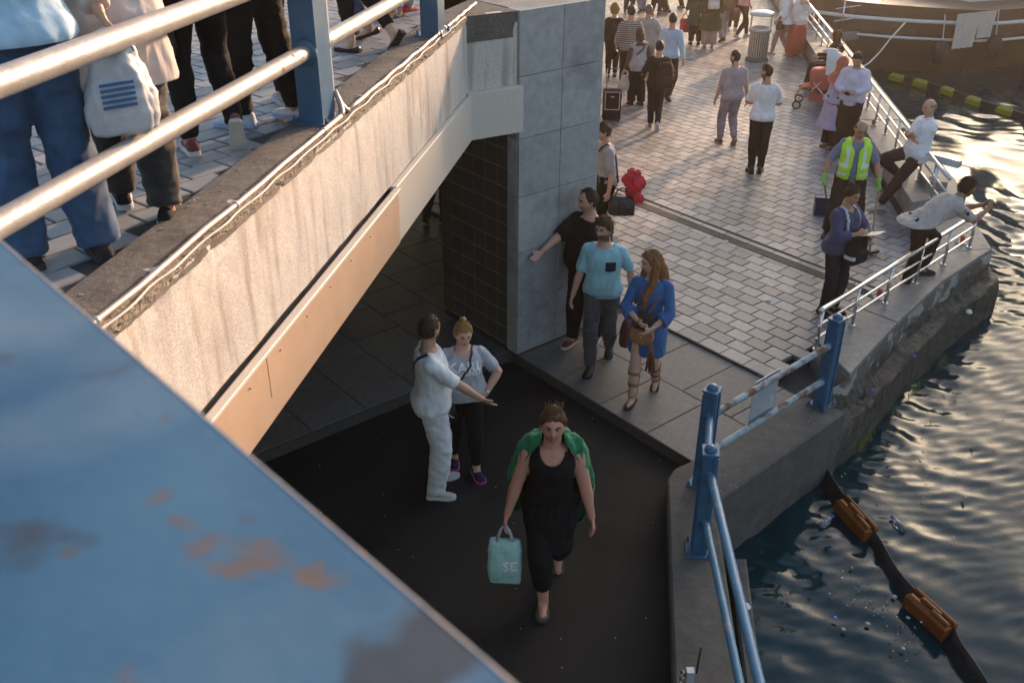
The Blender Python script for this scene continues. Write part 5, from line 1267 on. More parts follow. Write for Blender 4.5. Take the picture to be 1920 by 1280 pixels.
def ex_karl(k, e):
    strap(k, e, [k.C - k.cx * .1 + k.up * .06, k.C - k.cx * .04 + k.cy * .13 - k.up * .1, (k.P + k.C) / 2 + k.cx * .06 + k.cy * .13, k.P + k.cx * .2 + k.up * .0 + k.cy * .05], .02, onto=k.shirt)
    c = (k.P + (k.C - k.P) * .73) * k.s
    for t, s_, dz in (('KARL', .115, .022), ('LAGERFELD', .056, -.036)):
        decal_text(t, s_, k, e, k.shirt, c + k.up * dz + k.cy * .1, -k.cx * 1.12, k.up, (.86, .86, .88), 'lettering', fwd=k.cy)
    w_ = k.wri[0]; d = unit(k.wri[0] - k.elb[0]); MB()
    o = MB().tube([(w_ - d * .03) * k.s, (w_ - d * .012) * k.s], .032 * k.s, 14); obj('watch', o.v, o.f, 'steel', e, True, True)
    b = MB().ball((k.head - k.hfwd * .035 + k.hz * .135) * k.s, .036 * k.s, 12, 8); b.ball((k.head - k.hfwd * .02 + k.hz * .15) * k.s, .024 * k.s, 10, 8)
    obj('hair_bun', [np.array(v) + .006 * np.array(mnoise.noise_vector(Vector(v) * 60)) for v in b.v], b.f, fabric(BLD, kind_='hair'), e, True, True)
p, h = place(875, 882, 0, 872, 603)
eK, kK = person('woman in grey lettered T-shirt and black leggings with her hand on her hip', p, 168, max(h, 1.6), dict(feet=((-.1, .1, 0, -10, 0), (.09, -.16, 0, 10, 0)), hands=((-.2, .13, .98), (.2, .14, .9)), poles=((-1, -.25, -.2), (.8, -.8, 0)), head=(-6, 12, 0), handdir=[(.7, .3, -.35), None], palm=[(.3, -.9, .1), None]),
       'fair', 'f', 1.2, .045, ('bun', BLD), 0, dict(c=(.42, .43, .48), sleeve=.42, hem=-.04, off=.012, sl_off=.012, neck=(.085, .075, .02)), dict(c=BLK, off=.006, length=.94, wr=.003, name='leggings'), ((.02, .022, .06), (.55, .03, .25), 'clog'), .0095, .0127, extra=ex_karl, leg=1.12, arm=1.15)
soft_bag('crossbody_bag', 'small black crossbody bag hanging between the white-dressed man and the lettered shirt woman', 'bag', wpt(eK, kK, (.2, .17, .93)), (.2, .09, .17), BLK, rz=eK.rotation_euler.z, vox=.01, wr=.003)
def ex_green(k, e):
    mb = MB()
    rg_ = [(1.5, .08, .07, -.03), (1.465, .17, .1, -.02), (1.4, .225, .12, -.02), (1.25, .272, .14, -.02), (1.08, .305, .155, -.03), (.9, .31, .15, -.05), (.72, .28, .12, -.07), (.56, .23, .09, -.08)]
    loft(mb, [ring(np.array([0, yo + (z - .95) * math.tan(R(8)), z]), np.array([1., 0, 0]), np.array([0, 1., 0]), w_, d_, 30, .9) for z, w_, d_, yo in rg_])
    def cut(v):
        y0 = (v[:, 2] - .95) * math.tan(R(8)) - .03; an = np.degrees(np.arctan2(v[:, 1] - y0, np.abs(v[:, 0]) + 1e-6)); lim = np.interp(v[:, 2], [.6, 1.0, 1.25, 1.4, 1.47], [-8, 8, 24, 40, 52])
        return (an > lim) | (v[:, 2] < .66 - .22 * (v[:, 0] < -.1)) | ((np.abs(v[:, 0]) < .075) & (v[:, 2] > 1.44) & (v[:, 1] > y0 - .02))
    blob_mesh('cardigan', mb, k, .011, fabric((.008, .16, .07)), e, 3, .014, 77, .1, cut=cut, stretch=(1.3, 1.3, .25), rim=.006)
    sk_ = skirt_geo(k, [(1.02, .18, .14, .02), (.9, .205, .16, .0), (.75, .2, .17, .02), (.6, .17, .16, .03), (.5, .13, .15, .05)])
    blob_mesh('tunic', sk_, k, .013, fabric(BLK), e, 3, .006, 5)
    b = MB().ball((k.neck + k.cy * .105 - k.up * .035) * k.s, .008, 8, 6); obj('pendant', b.v, b.f, 'steel', e, True, True)
    b = MB()
    for q in range(26):
        a = random.uniform(-1.6, 1.6); r0 = k.head + k.hz * .1 + k.hx * .05 * math.sin(a) - k.hfwd * random.uniform(-.03, .07); d = unit(k.hz + k.hx * random.uniform(-.8, .8) - k.hfwd * random.uniform(0, .9))
        b.tube([r0 * k.s, (r0 + d * .03) * k.s, (r0 + d * .055 + k.hx * random.uniform(-.012, .012)) * k.s], [.006, .004, .001], 5)
    obj('loose_hair', b.v, b.f, fabric((.09, .045, .02), kind_='hair'), e, True, True)
p, h = place(1032, 1108, 0, h=1.84)
eG, kG = person('woman with a green cardigan draped over her shoulders walking alone', p, 182, h, dict(feet=((-.07, -.34, .0, -4, 42), (.035, .16, 0, 3, 0)), pelvis=(0, 0, -.03), lean=9, hands=((-.3, .12, .78), (.31, .12, .80)), poles=((-.7, -1, 0), (.7, -1, 0)), head=(0, -2, 0)),
       'red', 'f', 1.1, .02, ('bun', (.07, .035, .018)), 0, dict(c=BLK, sleeve=.02, hem=-.1, off=.01, sl_off=-.004, neck=(.09, .1, .03), name='top'), dict(c=BLK, off=.022, length=.86, wr=.005, knee_off=.0), ((.12, .1, .09), (.1, .08, .07), 'flat'), .0095, .0127, extra=ex_green, arm=1.12)
bg_ = wpt(eG, kG, kG.wri[1] + kG.hdir[1] * .07)
TB = thing('carrier_bag', 'pale turquoise plastic carrier bag held by the woman in green', 'bag', bg_, eG.rotation_euler.z)
mb = MB(); loft(mb, [ring(np.array([0, .012 * math.sin(z * 9), z]), np.array([1., 0, 0]), np.array([0, 1., 0]), w_, d_, 24, .55) for z, w_, d_ in ((-.58, .1, .008), (-.57, .12, .03), (-.45, .132, .05), (-.3, .13, .06), (-.2, .122, .045), (-.165, .115, .012))])
v, f = remesh(mb.v, mb.f, .009, 2); v = v + vnormals(v, f) * (.0055 * wr_noise(v, 5, .07, (1, 1, .4)))[:, None]; tb = grid_mesh('bag_body', v, f, fabric((.36, .6, .57), kind_='gloss'), TB)
for s_ in (-1, 1):
    hb = MB().tube([np.array([-.06, .008 * s_, -.17]), np.array([-.035, .006 * s_, -.08]), np.array([0, 0, -.005]), np.array([.035, .006 * s_, -.08]), np.array([.06, .008 * s_, -.17])], [.013, .01, .008, .01, .013], 7); obj('handle', hb.v, hb.f, fabric((.5, .55, .62), kind_='gloss'), TB, True, True)
class _K: s = 1.0
decal_text('SE', .12, _K, TB, tb, np.array([-.04, .06, -.38]), np.array([-1., 0, 0]), np.array([0, 0, 1.]), (.85, .88, .88), 'lettering', fwd=np.array([0, 1., 0]))
# ---- the three by the pier
p, h = place(1096, 640, ZS, 1085, 343)
person('burly man in black T-shirt reaching an arm along the pier', p, 212, min(h, 1.84), dict(feet=((-.1, -.06, 0, -8, 0), (.1, .1, 0, 8, 0)), hands=((-.3, .12, .86), (.36, .52, 1.08)), poles=(None, (.6, -.5, -.8)), head=(26, 6, 0), twist=12, palm=[None, (-.3, .6, .5)], curl=[25, 14]),
       'light', 'm', 1.25, .06, ('receding', (.025, .016, .012)), .25, dict(c=BLK, sleeve=.52, hem=-.14, off=.024, sl_off=.028), dict(c=(.012, .012, .015), off=.02), ((.22, .012, .016), (.6, .58, .55), SN), .0095, .0127, arm=1.15)
def ex_blue(k, e):
    c = k.C - k.up * .16 - k.cx * .085; bv = BVHTree.FromPolygons([tuple(v.co) for v in k.shirt.data.vertices], [tuple(q.vertices) for q in k.shirt.data.polygons]); V = []; n = 7
    for i in range(n):
        for j in range(n):
            p_ = (c + k.cx * (i / (n - 1) - .5) * .1 + k.up * (j / (n - 1) - .5) * .11 * (1 - .12 * abs(i - 3) / 3 * (j < 1))) * k.s; hit = bv.ray_cast(Vector(p_ + k.cy * .4), Vector(-k.cy)); V.append(np.array(hit[0] if hit[0] else p_) + k.cy * .004)
    obj('pocket', V, [(i * n + j, (i + 1) * n + j, (i + 1) * n + j + 1, i * n + j + 1) for i in range(n - 1) for j in range(n - 1)], fabric((.018, .02, .04)), e, True, True)
p, h = place(1122, 682, ZS, 1125, 396)
eB, kB = person('bearded man in pale blue T-shirt with a navy pocket', p, 192, h, dict(feet=((-.08, -.3, .0, -4, 38), (.07, .16, 0, 5, 0)), pelvis=(0, 0, -.03), hands=((-.3, -.05, .86), (.3, .06, .82)), head=(26, 4, 0), lean=2),
       'light', 'm', 1.05, .015, ('quiff', (.05, .028, .016)), .85, dict(c=(.3, .56, .64), sleeve=.46, hem=-.14, off=.016, sl_off=.016, neck=(.075, .04, .02), wr=.007), dict(c=(.042, .042, .048), kind='denim', off=.014, wr=.006), ((.013, .013, .015), (.02, .02, .022), 'boot'), .0095, .0127, extra=ex_blue)
soft_bag('shopping_bag', 'striped maroon shopping bag behind the pale blue T-shirt man', 'bag', wpt(eB, kB, kB.wri[0] + np.array([.0, -.02, -.06])), (.3, .14, .34), (.12, .035, .03), 'cloth', rz=eB.rotation_euler.z + 1.2, handle=.2, hc=(.4, .35, .33))
def ex_dress(k, e):
    sk_ = skirt_geo(k, [(1.06, .14, .11, .01), (.95, .185, .14, 0), (.82, .2, .145, 0), (.66, .205, .15, 0), (.56, .205, .15, .005)])
    blob_mesh('skirt', sk_, k, .011, fabric((.035, .125, .32)), e, 3, .006, 9, .1, stretch=(1.4, 1.4, .3))
    mb = MB()
    for s_, y0 in ((-1, .03), (1, .03)):
        mb.tube([k.head + k.hx * .055 * s_ + k.hz * .07 - k.hfwd * .01, k.head + k.hx * .082 * s_ - k.hfwd * .02, k.neck + k.hx * .1 * s_ + k.hfwd * .05 - np.array([0, 0, .03]), k.neck + k.hx * .1 * s_ + k.hfwd * .13 - np.array([0, 0, .17]), k.neck + k.hx * .09 * s_ + k.hfwd * .13 - np.array([0, 0, .33])], [.03, .042, .046, .042, .018], 12)
    mb.tube([k.head - k.hfwd * .06 + k.hz * .03, k.neck - k.hfwd * .09, k.neck - k.hfwd * .12 - np.array([0, 0, .18]), k.neck - k.hfwd * .11 - np.array([0, 0, .3])], [.07, .085, .08, .04], 14)
    blob_mesh('long_hair', mb, k, .01, fabric((.2, .085, .03), kind_='hair'), e, 3, .005, 4, .05, stretch=(1.6, 1.6, .15))
    for i in (0, 1):
        for q in range(5):
            t = .25 + q * .16; c = k.knee[i] + (k.ank[i] - k.knee[i]) * t; r_ = np.interp(t, [0, .3, 1], [.066, .07, .045]); d = unit(k.ank[i] - k.knee[i]); x_ = unit(np.cross(d, [0, 1, .01])); y_ = np.cross(d, x_); sg = 1 if q % 2 else -1
            o = MB().tube([(c + (x_ * math.cos(a) + y_ * math.sin(a)) * r_ + d * .045 * math.sin(a) * sg) * k.s for a in np.linspace(0, 2 * math.pi, 17)], .0045, 5); obj('sandal_strap', o.v, o.f, fabric((.12, .05, .025), kind_='leather'), e, True, True)
    w_ = k.wri[0]; d = unit(k.wri[0] - k.elb[0]); o = MB().tube([(w_ - d * .03) * k.s, (w_ - d * .01) * k.s], .033 * k.s, 14); obj('watch', o.v, o.f, 'steel', e, True, True)
    k.st = strap(k, e, [k.C - k.cx * .11 + k.up * .05, k.C - k.cx * .1 + k.cy * .12 - k.up * .14, (k.P + k.C) / 2 - k.cx * .06 + k.cy * .14, k.P + k.cy * .17 + k.up * .12], .02, (.28, .12, .06), onto=None)
p, h = place(1207, 738, ZS, 1215, 463)
eD, kD = person('long-haired woman in a blue bell-sleeved dress reaching into her handbag', p, 203, h, dict(feet=((-.07, -.26, .0, -6, 30), (.07, .2, 0, 4, 0)), pelvis=(0, 0, -.02), hands=((-.1, .28, .99), (.06, .27, 1.05)), poles=((-1, -.5, -.3), (1, -.5, -.3)), head=(48, 6, 0)),
       'fair', 'f', .98, 0, ('long', (.2, .085, .03)), 0, dict(c=(.035, .125, .32), sleeve=.78, hem=-.12, off=.012, sl_off=.013, cuff=.045, neck=(.07, .03, .02), name='dress', wr=.006), None, ((.16, .07, .035), (.08, .04, .025), 'sandal'), .0095, .0127, extra=ex_dress)
hb_ = wpt(eD, kD, (.0, .27, 1.02))
HB = thing('handbag', 'tan saddle handbag with open dark flap carried by the blue dress woman', 'bag', hb_, eD.rotation_euler.z)
mb = MB(); loft(mb, [ring(np.array([0, y, -.12]), np.array([1., 0, 0]), np.array([0, 0, 1.]), w_, h_, 28, .8) for y, w_, h_ in ((-.035, .105, .085), (-.03, .12, .1), (.03, .12, .1), (.036, .105, .085))])
v, f = remesh(mb.v, mb.f, .007, 1); f = f[~((v[:, 2] > -.045))[f].any(1)]; grid_mesh('bag_body', v, f, fabric((.33, .15, .075), kind_='leather'), HB)
mb = MB(); loft(mb, [ring(np.array([-.01, y + .0, -.0]), np.array([1., 0, 0]), np.array([0, -.35, .93]), .115, .085, 24, .85) for y in (-.05, -.042)]); obj('open_flap', mb.v, mb.f, fabric((.03, .018, .013), kind_='leather'), HB, False, True)
b = MB().ball((0, .038, -.13), .01, 8, 6); obj('clasp', b.v, b.f, 'copper', HB, True, True)
tas = MB()
for q in range(16):
    a = random.uniform(-.03, .03); tas.tube([np.array([-.1 + a * .4, .02, -.17]), np.array([-.11 + a, .03 + random.uniform(-.01, .01), -.3]), np.array([-.115 + a * 1.7, .02, -.46 - random.uniform(0, .06)])], .005, 5)
obj('fringe', tas.v, tas.f, fabric((.2, .085, .04), kind_='leather'), HB, True, True)
# ---- man behind the pier with the bags
def ex_gray(k, e):
    strap(k, e, [k.C - k.cx * .1 + k.up * .07, k.C - k.cx * .06 + k.cy * .12 - k.up * .1, k.P + k.cx * .1 + k.cy * .13 + k.up * .1], .035, onto=k.shirt)
    strap(k, e, [k.C - k.cx * .1 + k.up * .07, k.C - k.cx * .13 - k.cy * .1 - k.up * .1, k.P - k.cx * .2 - k.cy * .12 + k.up * .02], .035, onto=None)
p, h = place(1158, 446, ZP, h=1.76)
p = place_head(1138, 224, ZP, 1.72)
eY, kY = person('man in grey T-shirt coming round the pier with bags', p, 262, 1.72, dict(feet=((-.1, -.15, 0, -4, 25), (.1, .2, 0, 4, 0)), pelvis=(0, 0, -.02), hands=((-.26, .02, .84), (.25, .1, .9)), head=(0, 12, 0), lean=3),
       'light', 'm', 1.0, 0, ('short', (.06, .03, .018)), .2, dict(c=(.33, .32, .34), sleeve=.5, hem=-.12, off=.02, sl_off=.022), dict(c=BLK, off=.03, length=.62, wide=.02, name='shorts'), ((.5, .5, .5), (.6, .6, .6), SN), extra=ex_gray)
soft_bag('leather_handbag', 'large black leather handbag hanging beside the grey T-shirt man', 'bag', wpt(eY, kY, (-.31, -.16, .92)), (.36, .16, .26), (.014, .013, .014), rz=eY.rotation_euler.z + 1.4, handle=.12, sq=.5)
e_ = thing('red_jacket', 'bundled bright red jacket slung over the black handbag', 'jacket', wpt(eY, kY, (-.3, -.3, .95))); mb = MB()
for q, (x, y, z, r_) in enumerate(((0, 0, .12, .1), (.05, 0, .02, .12), (.02, .03, -.08, .11), (.07, -.02, -.17, .085), (-.04, .02, .06, .1))): mb.ball((x, y, z), (r_, r_ * .8, r_ * 1.05), 12, 10)
v, f = remesh(mb.v, mb.f, .011, 2); v = v + vnormals(v, f) * (.024 * wr_noise(v, 3, .075))[:, None]; grid_mesh('folded_cloth', v, f, fabric((.55, .015, .035), kind_='gloss'), e_)
# ---- group walking away
def pack(label, e, k, off, size, c, name='backpack', kd='cloth', straps=True):
    t = thing(name, label, 'bag', wpt(e, k, k.C + off), e.rotation_euler.z); w_, d_, h_ = size; mb = MB()
    loft(mb, [ring(np.array([0, 0, z]), np.array([1., 0, 0]), np.array([0, 1., 0]), w_ / 2 * a, d_ / 2 * b, 20, .6) for z, a, b in ((-h_ * .62, .8, .6), (-h_ * .58, .98, .95), (-h_ * .3, 1, 1), (0, .95, .95), (h_ * .28, .8, .75), (h_ * .38, .5, .4))])
    v, f = remesh(mb.v, mb.f, .014, 3); v = v + vnormals(v, f) * (.005 * wr_noise(v, 8, .09))[:, None]; grid_mesh('pack_body', v, f, fabric(c, kind_=kd), t)
    sg = -1 if off[1] < 0 else 1
    mb = MB(); loft(mb, [ring(np.array([0, sg * d_ * .46, z]), np.array([1., 0, 0]), np.array([0, 1., 0]), w_ * .36 * a, .035 * a, 14, .6) for z, a in ((-h_ * .5, .85), (-h_ * .45, 1), (-h_ * .2, 1), (-h_ * .12, .7))]); obj('front_pocket', mb.v, mb.f, fabric(tuple(x * 1.25 for x in c), kind_=kd), t, True, True)
    return t
p, h = place(1221, 240, ZP, 1225, 71)
eJ, kJ = person('man in dark brown jacket with a backpack on one shoulder', p, 4, max(h, 1.62), dict(feet=((-.06, .12, 0, 0, 0), (.05, -.22, .02, 6, 55)), pelvis=(0, 0, -.02), hands=((-.25, .2, .98), (.27, .1, .95)), head=(0, 4, 0)), 'olive', 'm', 1.02, 0, ('crop', (.02, .012, .01)), 0,
       dict(c=(.03, .017, .015), sleeve=.95, hem=-.2, off=.024, sl_off=.018, name='jacket'), dict(c=(.022, .017, .022), off=.012), ((.14, .13, .17), (.5, .5, .52), SN), .015, .016)
pack('brown backpack slung on the right shoulder of the dark jacket man', eJ, kJ, np.array([.13, -.2, -.22]), (.3, .18, .46), (.04, .024, .018))
def hijab(k, e, c, drape=.3, seed=3):
    mb = MB(); V, f, n = head_pts(k); V2 = []
    for p_, (nx, ny, nz) in zip(V, n): V2.append(np.array(p_) * 1.0 + np.array([nx, ny, nz]) * .02)
    mb.add((np.array(V2) @ headM(k).T) + k.head - k.hfwd * .008, f)
    mb.tube([k.head - k.hz * .04 - k.hfwd * .01, k.neck + k.cy * .01, k.neck - k.up * .08 - k.cy * .01, k.neck - k.up * drape - k.cy * .03], [.085, .095, .16, .17], 18)
    def cut(v):
        L_ = (v - k.head) @ headM(k); return (L_[:, 1] > .045) & (((L_[:, 0] / .055) ** 2 + ((L_[:, 2] - .0) / .085) ** 2) < 1)
    blob_mesh('headscarf', mb, k, .012, fabric(c), e, 3, .006, seed, .1, cut=cut)
def ex_hij(k, e):
    hijab(k, e, (.085, .05, .045), .12)
    strap(k, e, [k.C + k.cx * .1 + k.up * .05, k.C - k.cy * .13 + k.cx * .02 - k.up * .12, (k.P + k.C) / 2 - k.cx * .12 - k.cy * .12], .03, onto=k.shirt)
p, h = place(1187, 194, ZP, 1200, 57)
eH, kH = person('woman in brown headscarf and white vest carrying a plastic bag', p, 338, h, dict(feet=((-.1, .05, 0, 0, 0), (.1, -.08, 0, 0, 0)), hands=((-.27, .12, .86), (.22, .15, .95))), 'tan', 'f', 1.08, .02, None, 0, dict(c=(.4, .38, .38), sleeve=.1, hem=-.3, off=.03, sl_off=.02, name='vest'), dict(c=BLK, off=.03, wide=.02), ((.02, .015, .015), (.03, .03, .03), 'boot'), .013, .014, extra=ex_hij)
blob_mesh('sleeves', (lambda mb: ([limb(mb, interp_path([kH.sh[i], kH.elb[i], kH.wri[i]], [.07, .06, .045], 4)[0], interp_path([kH.sh[i], kH.elb[i], kH.wri[i]], [.07, .06, .045], 4)[1]) for i in (0, 1)], mb)[1])(MB()), kH, .015, fabric((.1, .07, .065)), eH, 3, .004, 6)
soft_bag('carrier_bag', 'translucent white shopping bag held by the woman in brown headscarf', 'bag', wpt(eH, kH, kH.wri[0] + np.array([0, 0, -.06])), (.26, .18, .3), (.55, .45, .42), 'gloss', rz=.4, handle=.1, sq=.8, taper=.6, wr=.01)
crumple('paper_scrap', px(1190, 182, ZP), .05, 'white', 'white plastic scraps at the feet of the woman in brown headscarf', 'scrap', 15, .5)
M['stripes'] = mat('striped_knit', (.1, .085, .085), (.12, .1, .1), .85, 8, .2, 200)
_n = M['stripes'].node_tree; _b = _n.nodes['Principled BSDF']; _src = _b.inputs['Base Color'].links[0].from_socket
_tc = _n.nodes.new('ShaderNodeTexCoord'); _wv = _n.nodes.new('ShaderNodeTexWave'); _wv.bands_direction = 'Z'; _wv.inputs['Scale'].default_value = 7.5; _wv.inputs['Distortion'].default_value = .3; _n.links.new(_tc.outputs['Object'], _wv.inputs[0])
_mr = _n.nodes.new('ShaderNodeMapRange'); _mr.inputs[1].default_value = .62; _mr.inputs[2].default_value = .72; _n.links.new(_wv.outputs['Fac'], _mr.inputs[0]); _mx = _n.nodes.new('ShaderNodeMix'); _mx.data_type = 'RGBA'; _n.links.new(_mr.outputs[0], _mx.inputs[0]); _n.links.new(_src, _mx.inputs[6]); _mx.inputs[7].default_value = (.38, .34, .33, 1); _n.links.new(_mx.outputs[2], _b.inputs['Base Color'])
FARV = dict(vox=.0165, cvox=.0185)
p, h = place(1170, 168, ZP, 1180, 4)
person('man in dark striped jumper walking away past the pier', p, 2, h, walk(.14, 20, 'l') | dict(hands=((-.26, .05, .88), (.26, .05, .88))), 'olive', 'm', 1.08, .02, ('short', (.03, .02, .015)), 0, dict(c=(1, 1, 1), mat=M['stripes'], sleeve=.9, hem=-.16, off=.024, sl_off=.02, name='jumper'), dict(c=(.02, .015, .015), off=.022), ((.03, .02, .02), (.1, .1, .1), SN), **FARV)
def stick(k, e):
    pass
eC, kC = person('curly-haired woman in black walking behind the pier', place_head(1147, 3, ZP, 1.6), 5, 1.6, walk(.12, 15, 'r') | dict(hands=((-.26, .05, .86), (.3, .2, .95))), 'light', 'f', 1.1, .02, ('curly', (.22, .13, .04)), 0, dict(c=(.016, .014, .016), sleeve=.9, hem=-.22, off=.02), dict(c=BLK, off=.012), ((.02, .02, .02), (.03, .03, .03), 'flat'), **FARV)
w_ = wpt(eC, kC, kC.wri[1] + kC.hdir[1] * .06); ca = MB().tube([w_ + np.array([-.03, -.05, .06]), w_ + np.array([0, 0, .08]), w_, np.array([w_[0] + .02, w_[1] + .04, ZP + .005])], .011, 8).build('walking_cane', 'black', None, True); tag(ca, 'thin dark walking cane held by the curly-haired woman', 'cane')
person('man in pale grey jacket among the walkers by the pier', place_head(1211, 3, ZP, 1.7), 10, 1.7, walk(.1, 10, 'r') | dict(hands=((-.12, -.14, .95), (.12, -.14, .95)), poles=((-1, .2, 0), (1, .2, 0))), 'tan', 'm', 1.12, .03, ('crop', (.1, .09, .085)), 0, dict(c=(.36, .32, .3), sleeve=.95, hem=-.18, off=.03, sl_off=.026, name='jacket'), dict(c=(.25, .22, .2), off=.02), **FARV)
person('man in pale blue shirt striding away with sleeves down', place_head(1257, 17, ZP, 1.76), 28, 1.76, walk(.2, 30, 'l') | dict(hands=((-.28, .14, .84), (.3, -.06, .84)), head=(-30, 0, 0)), 'olive', 'm', .98, 0, ('crop', (.03, .02, .015)), .4, dict(c=(.42, .56, .72), sleeve=.96, hem=-.12, off=.022, sl_off=.02), dict(c=(.045, .03, .024), off=.012), ((.05, .03, .02), (.05, .05, .05), SN), **FARV)
def ex_tote(lab, c):
    return None
FEETL = [(1172, 22, 20, (.014, .013, .015), (.02, .018, .02), 'person in black standing far along the plaza beyond the striped jumper man'), (1197, 21, 350, (.3, .34, .42), (.2, .24, .33), 'person in grey-blue standing beyond the pale grey jacket man'), (1222, 26, 30, (.02, .015, .015), (.018, .016, .018), 'person in long dark coat standing beyond the pale blue shirt man'), (1243, 22, 300, (.05, .03, .025), (.02, .016, .014), 'person in dark brown trousers beside the long dark coat'), (1272, 14, 320, (.04, .025, .02), (.025, .018, .014), 'person in brown clothes at the back of the plaza group')]
for x, y, a_, c1_, c2_, lab in FEETL:
    person(lab, px(x, y, ZP), a_, 1.7, walk(.1, 12, 'r'), 'olive', 'm', 1.05, 0, ('short', (.03, .02, .015)), 0, dict(c=c1_, sleeve=.9, hem=-.2, off=.02), dict(c=c2_, off=.02), ((.04, .03, .03), (.3, .28, .26), SN), vox=.018, cvox=.019)
def ex_shades(k, e):
    o = MB().ball((k.head + k.hz * .1 + k.hfwd * .05 - k.hx * .03) * k.s, (.025, .015, .012), 8, 6); o.ball((k.head + k.hz * .1 + k.hfwd * .05 + k.hx * .03) * k.s, (.025, .015, .012), 8, 6); obj('sunglasses', o.v, o.f, 'steel', e, True, True)
p, h = place(1358, 266, ZP, 1363, 87)
person('bearded man in greyish pink T-shirt and faded jeans strolling away', p, 352, h, dict(feet=((-.1, .1, 0, -4, 0), (.1, -.16, .01, 6, 45)), hands=((-.28, .08, .82), (.28, -.02, .84)), head=(-42, 0, 0), pelvis=(0, 0, -.02)), 'olive', 'm', 1.1, .01, ('crop', (.025, .015, .012)), .85, dict(c=(.38, .31, .32), sleeve=.48, hem=-.12, off=.016, sl_off=.016), dict(c=(.23, .19, .21), kind='denim', off=.016), ((.11, .05, .035), (.32, .2, .15), SN), .014, .0155, extra=ex_shades)
p, h = place(1412, 320, ZP, 1427, 114)
person('man in plain white T-shirt and black jeans holding both hands in front', p, 14, h, dict(feet=((-.07, .0, 0, -20, 0), (.07, .05, 0, 10, 0)), hands=((-.1, .28, 1.06), (.1, .3, 1.06)), poles=((-1, -.8, -.2), (1, -.8, -.2)), head=(-66, 2, 0), twist=4), 'tan', 'm', 1.04, 0, ('crop', (.03, .018, .012)), .8, dict(c=(.76, .73, .73), sleeve=.46, hem=-.14, off=.018, sl_off=.016), dict(c=(.018, .013, .012), off=.01), ((.03, .016, .012), (.02, .015, .012), 'boot'), .014, .0155)
# ---- far group by the bin
def coat(c, hem, w0=.24, kind_='cloth'):
    def f_(k, e): blob_mesh('coat_skirt', skirt_geo(k, [(1.05, .17, .14, 0), (.9, .205, .165, 0), (.7, w0, .19, 0), (hem, w0 + .03, .21, 0)]), k, .016, fabric(c, kind_=kind_), e, 3, .008, 21, .12, stretch=(1.4, 1.4, .25))
    return f_
def both(*fs):
    def f_(k, e):
        for q in fs: q(k, e)
    return f_
def hj(c): return lambda k, e: hijab(k, e, c, .14)
eR, kR = person('woman in long grey-green coat holding a red shopping bag', px(1296, 80, ZP), 8, 1.62, dict(hands=((-.3, .1, .8), (.26, .1, .84))), 'light', 'f', 1.1, 0, None, 0, dict(c=(.07, .075, .06), sleeve=.95, hem=-.14, off=.03, sl_off=.025, name='coat'), dict(c=(.03, .02, .018), off=.03), ((.03, .02, .02), (.03, .03, .03), SN), extra=both(coat((.07, .075, .06), .52), hj((.06, .05, .05))), **FARV)
soft_bag('shopping_bag', 'bright red shopping bag held by the woman in grey-green coat', 'bag', wpt(eR, kR, kR.wri[0] + np.array([-.02, 0, -.05])), (.26, .12, .34), (.6, .03, .04), 'gloss', rz=.2, handle=.14, taper=1.0)
eQ, kQ = person('woman in wide olive coat and pink trousers wearing a white backpack', px(1322, 86, ZP), 2, 1.62, dict(hands=((-.26, .1, .88), (.28, .12, .88))), 'light', 'f', 1.15, 0, None, 0, dict(c=(.085, .07, .03), sleeve=.95, hem=-.14, off=.04, sl_off=.035, name='coat'), dict(c=(.42, .27, .24), off=.03, wide=.03), ((.35, .2, .16), (.35, .2, .16), 'flat'), extra=both(coat((.085, .07, .03), .48, .28), hj((.2, .12, .08))), **FARV)
pack('white backpack on the back of the woman in olive coat', eQ, kQ, np.array([0, -.22, -.14]), (.28, .16, .36), (.6, .52, .48))
eU, kU = person('person in pale trousers with a brown shoulder bag', px(1349, 74, ZP), 350, 1.65, walk(.14, 20, 'r'), 'light', 'f', 1.0, 0, ('short', (.04, .02, .015)), 0, dict(c=(.2, .1, .06), sleeve=.9, hem=-.16, off=.03), dict(c=(.4, .33, .36), off=.02), ((.05, .03, .02), (.1, .08, .07), SN), **FARV)
soft_bag('shoulder_bag', 'soft brown shoulder bag carried by the person in pale trousers', 'bag', wpt(eU, kU, (.24, -.06, 1.1)), (.34, .16, .3), (.16, .06, .03), 'leather', rz=.8, handle=.2)
person('woman in pink top and slim black jeans striding by the litter bin', px(1382, 67, ZP), 60, 1.65, dict(feet=((-.06, .26, 0, 0, 0), (.06, -.24, 0, 0, 20)), pelvis=(0, 0, -.05), hands=((-.2, .25, 1.1), (.25, .0, .9))), 'light', 'f', .95, 0, ('long', (.06, .03, .02)), 0, dict(c=(.6, .3, .28), sleeve=.6, hem=-.06, off=.016), dict(c=(.03, .015, .012), off=.006), ((.55, .5, .48), (.6, .6, .6), SN), **FARV)
person('olive-dressed person standing beside the woman in pink top', px(1366, 52, ZP), 180, 1.65, dict(), 'light', 'f', 1.0, 0, ('short', (.04, .02, .015)), 0, dict(c=(.2, .15, .04), sleeve=.9, hem=-.3, off=.03), dict(c=(.08, .05, .03), off=.02), ((.5, .45, .42), (.6, .6, .6), SN), vox=.017, cvox=.018)
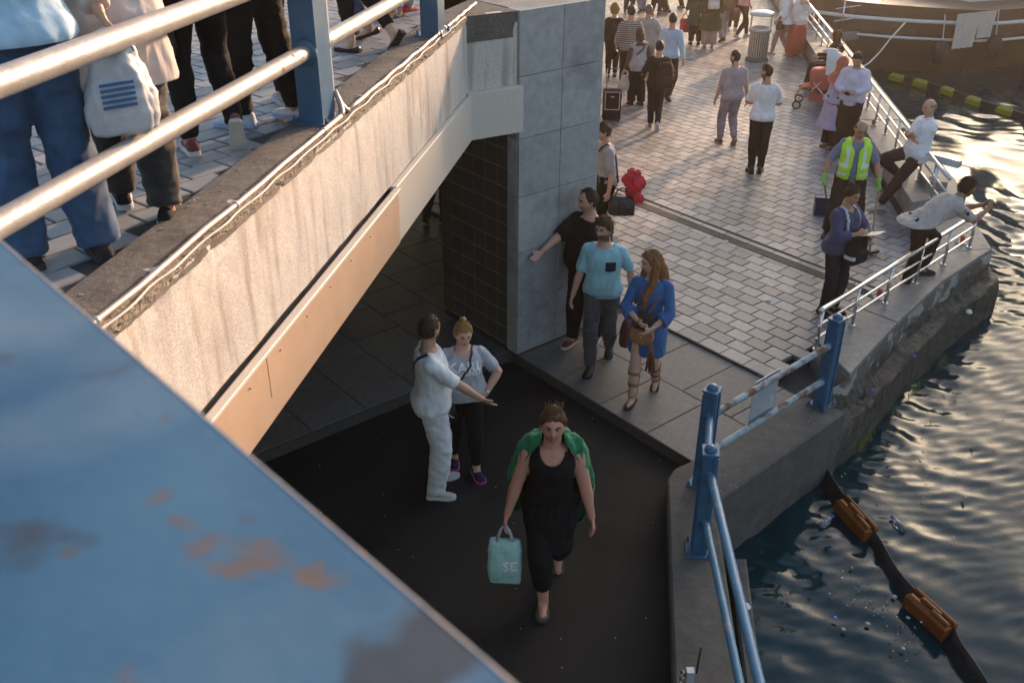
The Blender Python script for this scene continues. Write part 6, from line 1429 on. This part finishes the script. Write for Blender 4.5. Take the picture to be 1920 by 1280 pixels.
eV, kV = person('woman in fluttering white blouse walking past the litter bin', px(1458, 99, ZP), 305, 1.65, dict(feet=((-.06, .22, 0, 0, 0), (.06, -.2, 0, 0, 25)), pelvis=(0, 0, -.03), hands=((-.28, .1, .9), (.25, .15, 1.0))), 'light', 'f', 1.0, 0, ('long', (.1, .05, .03)), 0, dict(c=(.72, .68, .66), sleeve=.7, hem=-.24, off=.05, sl_off=.04, flare=.12, cuff=.05, wr=.014, name='blouse'), dict(c=(.35, .22, .2), off=.006), ((.5, .4, .36), (.5, .45, .4), 'flat'), **FARV)
soft_bag('shoulder_bag', 'black shoulder bag at the hip of the woman in white blouse', 'bag', wpt(eV, kV, (-.25, .02, 1.1)), (.26, .12, .22), (.03, .016, .012), 'leather', rz=.6, handle=.18)
person('woman in long red skirt with a pale striped top', px(1483, 101, ZP), 330, 1.6, dict(hands=((-.24, .12, .95), (.24, .1, .95))), 'light', 'f', 1.05, 0, None, 0, dict(c=(.68, .6, .56), sleeve=.8, hem=-.24, off=.03, name='top'), dict(c=(.3, .05, .03), off=.03), ((.3, .2, .16), (.3, .2, .2), 'flat'), extra=both(coat((.42, .06, .03), .12, .26), hj((.5, .3, .22))), **FARV)
# ---- sweeper
M['hiviz'] = mat('hi_vis_mesh', (.42, .75, .03), (.5, .85, .05), .7, 6, .2, 150); M['reflect'] = mat('reflective_tape', (.68, .7, .66), (.75, .76, .72), .45, 8)
def ex_vest(k, e):
    mb = MB(); loft(mb, torso_rings(k, -.12, 1.06, .036, k.g, k.sex, k.belly, 12)); 
    for i in (0, 1): mb.ball(k.sh[i] - unit(k.sh[i] - k.C) * .05, .075, 12, 8)
    def cut(v):
        q = v - k.C; a = q @ k.cx; b = q @ k.cy; c = q @ k.up; op = np.interp(c, [-.6, -.1, .05], [.055, .022, .06]); return ((b > 0) & (np.abs(a) < op)) | ((c > -.04) & (np.abs(a) < .075)) | (np.abs(a) > .2)
    o = blob_mesh('safety_vest', mb, k, .0105, 'hiviz', e, 3, .006, 14, cut=cut)
    bv = BVHTree.FromPolygons([tuple(v.co) for v in o.data.vertices], [tuple(q.vertices) for q in o.data.polygons])
    def tape(pts, wv):
        V = []; ok = []
        for p_, s_ in pts:
            for t in (-1, 1):
                q = (p_ + s_ * t * wv / 2) * k.s; hit = bv.find_nearest(Vector(q)); V.append(np.array(hit[0]) + np.array(hit[1]) * .004)
        obj('reflective_band', V, [(i * 2, i * 2 + 1, i * 2 + 3, i * 2 + 2) for i in range(len(pts) - 1)], 'reflect', e, True, True)
    for t in (.1, .38):
        for s_ in (-1, 1):
            c = k.P + (k.C - k.P) * t; tape([(c + k.cx * s_ * (.09 + .12 * math.sin(a)) + k.cy * .2 * math.cos(a), k.up) for a in np.linspace(0, 1.5, 7)], .05)
    for s_ in (-1, 1): tape([(k.P + (k.C - k.P) * t + k.cx * s_ * .125 + k.cy * .2, k.cx) for t in np.linspace(.42, 1.0, 7)], .05)
    for i in (0, 1):
        d = k.hdir[i]; mb = MB(); hand(mb, k, i); mb.tube([k.wri[i] - d * .05, k.wri[i]], [.04, .034], 12); v, f = remesh(mb.v, mb.f, .008, 2); v = v + vnormals(v, f) * .004; grid_mesh('work_glove', v * k.s, f, fabric((.22, .5, .06)), e)
pv = place_head(1612, 206, ZP, 1.74)
eS, kS = person('street sweeper in yellow-green safety vest and green gloves', pv, 192, 1.74, dict(feet=((-.2, -.02, 0, -14, 0), (.2, .06, 0, 14, 0)), pelvis=(0, 0, -.03), hands=((-.36, .12, .86), (.36, .16, .88)), poles=((-1, -.6, .2), (1, -.6, .2)), head=(-6, 26, 0), lean=6, curl=[50, 50]), 'tan', 'm', 1.12, .03, ('bald', (.05, .035, .03)), .2,
       dict(c=(.16, .18, .27), sleeve=.5, hem=-.12, off=.016, sl_off=.016), dict(c=(.028, .018, .016), off=.022), ((.02, .02, .03), (.05, .05, .05), 'boot'), .0108, .0135, extra=ex_vest)
M['broomwood'] = mat('broom_handle', (.3, .17, .09), (.38, .22, .12), .55, 12)
hl = wpt(eS, kS, kS.wri[0] + kS.hdir[0] * .06); hr_ = wpt(eS, kS, kS.wri[1] + kS.hdir[1] * .06)
foot = np.array([hl[0] - .16, hl[1] - .52, ZP + .06]); br = thing('push_broom', 'long wooden-handled broom in the left hand of the sweeper', 'broom', foot)
MB().tube([foot, hl + (hl - foot) * .28], .013, 8).build('broom_stick', 'broomwood', br, True); MB().box(foot + np.array([0, 0, -.005]), (.3, .06, .04), (.9, .4, 0)).build('broom_head', 'black', br)
bb_ = MB()
for q in range(60): a = random.uniform(-.14, .14); bb_.tube([foot + np.array([.9, .4, 0]) * a + np.array([0, random.uniform(-.02, .02), -.02]), foot + np.array([.9, .4, 0]) * a * 1.08 + np.array([0, random.uniform(-.03, .03), -.058])], .003, 4)
kind(bb_.build('bristles', 'twig', br), 'stuff')
pan = px(1543, 396, ZP); dp = thing('dustpan', 'dark blue lobby dustpan on a long stick held by the sweeper', 'dustpan', pan)
M['navy'] = mat('navy_plastic', (.03, .04, .1), (.04, .05, .12), .4, 10)
ax_ = azv(100); ay_ = azv(10)
for c_, s_ in (((0, .1, .13), (.32, .012, .26)), ((-.155, 0, .1), (.012, .2, .2)), ((.155, 0, .1), (.012, .2, .2)), ((0, 0, .006), (.32, .22, .012)), ((0, .05, .25), (.32, .1, .012))):
    MB().box(pan + ax_ * c_[0] + ay_ * c_[1] + np.array([0, 0, c_[2]]), s_, ax_, ay_, ch=.003).build('pan_wall', 'navy', dp)
MB().tube([pan + ay_ * .08 + np.array([0, 0, .24]), hr_ + np.array([0, 0, .05])], .011, 8).build('pan_stick', 'broomwood', dp, True)
# ---- man leaning on the railing, arms crossed
pl_ = px(1727, 182, ZP + 1.62); pl_[2] = ZP
def ex_lean(k, e):
    mb = MB(); loft(mb, [ring(k.neck + k.up * t, k.cx, k.cy, a, b, 16) for t, a, b in ((-.035, .085, .08), (.0, .078, .072), (.025, .07, .066), (.03, .06, .06))]); obj('collar', [np.array(v) * k.s for v in mb.v], mb.f[:-2], fabric((.74, .73, .76)), e, True, True)
person('bald man in white short-sleeved shirt leaning on the railing with arms crossed', pl_, 262, 1.74, dict(pelvis=(0, -.05, -.08), lean=-10, feet=((-.04, .38, 0, 4, 0), (.13, -.06, .32, 20, 40)), kpoles=(None, (.35, 1, .25)), hands=((.09, .1, 1.15), (-.09, .14, 1.18)), poles=((-1, -.2, -.8), (1, -.2, -.8)), handdir=[(1, -.15, .15), (-1, -.15, .2)], head=(0, 6, 0)), 'olive', 'm', 1.08, .02, ('bald', (.14, .12, .11)), .15,
       dict(c=(.74, .73, .76), sleeve=.5, hem=-.24, off=.026, sl_off=.028, wr=.008), dict(c=(.035, .022, .024), off=.016), ((.6, .58, .58), (.7, .7, .7), SN), .0108, .0135, extra=ex_lean)
# ---- man bent over the ledge railing with a phone
pk = px(1712, 412, 1.08); pk[2] = ZP
def ex_khaki(k, e):
    mb = MB(); loft(mb, [ring(k.neck + k.up * t, k.cx, k.cy, a, b, 16) for t, a, b in ((-.04, .085, .08), (.0, .078, .072), (.03, .07, .066), (.035, .06, .06))]); obj('collar', [np.array(v) * k.s for v in mb.v], mb.f[:-2], fabric((.46, .4, .36)), e, True, True)
    d = unit(k.elb[1] - k.sh[1]); c = k.sh[1] + d * .1; n_ = unit(np.cross(d, [0, 1., 0]) + np.array([.6, 0, .3])); 
    bv = BVHTree.FromPolygons([tuple(v.co) for v in k.shirt.data.vertices], [tuple(q.vertices) for q in k.shirt.data.polygons])
    for q, (o1, hh) in enumerate(((-.03, .02), (.02, .045))):
        V = []
        for a in (-.03, -.01, .01, .03):
            for b in (-1, 0, 1): hit = bv.find_nearest(Vector((c + d * (o1 + b * hh / 2) + np.cross(d, n_) * a + n_ * .09) * k.s)); V.append(np.array(hit[0]) + np.array(hit[1]) * .004)
        obj('sleeve_badge', V, [(i * 3 + j, (i + 1) * 3 + j, (i + 1) * 3 + j + 1, i * 3 + j + 1) for i in range(3) for j in range(2)], fabric((.02, .02, .03)), e, True, True)
    b = MB().box((k.wri[1] + k.hdir[1] * .1) * k.s, (.07, .012, .04), (1, 0, 0), (0, 1, 0)); obj('phone', b.v, b.f, 'black', e, False, True)
person('bearded man in khaki polo shirt bending over the railing to take a picture', pk, 84, 1.76, dict(pelvis=(0, .04, .0), lean=58, feet=((-.1, .3, .2, 0, 0), (.1, -.02, 0, 4, 0)), kpoles=((-.2, 1, .3), None), hands=((-.05, .86, 1.12), (.06, .84, 1.1)), poles=((-.6, -.2, -1), (.5, -.1, -1)), head=(0, 6, 0), handdir=[(.15, .7, .6), (-.15, .7, .6)], curl=[55, 55]), 'dark', 'm', 1.06, .02, ('short', (.014, .01, .009)), .6,
       dict(c=(.44, .38, .34), sleeve=.46, hem=.0, off=.024, sl_off=.02, hemx=.038), dict(c=(.02, .014, .012), off=.005, top=.06), ((.02, .015, .015), (.03, .03, .03), SN), .0103, .013, extra=ex_khaki)
# ---- woman with the brochure
def ex_bro(k, e):
    b = MB().ball((k.head - k.hfwd * .06 + k.hz * .12) * k.s, .042 * k.s, 12, 8); obj('hair_bun', [np.array(v) + .006 * np.array(mnoise.noise_vector(Vector(v) * 60)) for v in b.v], b.f, fabric(BRN, kind_='hair'), e, True, True)
    for s_ in (-1, 1): strap(k, e, [k.C + k.cx * .09 * s_ + k.up * .06 - k.cy * .02, k.C + k.cx * .1 * s_ + k.cy * .13 - k.up * .08, (k.P + k.C) / 2 + k.cx * .1 * s_ + k.cy * .14], .032, (.5, .5, .55), kd='cloth', onto=k.shirt)
pb = place_head(1591, 344, ZP, 1.58)
eO, kO = person('woman in navy cardigan reading a brochure with a backpack on her front', pb, 146, 1.62, dict(feet=((-.1, .02, 0, -8, 0), (.1, 0, 0, 8, 0)), hands=((-.1, .34, 1.13), (.06, .27, 1.2)), poles=((-1, -.4, -.6), (1, -.4, -.6)), head=(2, 14, 0)), 'tan', 'f', 1.1, .02, ('bun', BRN), 0,
       dict(c=(.045, .05, .12), sleeve=.86, hem=-.16, off=.02, sl_off=.026, neck=(.08, .06, .02), name='cardigan'), dict(c=(.018, .017, .028), off=.012), ((.02, .02, .02), (.03, .03, .03), SN), .0103, .013, extra=ex_bro)
FP = pack('black backpack with a white stripe worn on the front of the navy cardigan woman', eO, kO, np.array([-.02, .24, -.37]), (.27, .17, .4), (.016, .015, .017))
mb = MB(); loft(mb, [ring(np.array([0, .0, z]), np.array([1., 0, 0]), np.array([0, 1., 0]), .137, .09, 20, .6) for z in (-.17, -.125)]); wb = obj('white_band', mb.v, mb.f[:-2], fabric((.6, .58, .6)), FP, True, True)
decal_text('OFF', .04, _K, FP, wb, np.array([-.03, .09, -.148]), np.array([-1., 0, 0]), np.array([0, 0, 1.]), (.02, .02, .02), 'lettering', fwd=np.array([0, 1., 0]))
bc_ = wpt(eO, kO, (-.04, .38, 1.22)); br_ = thing('brochure', 'folded pale brochure held open by the navy cardigan woman', 'brochure', bc_, eO.rotation_euler.z)
for s_ in (-1, 1):
    b = MB().box((s_ * .055, .02, .0 + abs(s_) * .004), (.11, .19, .003), (1, 0, .12 * s_), (0, .93, .36), None if False else (-.12 * s_, -.36, .93)); obj('page', b.v, b.f, fabric((.68, .68, .56) if s_ < 0 else (.6, .62, .35), .6), br_, False, True)
# ---- far rail side: lilac tunic, phone man, seated pair
def ex_lilac(k, e):
    hijab(k, e, (.5, .13, .07), .2, 4); blob_mesh('tunic_skirt', skirt_geo(k, [(1.1, .15, .12, 0), (.9, .19, .15, 0), (.6, .23, .18, -.02), (.42, .27, .2, -.04)]), k, .014, fabric((.46, .36, .5)), e, 3, .008, 3, .1, stretch=(1.4, 1.4, .25))
person('woman in long lilac tunic and coral headscarf', place_head(1572, 104, ZP, 1.56), 70, 1.6, dict(hands=((-.12, .3, 1.15), (.14, .28, 1.12)), poles=((-1, -.5, -.4), (1, -.5, -.4)), head=(10, 12, 0)), 'tan', 'f', 1.05, 0, None, 0, dict(c=(.46, .36, .5), sleeve=.9, hem=-.12, off=.02, sl_off=.025, name='tunic'), dict(c=(.03, .017, .014), off=.025), ((.25, .1, .06), (.2, .1, .08), 'flat'), .0145, .016, extra=ex_lilac)
def ex_ph(k, e):
    b = MB().box((k.wri[0] * .5 + k.wri[1] * .5 + np.array([0, .1, .0])) * k.s, (.07, .14, .01), (1, 0, 0), (0, .8, .6), (0, -.6, .8)); obj('phone', b.v, b.f, 'black', e, False, True)
person('man in pale lilac shirt looking down at his phone', place_head(1606, 91, ZP, 1.72), 212, 1.76, dict(pelvis=(0, -.03, 0), hands=((-.07, .27, 1.1), (.07, .27, 1.1)), poles=((-1, -.5, -.4), (1, -.5, -.4)), head=(0, 30, 0), lean=2), 'olive', 'm', 1.1, .02, ('short', (.04, .025, .018)), .3, dict(c=(.6, .55, .66), sleeve=.96, hem=-.26, off=.03, sl_off=.024, wr=.008), dict(c=(.04, .02, .014), off=.03, wide=.015), ((.04, .025, .02), (.04, .04, .04), SN), .014, .01555, extra=ex_ph)
SITF = dict(pelvis=(0, -.1, -.42), feet=((-.1, .38, 0, -4, 0), (.1, .4, 0, 4, 0)), hands=((-.1, .3, .72), (.12, .3, .74)), head=(0, 10, 0))
def seat_at(x, y, lvl, h, sit=.42): q = px(x, y, lvl + (h * (1 - sit / 1.75))); q[2] = lvl; return q
sw = np.array([*(I1 + RD * 9.2)[:2], ZP]) + np.array([.05, 0, 0])
person('woman in dark brown sitting on the ledge behind the stroller', sw, 276, 1.62, SITF, 'tan', 'f', 1.05, 0, None, 0, dict(c=(.06, .025, .016), sleeve=.95, hem=-.2, off=.03, name='coat'), dict(c=(.04, .02, .015), off=.03, wide=.02), ((.03, .02, .02), (.04, .03, .03), SN), extra=hj((.09, .035, .02)), **FARV)
sc_ = np.array([*(I1 + RD * 8.5)[:2], ZP]) + np.array([.05, 0, 0])
person('child in dark jacket sitting on the ledge next to the woman in brown', sc_, 276, 1.35, dict(pelvis=(0, -.08, -.36), feet=((-.1, .38, .1, -4, 0), (.1, .4, .1, 4, 0)), hands=((-.1, .3, .72), (.12, .3, .74))), 'tan', 'm', 1.05, 0, ('short', (.04, .02, .015)), 0, dict(c=(.07, .03, .02), sleeve=.95, hem=-.2, off=.04, name='jacket'), dict(c=(.04, .02, .015), off=.03), ((.04, .02, .02), (.05, .04, .04), SN), **FARV)
# ---- under the bridge
person('person in dark jeans walking under the bridge beside the tiled flank', px(812, 424, ZS), 20, 1.75, walk(.16, 30, 'r'), 'olive', 'm', 1, 0, ('short', BRN), 0, dict(c=(.03, .03, .035), sleeve=.9, hem=-.16, off=.02), dict(c=(.022, .024, .034), kind='denim', off=.012), ((.09, .05, .03), (.6, .58, .55), SN), **FARV)
person('person in pale sneakers striding through the dark underpass', px(605, 590, ZS), 262, 1.72, walk(.3, 40, 'l'), 'olive', 'm', 1, 0, ('short', BRN), 0, dict(c=(.04, .04, .045), sleeve=.9, hem=-.16, off=.02), dict(c=(.02, .02, .03), kind='denim', off=.012), ((.6, .6, .6), (.65, .65, .65), SN), **FARV)
# ---- upper walkway
def up_at(x, y): return px(x, y, ZD)
def ex_jeans(k, e):
    bt_ = None
eA, kA = person('person in blue flared jeans and pale blue shirt at the upper railing', up_at(126, 497), 318, 1.74, dict(feet=((-.14, .05, 0, -6, 0), (.13, -.04, 0, 6, 0)), hands=((-.15, .34, 1.1), (.2, .32, 1.1)), lean=6), 'olive', 'm', 1.06, .02, ('short', BRN), 0, dict(c=(.36, .52, .66), sleeve=.9, hem=-.06, off=.03, sl_off=.02), dict(c=(.02, .055, .12), kind='denim', off=.016, wide=.034, wr=.007, top=.16, length=1.03), ((.04, .03, .03), (.06, .05, .05), SN), .0165, .0135)
for s_ in (-1, 1):
    c = kA.P + kA.px * .085 * s_ - kA.py * .115 - np.array([0, 0, .045]); b = MB().box(c * kA.s, (.13, .012, .14), kA.px, kA.py, ch=.004); obj('back_pocket', b.v, b.f, fabric((.024, .065, .14), kind_='denim'), eA, False, True)
soft_bag('shoulder_bag', 'black shoulder bag hanging in front of the blue flared jeans', 'bag', wpt(eA, kA, (-.36, .2, .98)), (.3, .13, .3), BLK, rz=.5, handle=.15)
def ex_white_coat(k, e): blob_mesh('coat_skirt', skirt_geo(k, [(1.05, .17, .14, 0), (.9, .22, .17, 0), (.75, .25, .19, 0), (.66, .265, .2, 0)]), k, .012, fabric((.55, .48, .45)), e, 3, .008, 31, .12, stretch=(1.4, 1.4, .25))
_p0 = up_at(272, 410); _bw = px(205, 92, 4.62) - _p0; _c, _s = math.cos(R(340)), math.sin(R(340)); _hl = (np.array([_bw[0] * _c - _bw[1] * _s, _bw[0] * _s + _bw[1] * _c, _bw[2] + .05])) / (1.68 / 1.75)
eE, kE = person('person in pale hip-length coat and dark jeans at the upper railing', up_at(272, 410), 340, 1.68, dict(feet=((-.1, .16, 0, -6, 0), (.1, -.14, 0, 14, 0)), hands=(tuple(_hl), (.16, .3, 1.1))), 'olive', 'f', 1.1, .02, ('long', BRN), 0, dict(c=(.55, .48, .45), sleeve=.95, hem=-.12, off=.03, sl_off=.03, name='coat'), dict(c=(.016, .015, .016), kind='denim', off=.02, wide=.016, wr=.007), ((.014, .014, .016), (.42, .44, .46), SN), .0165, .0135, extra=ex_white_coat)
cb = soft_bag('carrier_bag', 'bulging translucent plastic bag with blue print held by the pale-coated person', 'bag', wpt(eE, kE, kE.wri[0] + kE.hdir[0] * .07), (.28, .2, .34), (.52, .52, .55), 'gloss', rz=.5, handle=.08, sq=.8, taper=.7, wr=.012)
b = MB()
for q in range(5): b.box((-.02 + .0 * q, -.107, -.2 - q * .022), (.13, .004, .012), (1, 0, .05))
obj('print', b.v, b.f, fabric((.04, .12, .3)), cb, False, True)
eM, kM = person('person in red jumper and black trousers with maroon slip-on shoes', up_at(398, 292), 322, 1.66, dict(feet=((-.1, .08, 0, 10, 0), (.1, -.14, .03, 20, 62)), pelvis=(0, 0, -.02), hands=((-.2, .3, 1.05), (.24, .16, .95))), 'olive', 'f', 1.05, 0, ('long', BRN), 0, dict(c=(.5, .06, .08), sleeve=.95, hem=-.1, off=.024, sl_off=.02, name='jumper'), dict(c=BLK, off=.01, wr=.005), ((.15, .03, .03), (.55, .53, .48), SN), .0165, .0145)
soft_bag('shoulder_bag', 'soft black bag hanging beside the person in red jumper', 'bag', wpt(eM, kM, (-.3, -.05, 1.02)), (.32, .14, .3), (.014, .013, .013), rz=.9, handle=.12)
person('person in black trousers and white and blue running shoes', up_at(492, 236), 282, 1.76, dict(feet=((-.09, .1, 0, -6, 0), (.1, -.18, 0, 8, 0)), hands=((-.2, .25, 1.1), (.25, .12, .9))), 'olive', 'm', 1.05, 0, ('short', BRN), 0, dict(c=(.03, .025, .025), sleeve=.95, hem=-.2, off=.03), dict(c=(.02, .017, .016), off=.02, wide=.006, wr=.007), ((.55, .57, .62), (.3, .4, .62), SN), .0165, .0145)
person('person in slim black trousers behind the first blue post', up_at(556, 196), 340, 1.7, dict(), 'olive', 'm', .98, 0, ('short', BRN), 0, dict(c=(.02, .02, .02), sleeve=.95, hem=-.16, off=.03), dict(c=BLK, off=.006), ((.3, .3, .32), (.4, .4, .4), SN), **FARV)
person('person in black trousers and black flat shoes between the blue posts', up_at(690, 100), 292, 1.66, dict(feet=((-.07, .14, 0, 0, 0), (.08, -.26, .02, 10, 50)), pelvis=(0, 0, -.03)), 'fair', 'f', 1.02, 0, ('long', BRN), 0, dict(c=(.02, .02, .025), sleeve=.95, hem=-.2, off=.03), dict(c=BLK, off=.008, length=.93), ((.018, .018, .02), (.02, .02, .02), 'flat'), .0165, .015)
person('person in blue jeans and brown shoes behind the black flat shoes', up_at(672, 72), 284, 1.7, walk(.14, 20, 'r'), 'olive', 'm', 1.02, 0, ('short', BRN), 0, dict(c=(.1, .1, .12), sleeve=.95, hem=-.2, off=.03), dict(c=(.025, .05, .1), kind='denim', off=.014), ((.05, .028, .018), (.03, .02, .015), 'flat'), **FARV)
eZ, kZ = person('person in red sneakers standing by the second blue post', up_at(744, 28), 30, 1.66, dict(), 'olive', 'm', 1.02, 0, ('short', BRN), 0, dict(c=(.2, .2, .24), sleeve=.6, hem=-.16, off=.03), dict(c=(.3, .32, .4), off=.014), ((.5, .02, .03), (.65, .65, .65), SN), **FARV)
M['floral'] = mat('floral_print', (.6, .1, .05), (.1, .2, .6), .7, 22, c3=(.75, .6, .1), s3=26, t3=.52, w3=.02); t_ = soft_bag('tote_bag', 'colourful flower-patterned tote bag standing on the upper walkway', 'bag', up_at(716, 36) + np.array([0, 0, .34]), (.32, .16, .34), (.5, .1, .1), 'cloth', rz=.3, taper=1.0, sq=.5)
t_.children[0].data.materials[0] = M['floral']
# ================================================================== OTHER OBJECTS
# litter bin
bp_ = px(1413, 108, ZP); bn = thing('litter_bin', 'slatted steel litter bin with a domed canopy on the plaza', 'bin', bp_)
M['binsteel'] = mat('bin_steel', (.5, .47, .44), (.6, .57, .53), .35, 12, metal=.8, rvar=.1); M['binbase'] = mat('bin_base', (.12, .11, .1), (.16, .15, .14), .7, 10)
MB().lathe([(.27, 0), (.27, .05), (.22, .07), (.21, .1)], bp_, 24).build('base', 'binbase', bn, True)
MB().lathe([(.185, .1), (.185, .66)], bp_, 24).build('liner', 'rubber', bn, True)
for q in range(26):
    a = 2 * math.pi * q / 26; d = np.array([math.cos(a), math.sin(a), 0]); MB().box(bp_ + d * .225 + np.array([0, 0, .38]), (.012, .034, .58), d).build('slat', 'binsteel', bn)
MB().lathe([(.232, .64), (.26, .66), (.265, .74), (.25, .76), (.235, .75), (.23, .66)], bp_, 24).build('rim', 'binsteel', bn, True)
for q in (-1, 1): MB().box(bp_ + np.array([q * .235, 0, .9]), (.03, .04, .34)).build('bracket', 'binsteel', bn)
MB().lathe([(.28, 1.04), (.29, 1.07), (.26, 1.1), (.16, 1.13), (.05, 1.14)], bp_, 24).build('canopy', 'binsteel', bn, True)
# suitcase at the pier edge
sp0 = px(1141, 226, ZP); su = thing('suitcase', 'black wheeled suitcase with silver trim standing behind the pier', 'suitcase', sp0); sx, sy = azv(92), azv(2)
MB().box(sp0 + np.array([0, 0, .34]), (.34, .22, .54), sx, sy, ch=.025).build('shell', fabric((.022, .016, .02)), su)
sf = -sy * .112; tr = MB()
for c_, s_ in (((0, .23), (.28, .014)), ((0, -.1), (.28, .014)), ((-.135, .07), (.014, .34)), ((.135, .07), (.014, .34))): tr.box(sp0 + sf + sx * c_[0] + np.array([0, 0, .36 + c_[1]]), (s_[0], .008, s_[1]), sx, sy)
tr.build('trim', 'steel', su); MB().box(sp0 + sf + np.array([0, 0, .5]), (.06, .008, .02), sx, sy).build('badge', 'steel', su)
for q in (-1, 1):
    MB().tube([sp0 + sx * q * .11 + sy * .09 + np.array([0, 0, .6]), sp0 + sx * q * .11 + sy * .09 + np.array([0, 0, .98])], .008, 6).build('telescopic_handle', 'steel', su, True)
    for t in (-1, 1): MB().tube([sp0 + sx * (q * .13 - .012) + sy * t * .07 + np.array([0, 0, .032]), sp0 + sx * (q * .13 + .012) + sy * t * .07 + np.array([0, 0, .032])], .032, 12).build('wheel', 'rubber', su, True)
MB().tube([sp0 + sx * -.11 + sy * .09 + np.array([0, 0, .98]), sp0 + sx * .11 + sy * .09 + np.array([0, 0, .98])], .012, 8).build('grip', 'black', su, True)
MB().box(sp0 + np.array([0, 0, .055]), (.32, .2, .03), sx, sy).build('wheel_base', 'black', su)
# stroller
s0 = px(1524, 196, ZP); stt = thing('baby_stroller', 'baby stroller with a pale rounded hood parked by the ledge', 'stroller', s0); fx, fy = azv(290), azv(20); U = np.array([0, 0, 1.])
M['hood'] = mat('hood_fabric', (.55, .5, .48), (.62, .57, .54), .8, 8, .2, 120); M['hoodred'] = mat('red_hood_panel', (.4, .09, .06), (.45, .1, .07), .8, 8)
for q in (-1, 1):
    for a, r_ in ((-.32, .11), (.36, .085)):
        w_ = MB(); c_ = s0 + fx * a + fy * q * .25 + U * r_; n = 20
        w_.tube([c_ + (fx * math.cos(t) + U * math.sin(t)) * r_ * .86 for t in np.linspace(0, 2 * math.pi, n)], .016, 8); wo_ = w_.build('wheel', 'rubber', stt, True)
        MB().tube([c_ - fy * .02, c_ + fy * .02], r_ * .3, 10).build('hub', 'steel', wo_, True)
    MB().tube([s0 + fx * .36 + fy * q * .22 + U * .1, s0 + fx * .02 + fy * q * .23 + U * .5, s0 - fx * .42 + fy * q * .23 + U * 1.0], .013, 8).build('frame_tube', 'steel', stt, True)
    MB().tube([s0 - fx * .32 + fy * q * .22 + U * .12, s0 + fx * .1 + fy * q * .23 + U * .55], .013, 8).build('frame_tube', 'steel', stt, True)
MB().tube([s0 - fx * .42 - fy * .23 + U * 1.0, s0 - fx * .46 + U * 1.02, s0 - fx * .42 + fy * .23 + U * 1.0], .016, 8).build('handlebar', 'black', stt, True)
st_ = MB(); loft(st_, [ring(s0 + fx * a + U * z, fy, U, .2, .03, 14, .6) for a, z in ((-.28, .85), (-.16, .55), (-.1, .45), (.2, .43), (.32, .4), (.42, .22))]); st_.build('seat', 'hoodred', stt, True)
for q in range(3):
    V = []; n1, n2 = 12, 5
    for i in range(n1 + 1):
        for j in range(n2 + 1):
            a = math.pi * i / n1; b = R(95 - (q + j / n2) * 32); c_ = s0 - fx * .1 + U * .72; V.append(c_ + fy * .27 * math.cos(a) + (fx * math.cos(b) * -1 + U * math.sin(b)) * .44 * (math.sin(a) ** .7) + (fx * math.cos(b) * -1 + U * math.sin(b)) * .0)
    k_ = n2 + 1; obj('hood_panel', V, [(i * k_ + j, (i + 1) * k_ + j, (i + 1) * k_ + j + 1, i * k_ + j + 1) for i in range(n1) for j in range(n2)], 'hood' if q != 1 else 'hood', stt, True)
bd_ = MB(); loft(bd_, [ring(s0 - fx * .12 + U * z, fx, fy, a_, b_, 18, .7) for z, a_, b_ in ((.36, .2, .16), (.45, .3, .23), (.7, .33, .26), (.76, .3, .25))]); bd_.build('carrycot', 'hoodred', stt, True)
MB().box(s0 - fx * .05 + U * .24, (.4, .36, .14), fx, fy, ch=.03).build('basket', 'hoodred', stt)
pw = thing('white_pillow', 'white bundled blanket lying on top of the stroller hood', 'blanket', s0 + U * 1.0); mb = MB(); mb.ball(s0 - fx * .12 + U * 1.12, (.16, .1, .06), 14, 10); mb.build('blanket', 'hood', pw, True)
bpy.data.scenes.remove(TS)


# ================================================================== HAZE: thin warm-tinted air added to imitate the sun flare glow
hz = MB().box((32, 57, 4.3), (196, 186, 22.6)).build('haze', 'white'); hz.data.materials.clear(); kind(hz, 'stuff')
hm = bpy.data.materials.new('flare_haze'); hm.use_nodes = True; hn = hm.node_tree; hn.nodes.clear()
ho = hn.nodes.new('ShaderNodeOutputMaterial'); hv = hn.nodes.new('ShaderNodeVolumePrincipled'); hv.inputs['Color'].default_value = (1, .88, .76, 1); hv.inputs['Density'].default_value = .0017; hv.inputs['Anisotropy'].default_value = .86
hn.links.new(hv.outputs[0], ho.inputs['Volume']); hz.data.materials.append(hm)
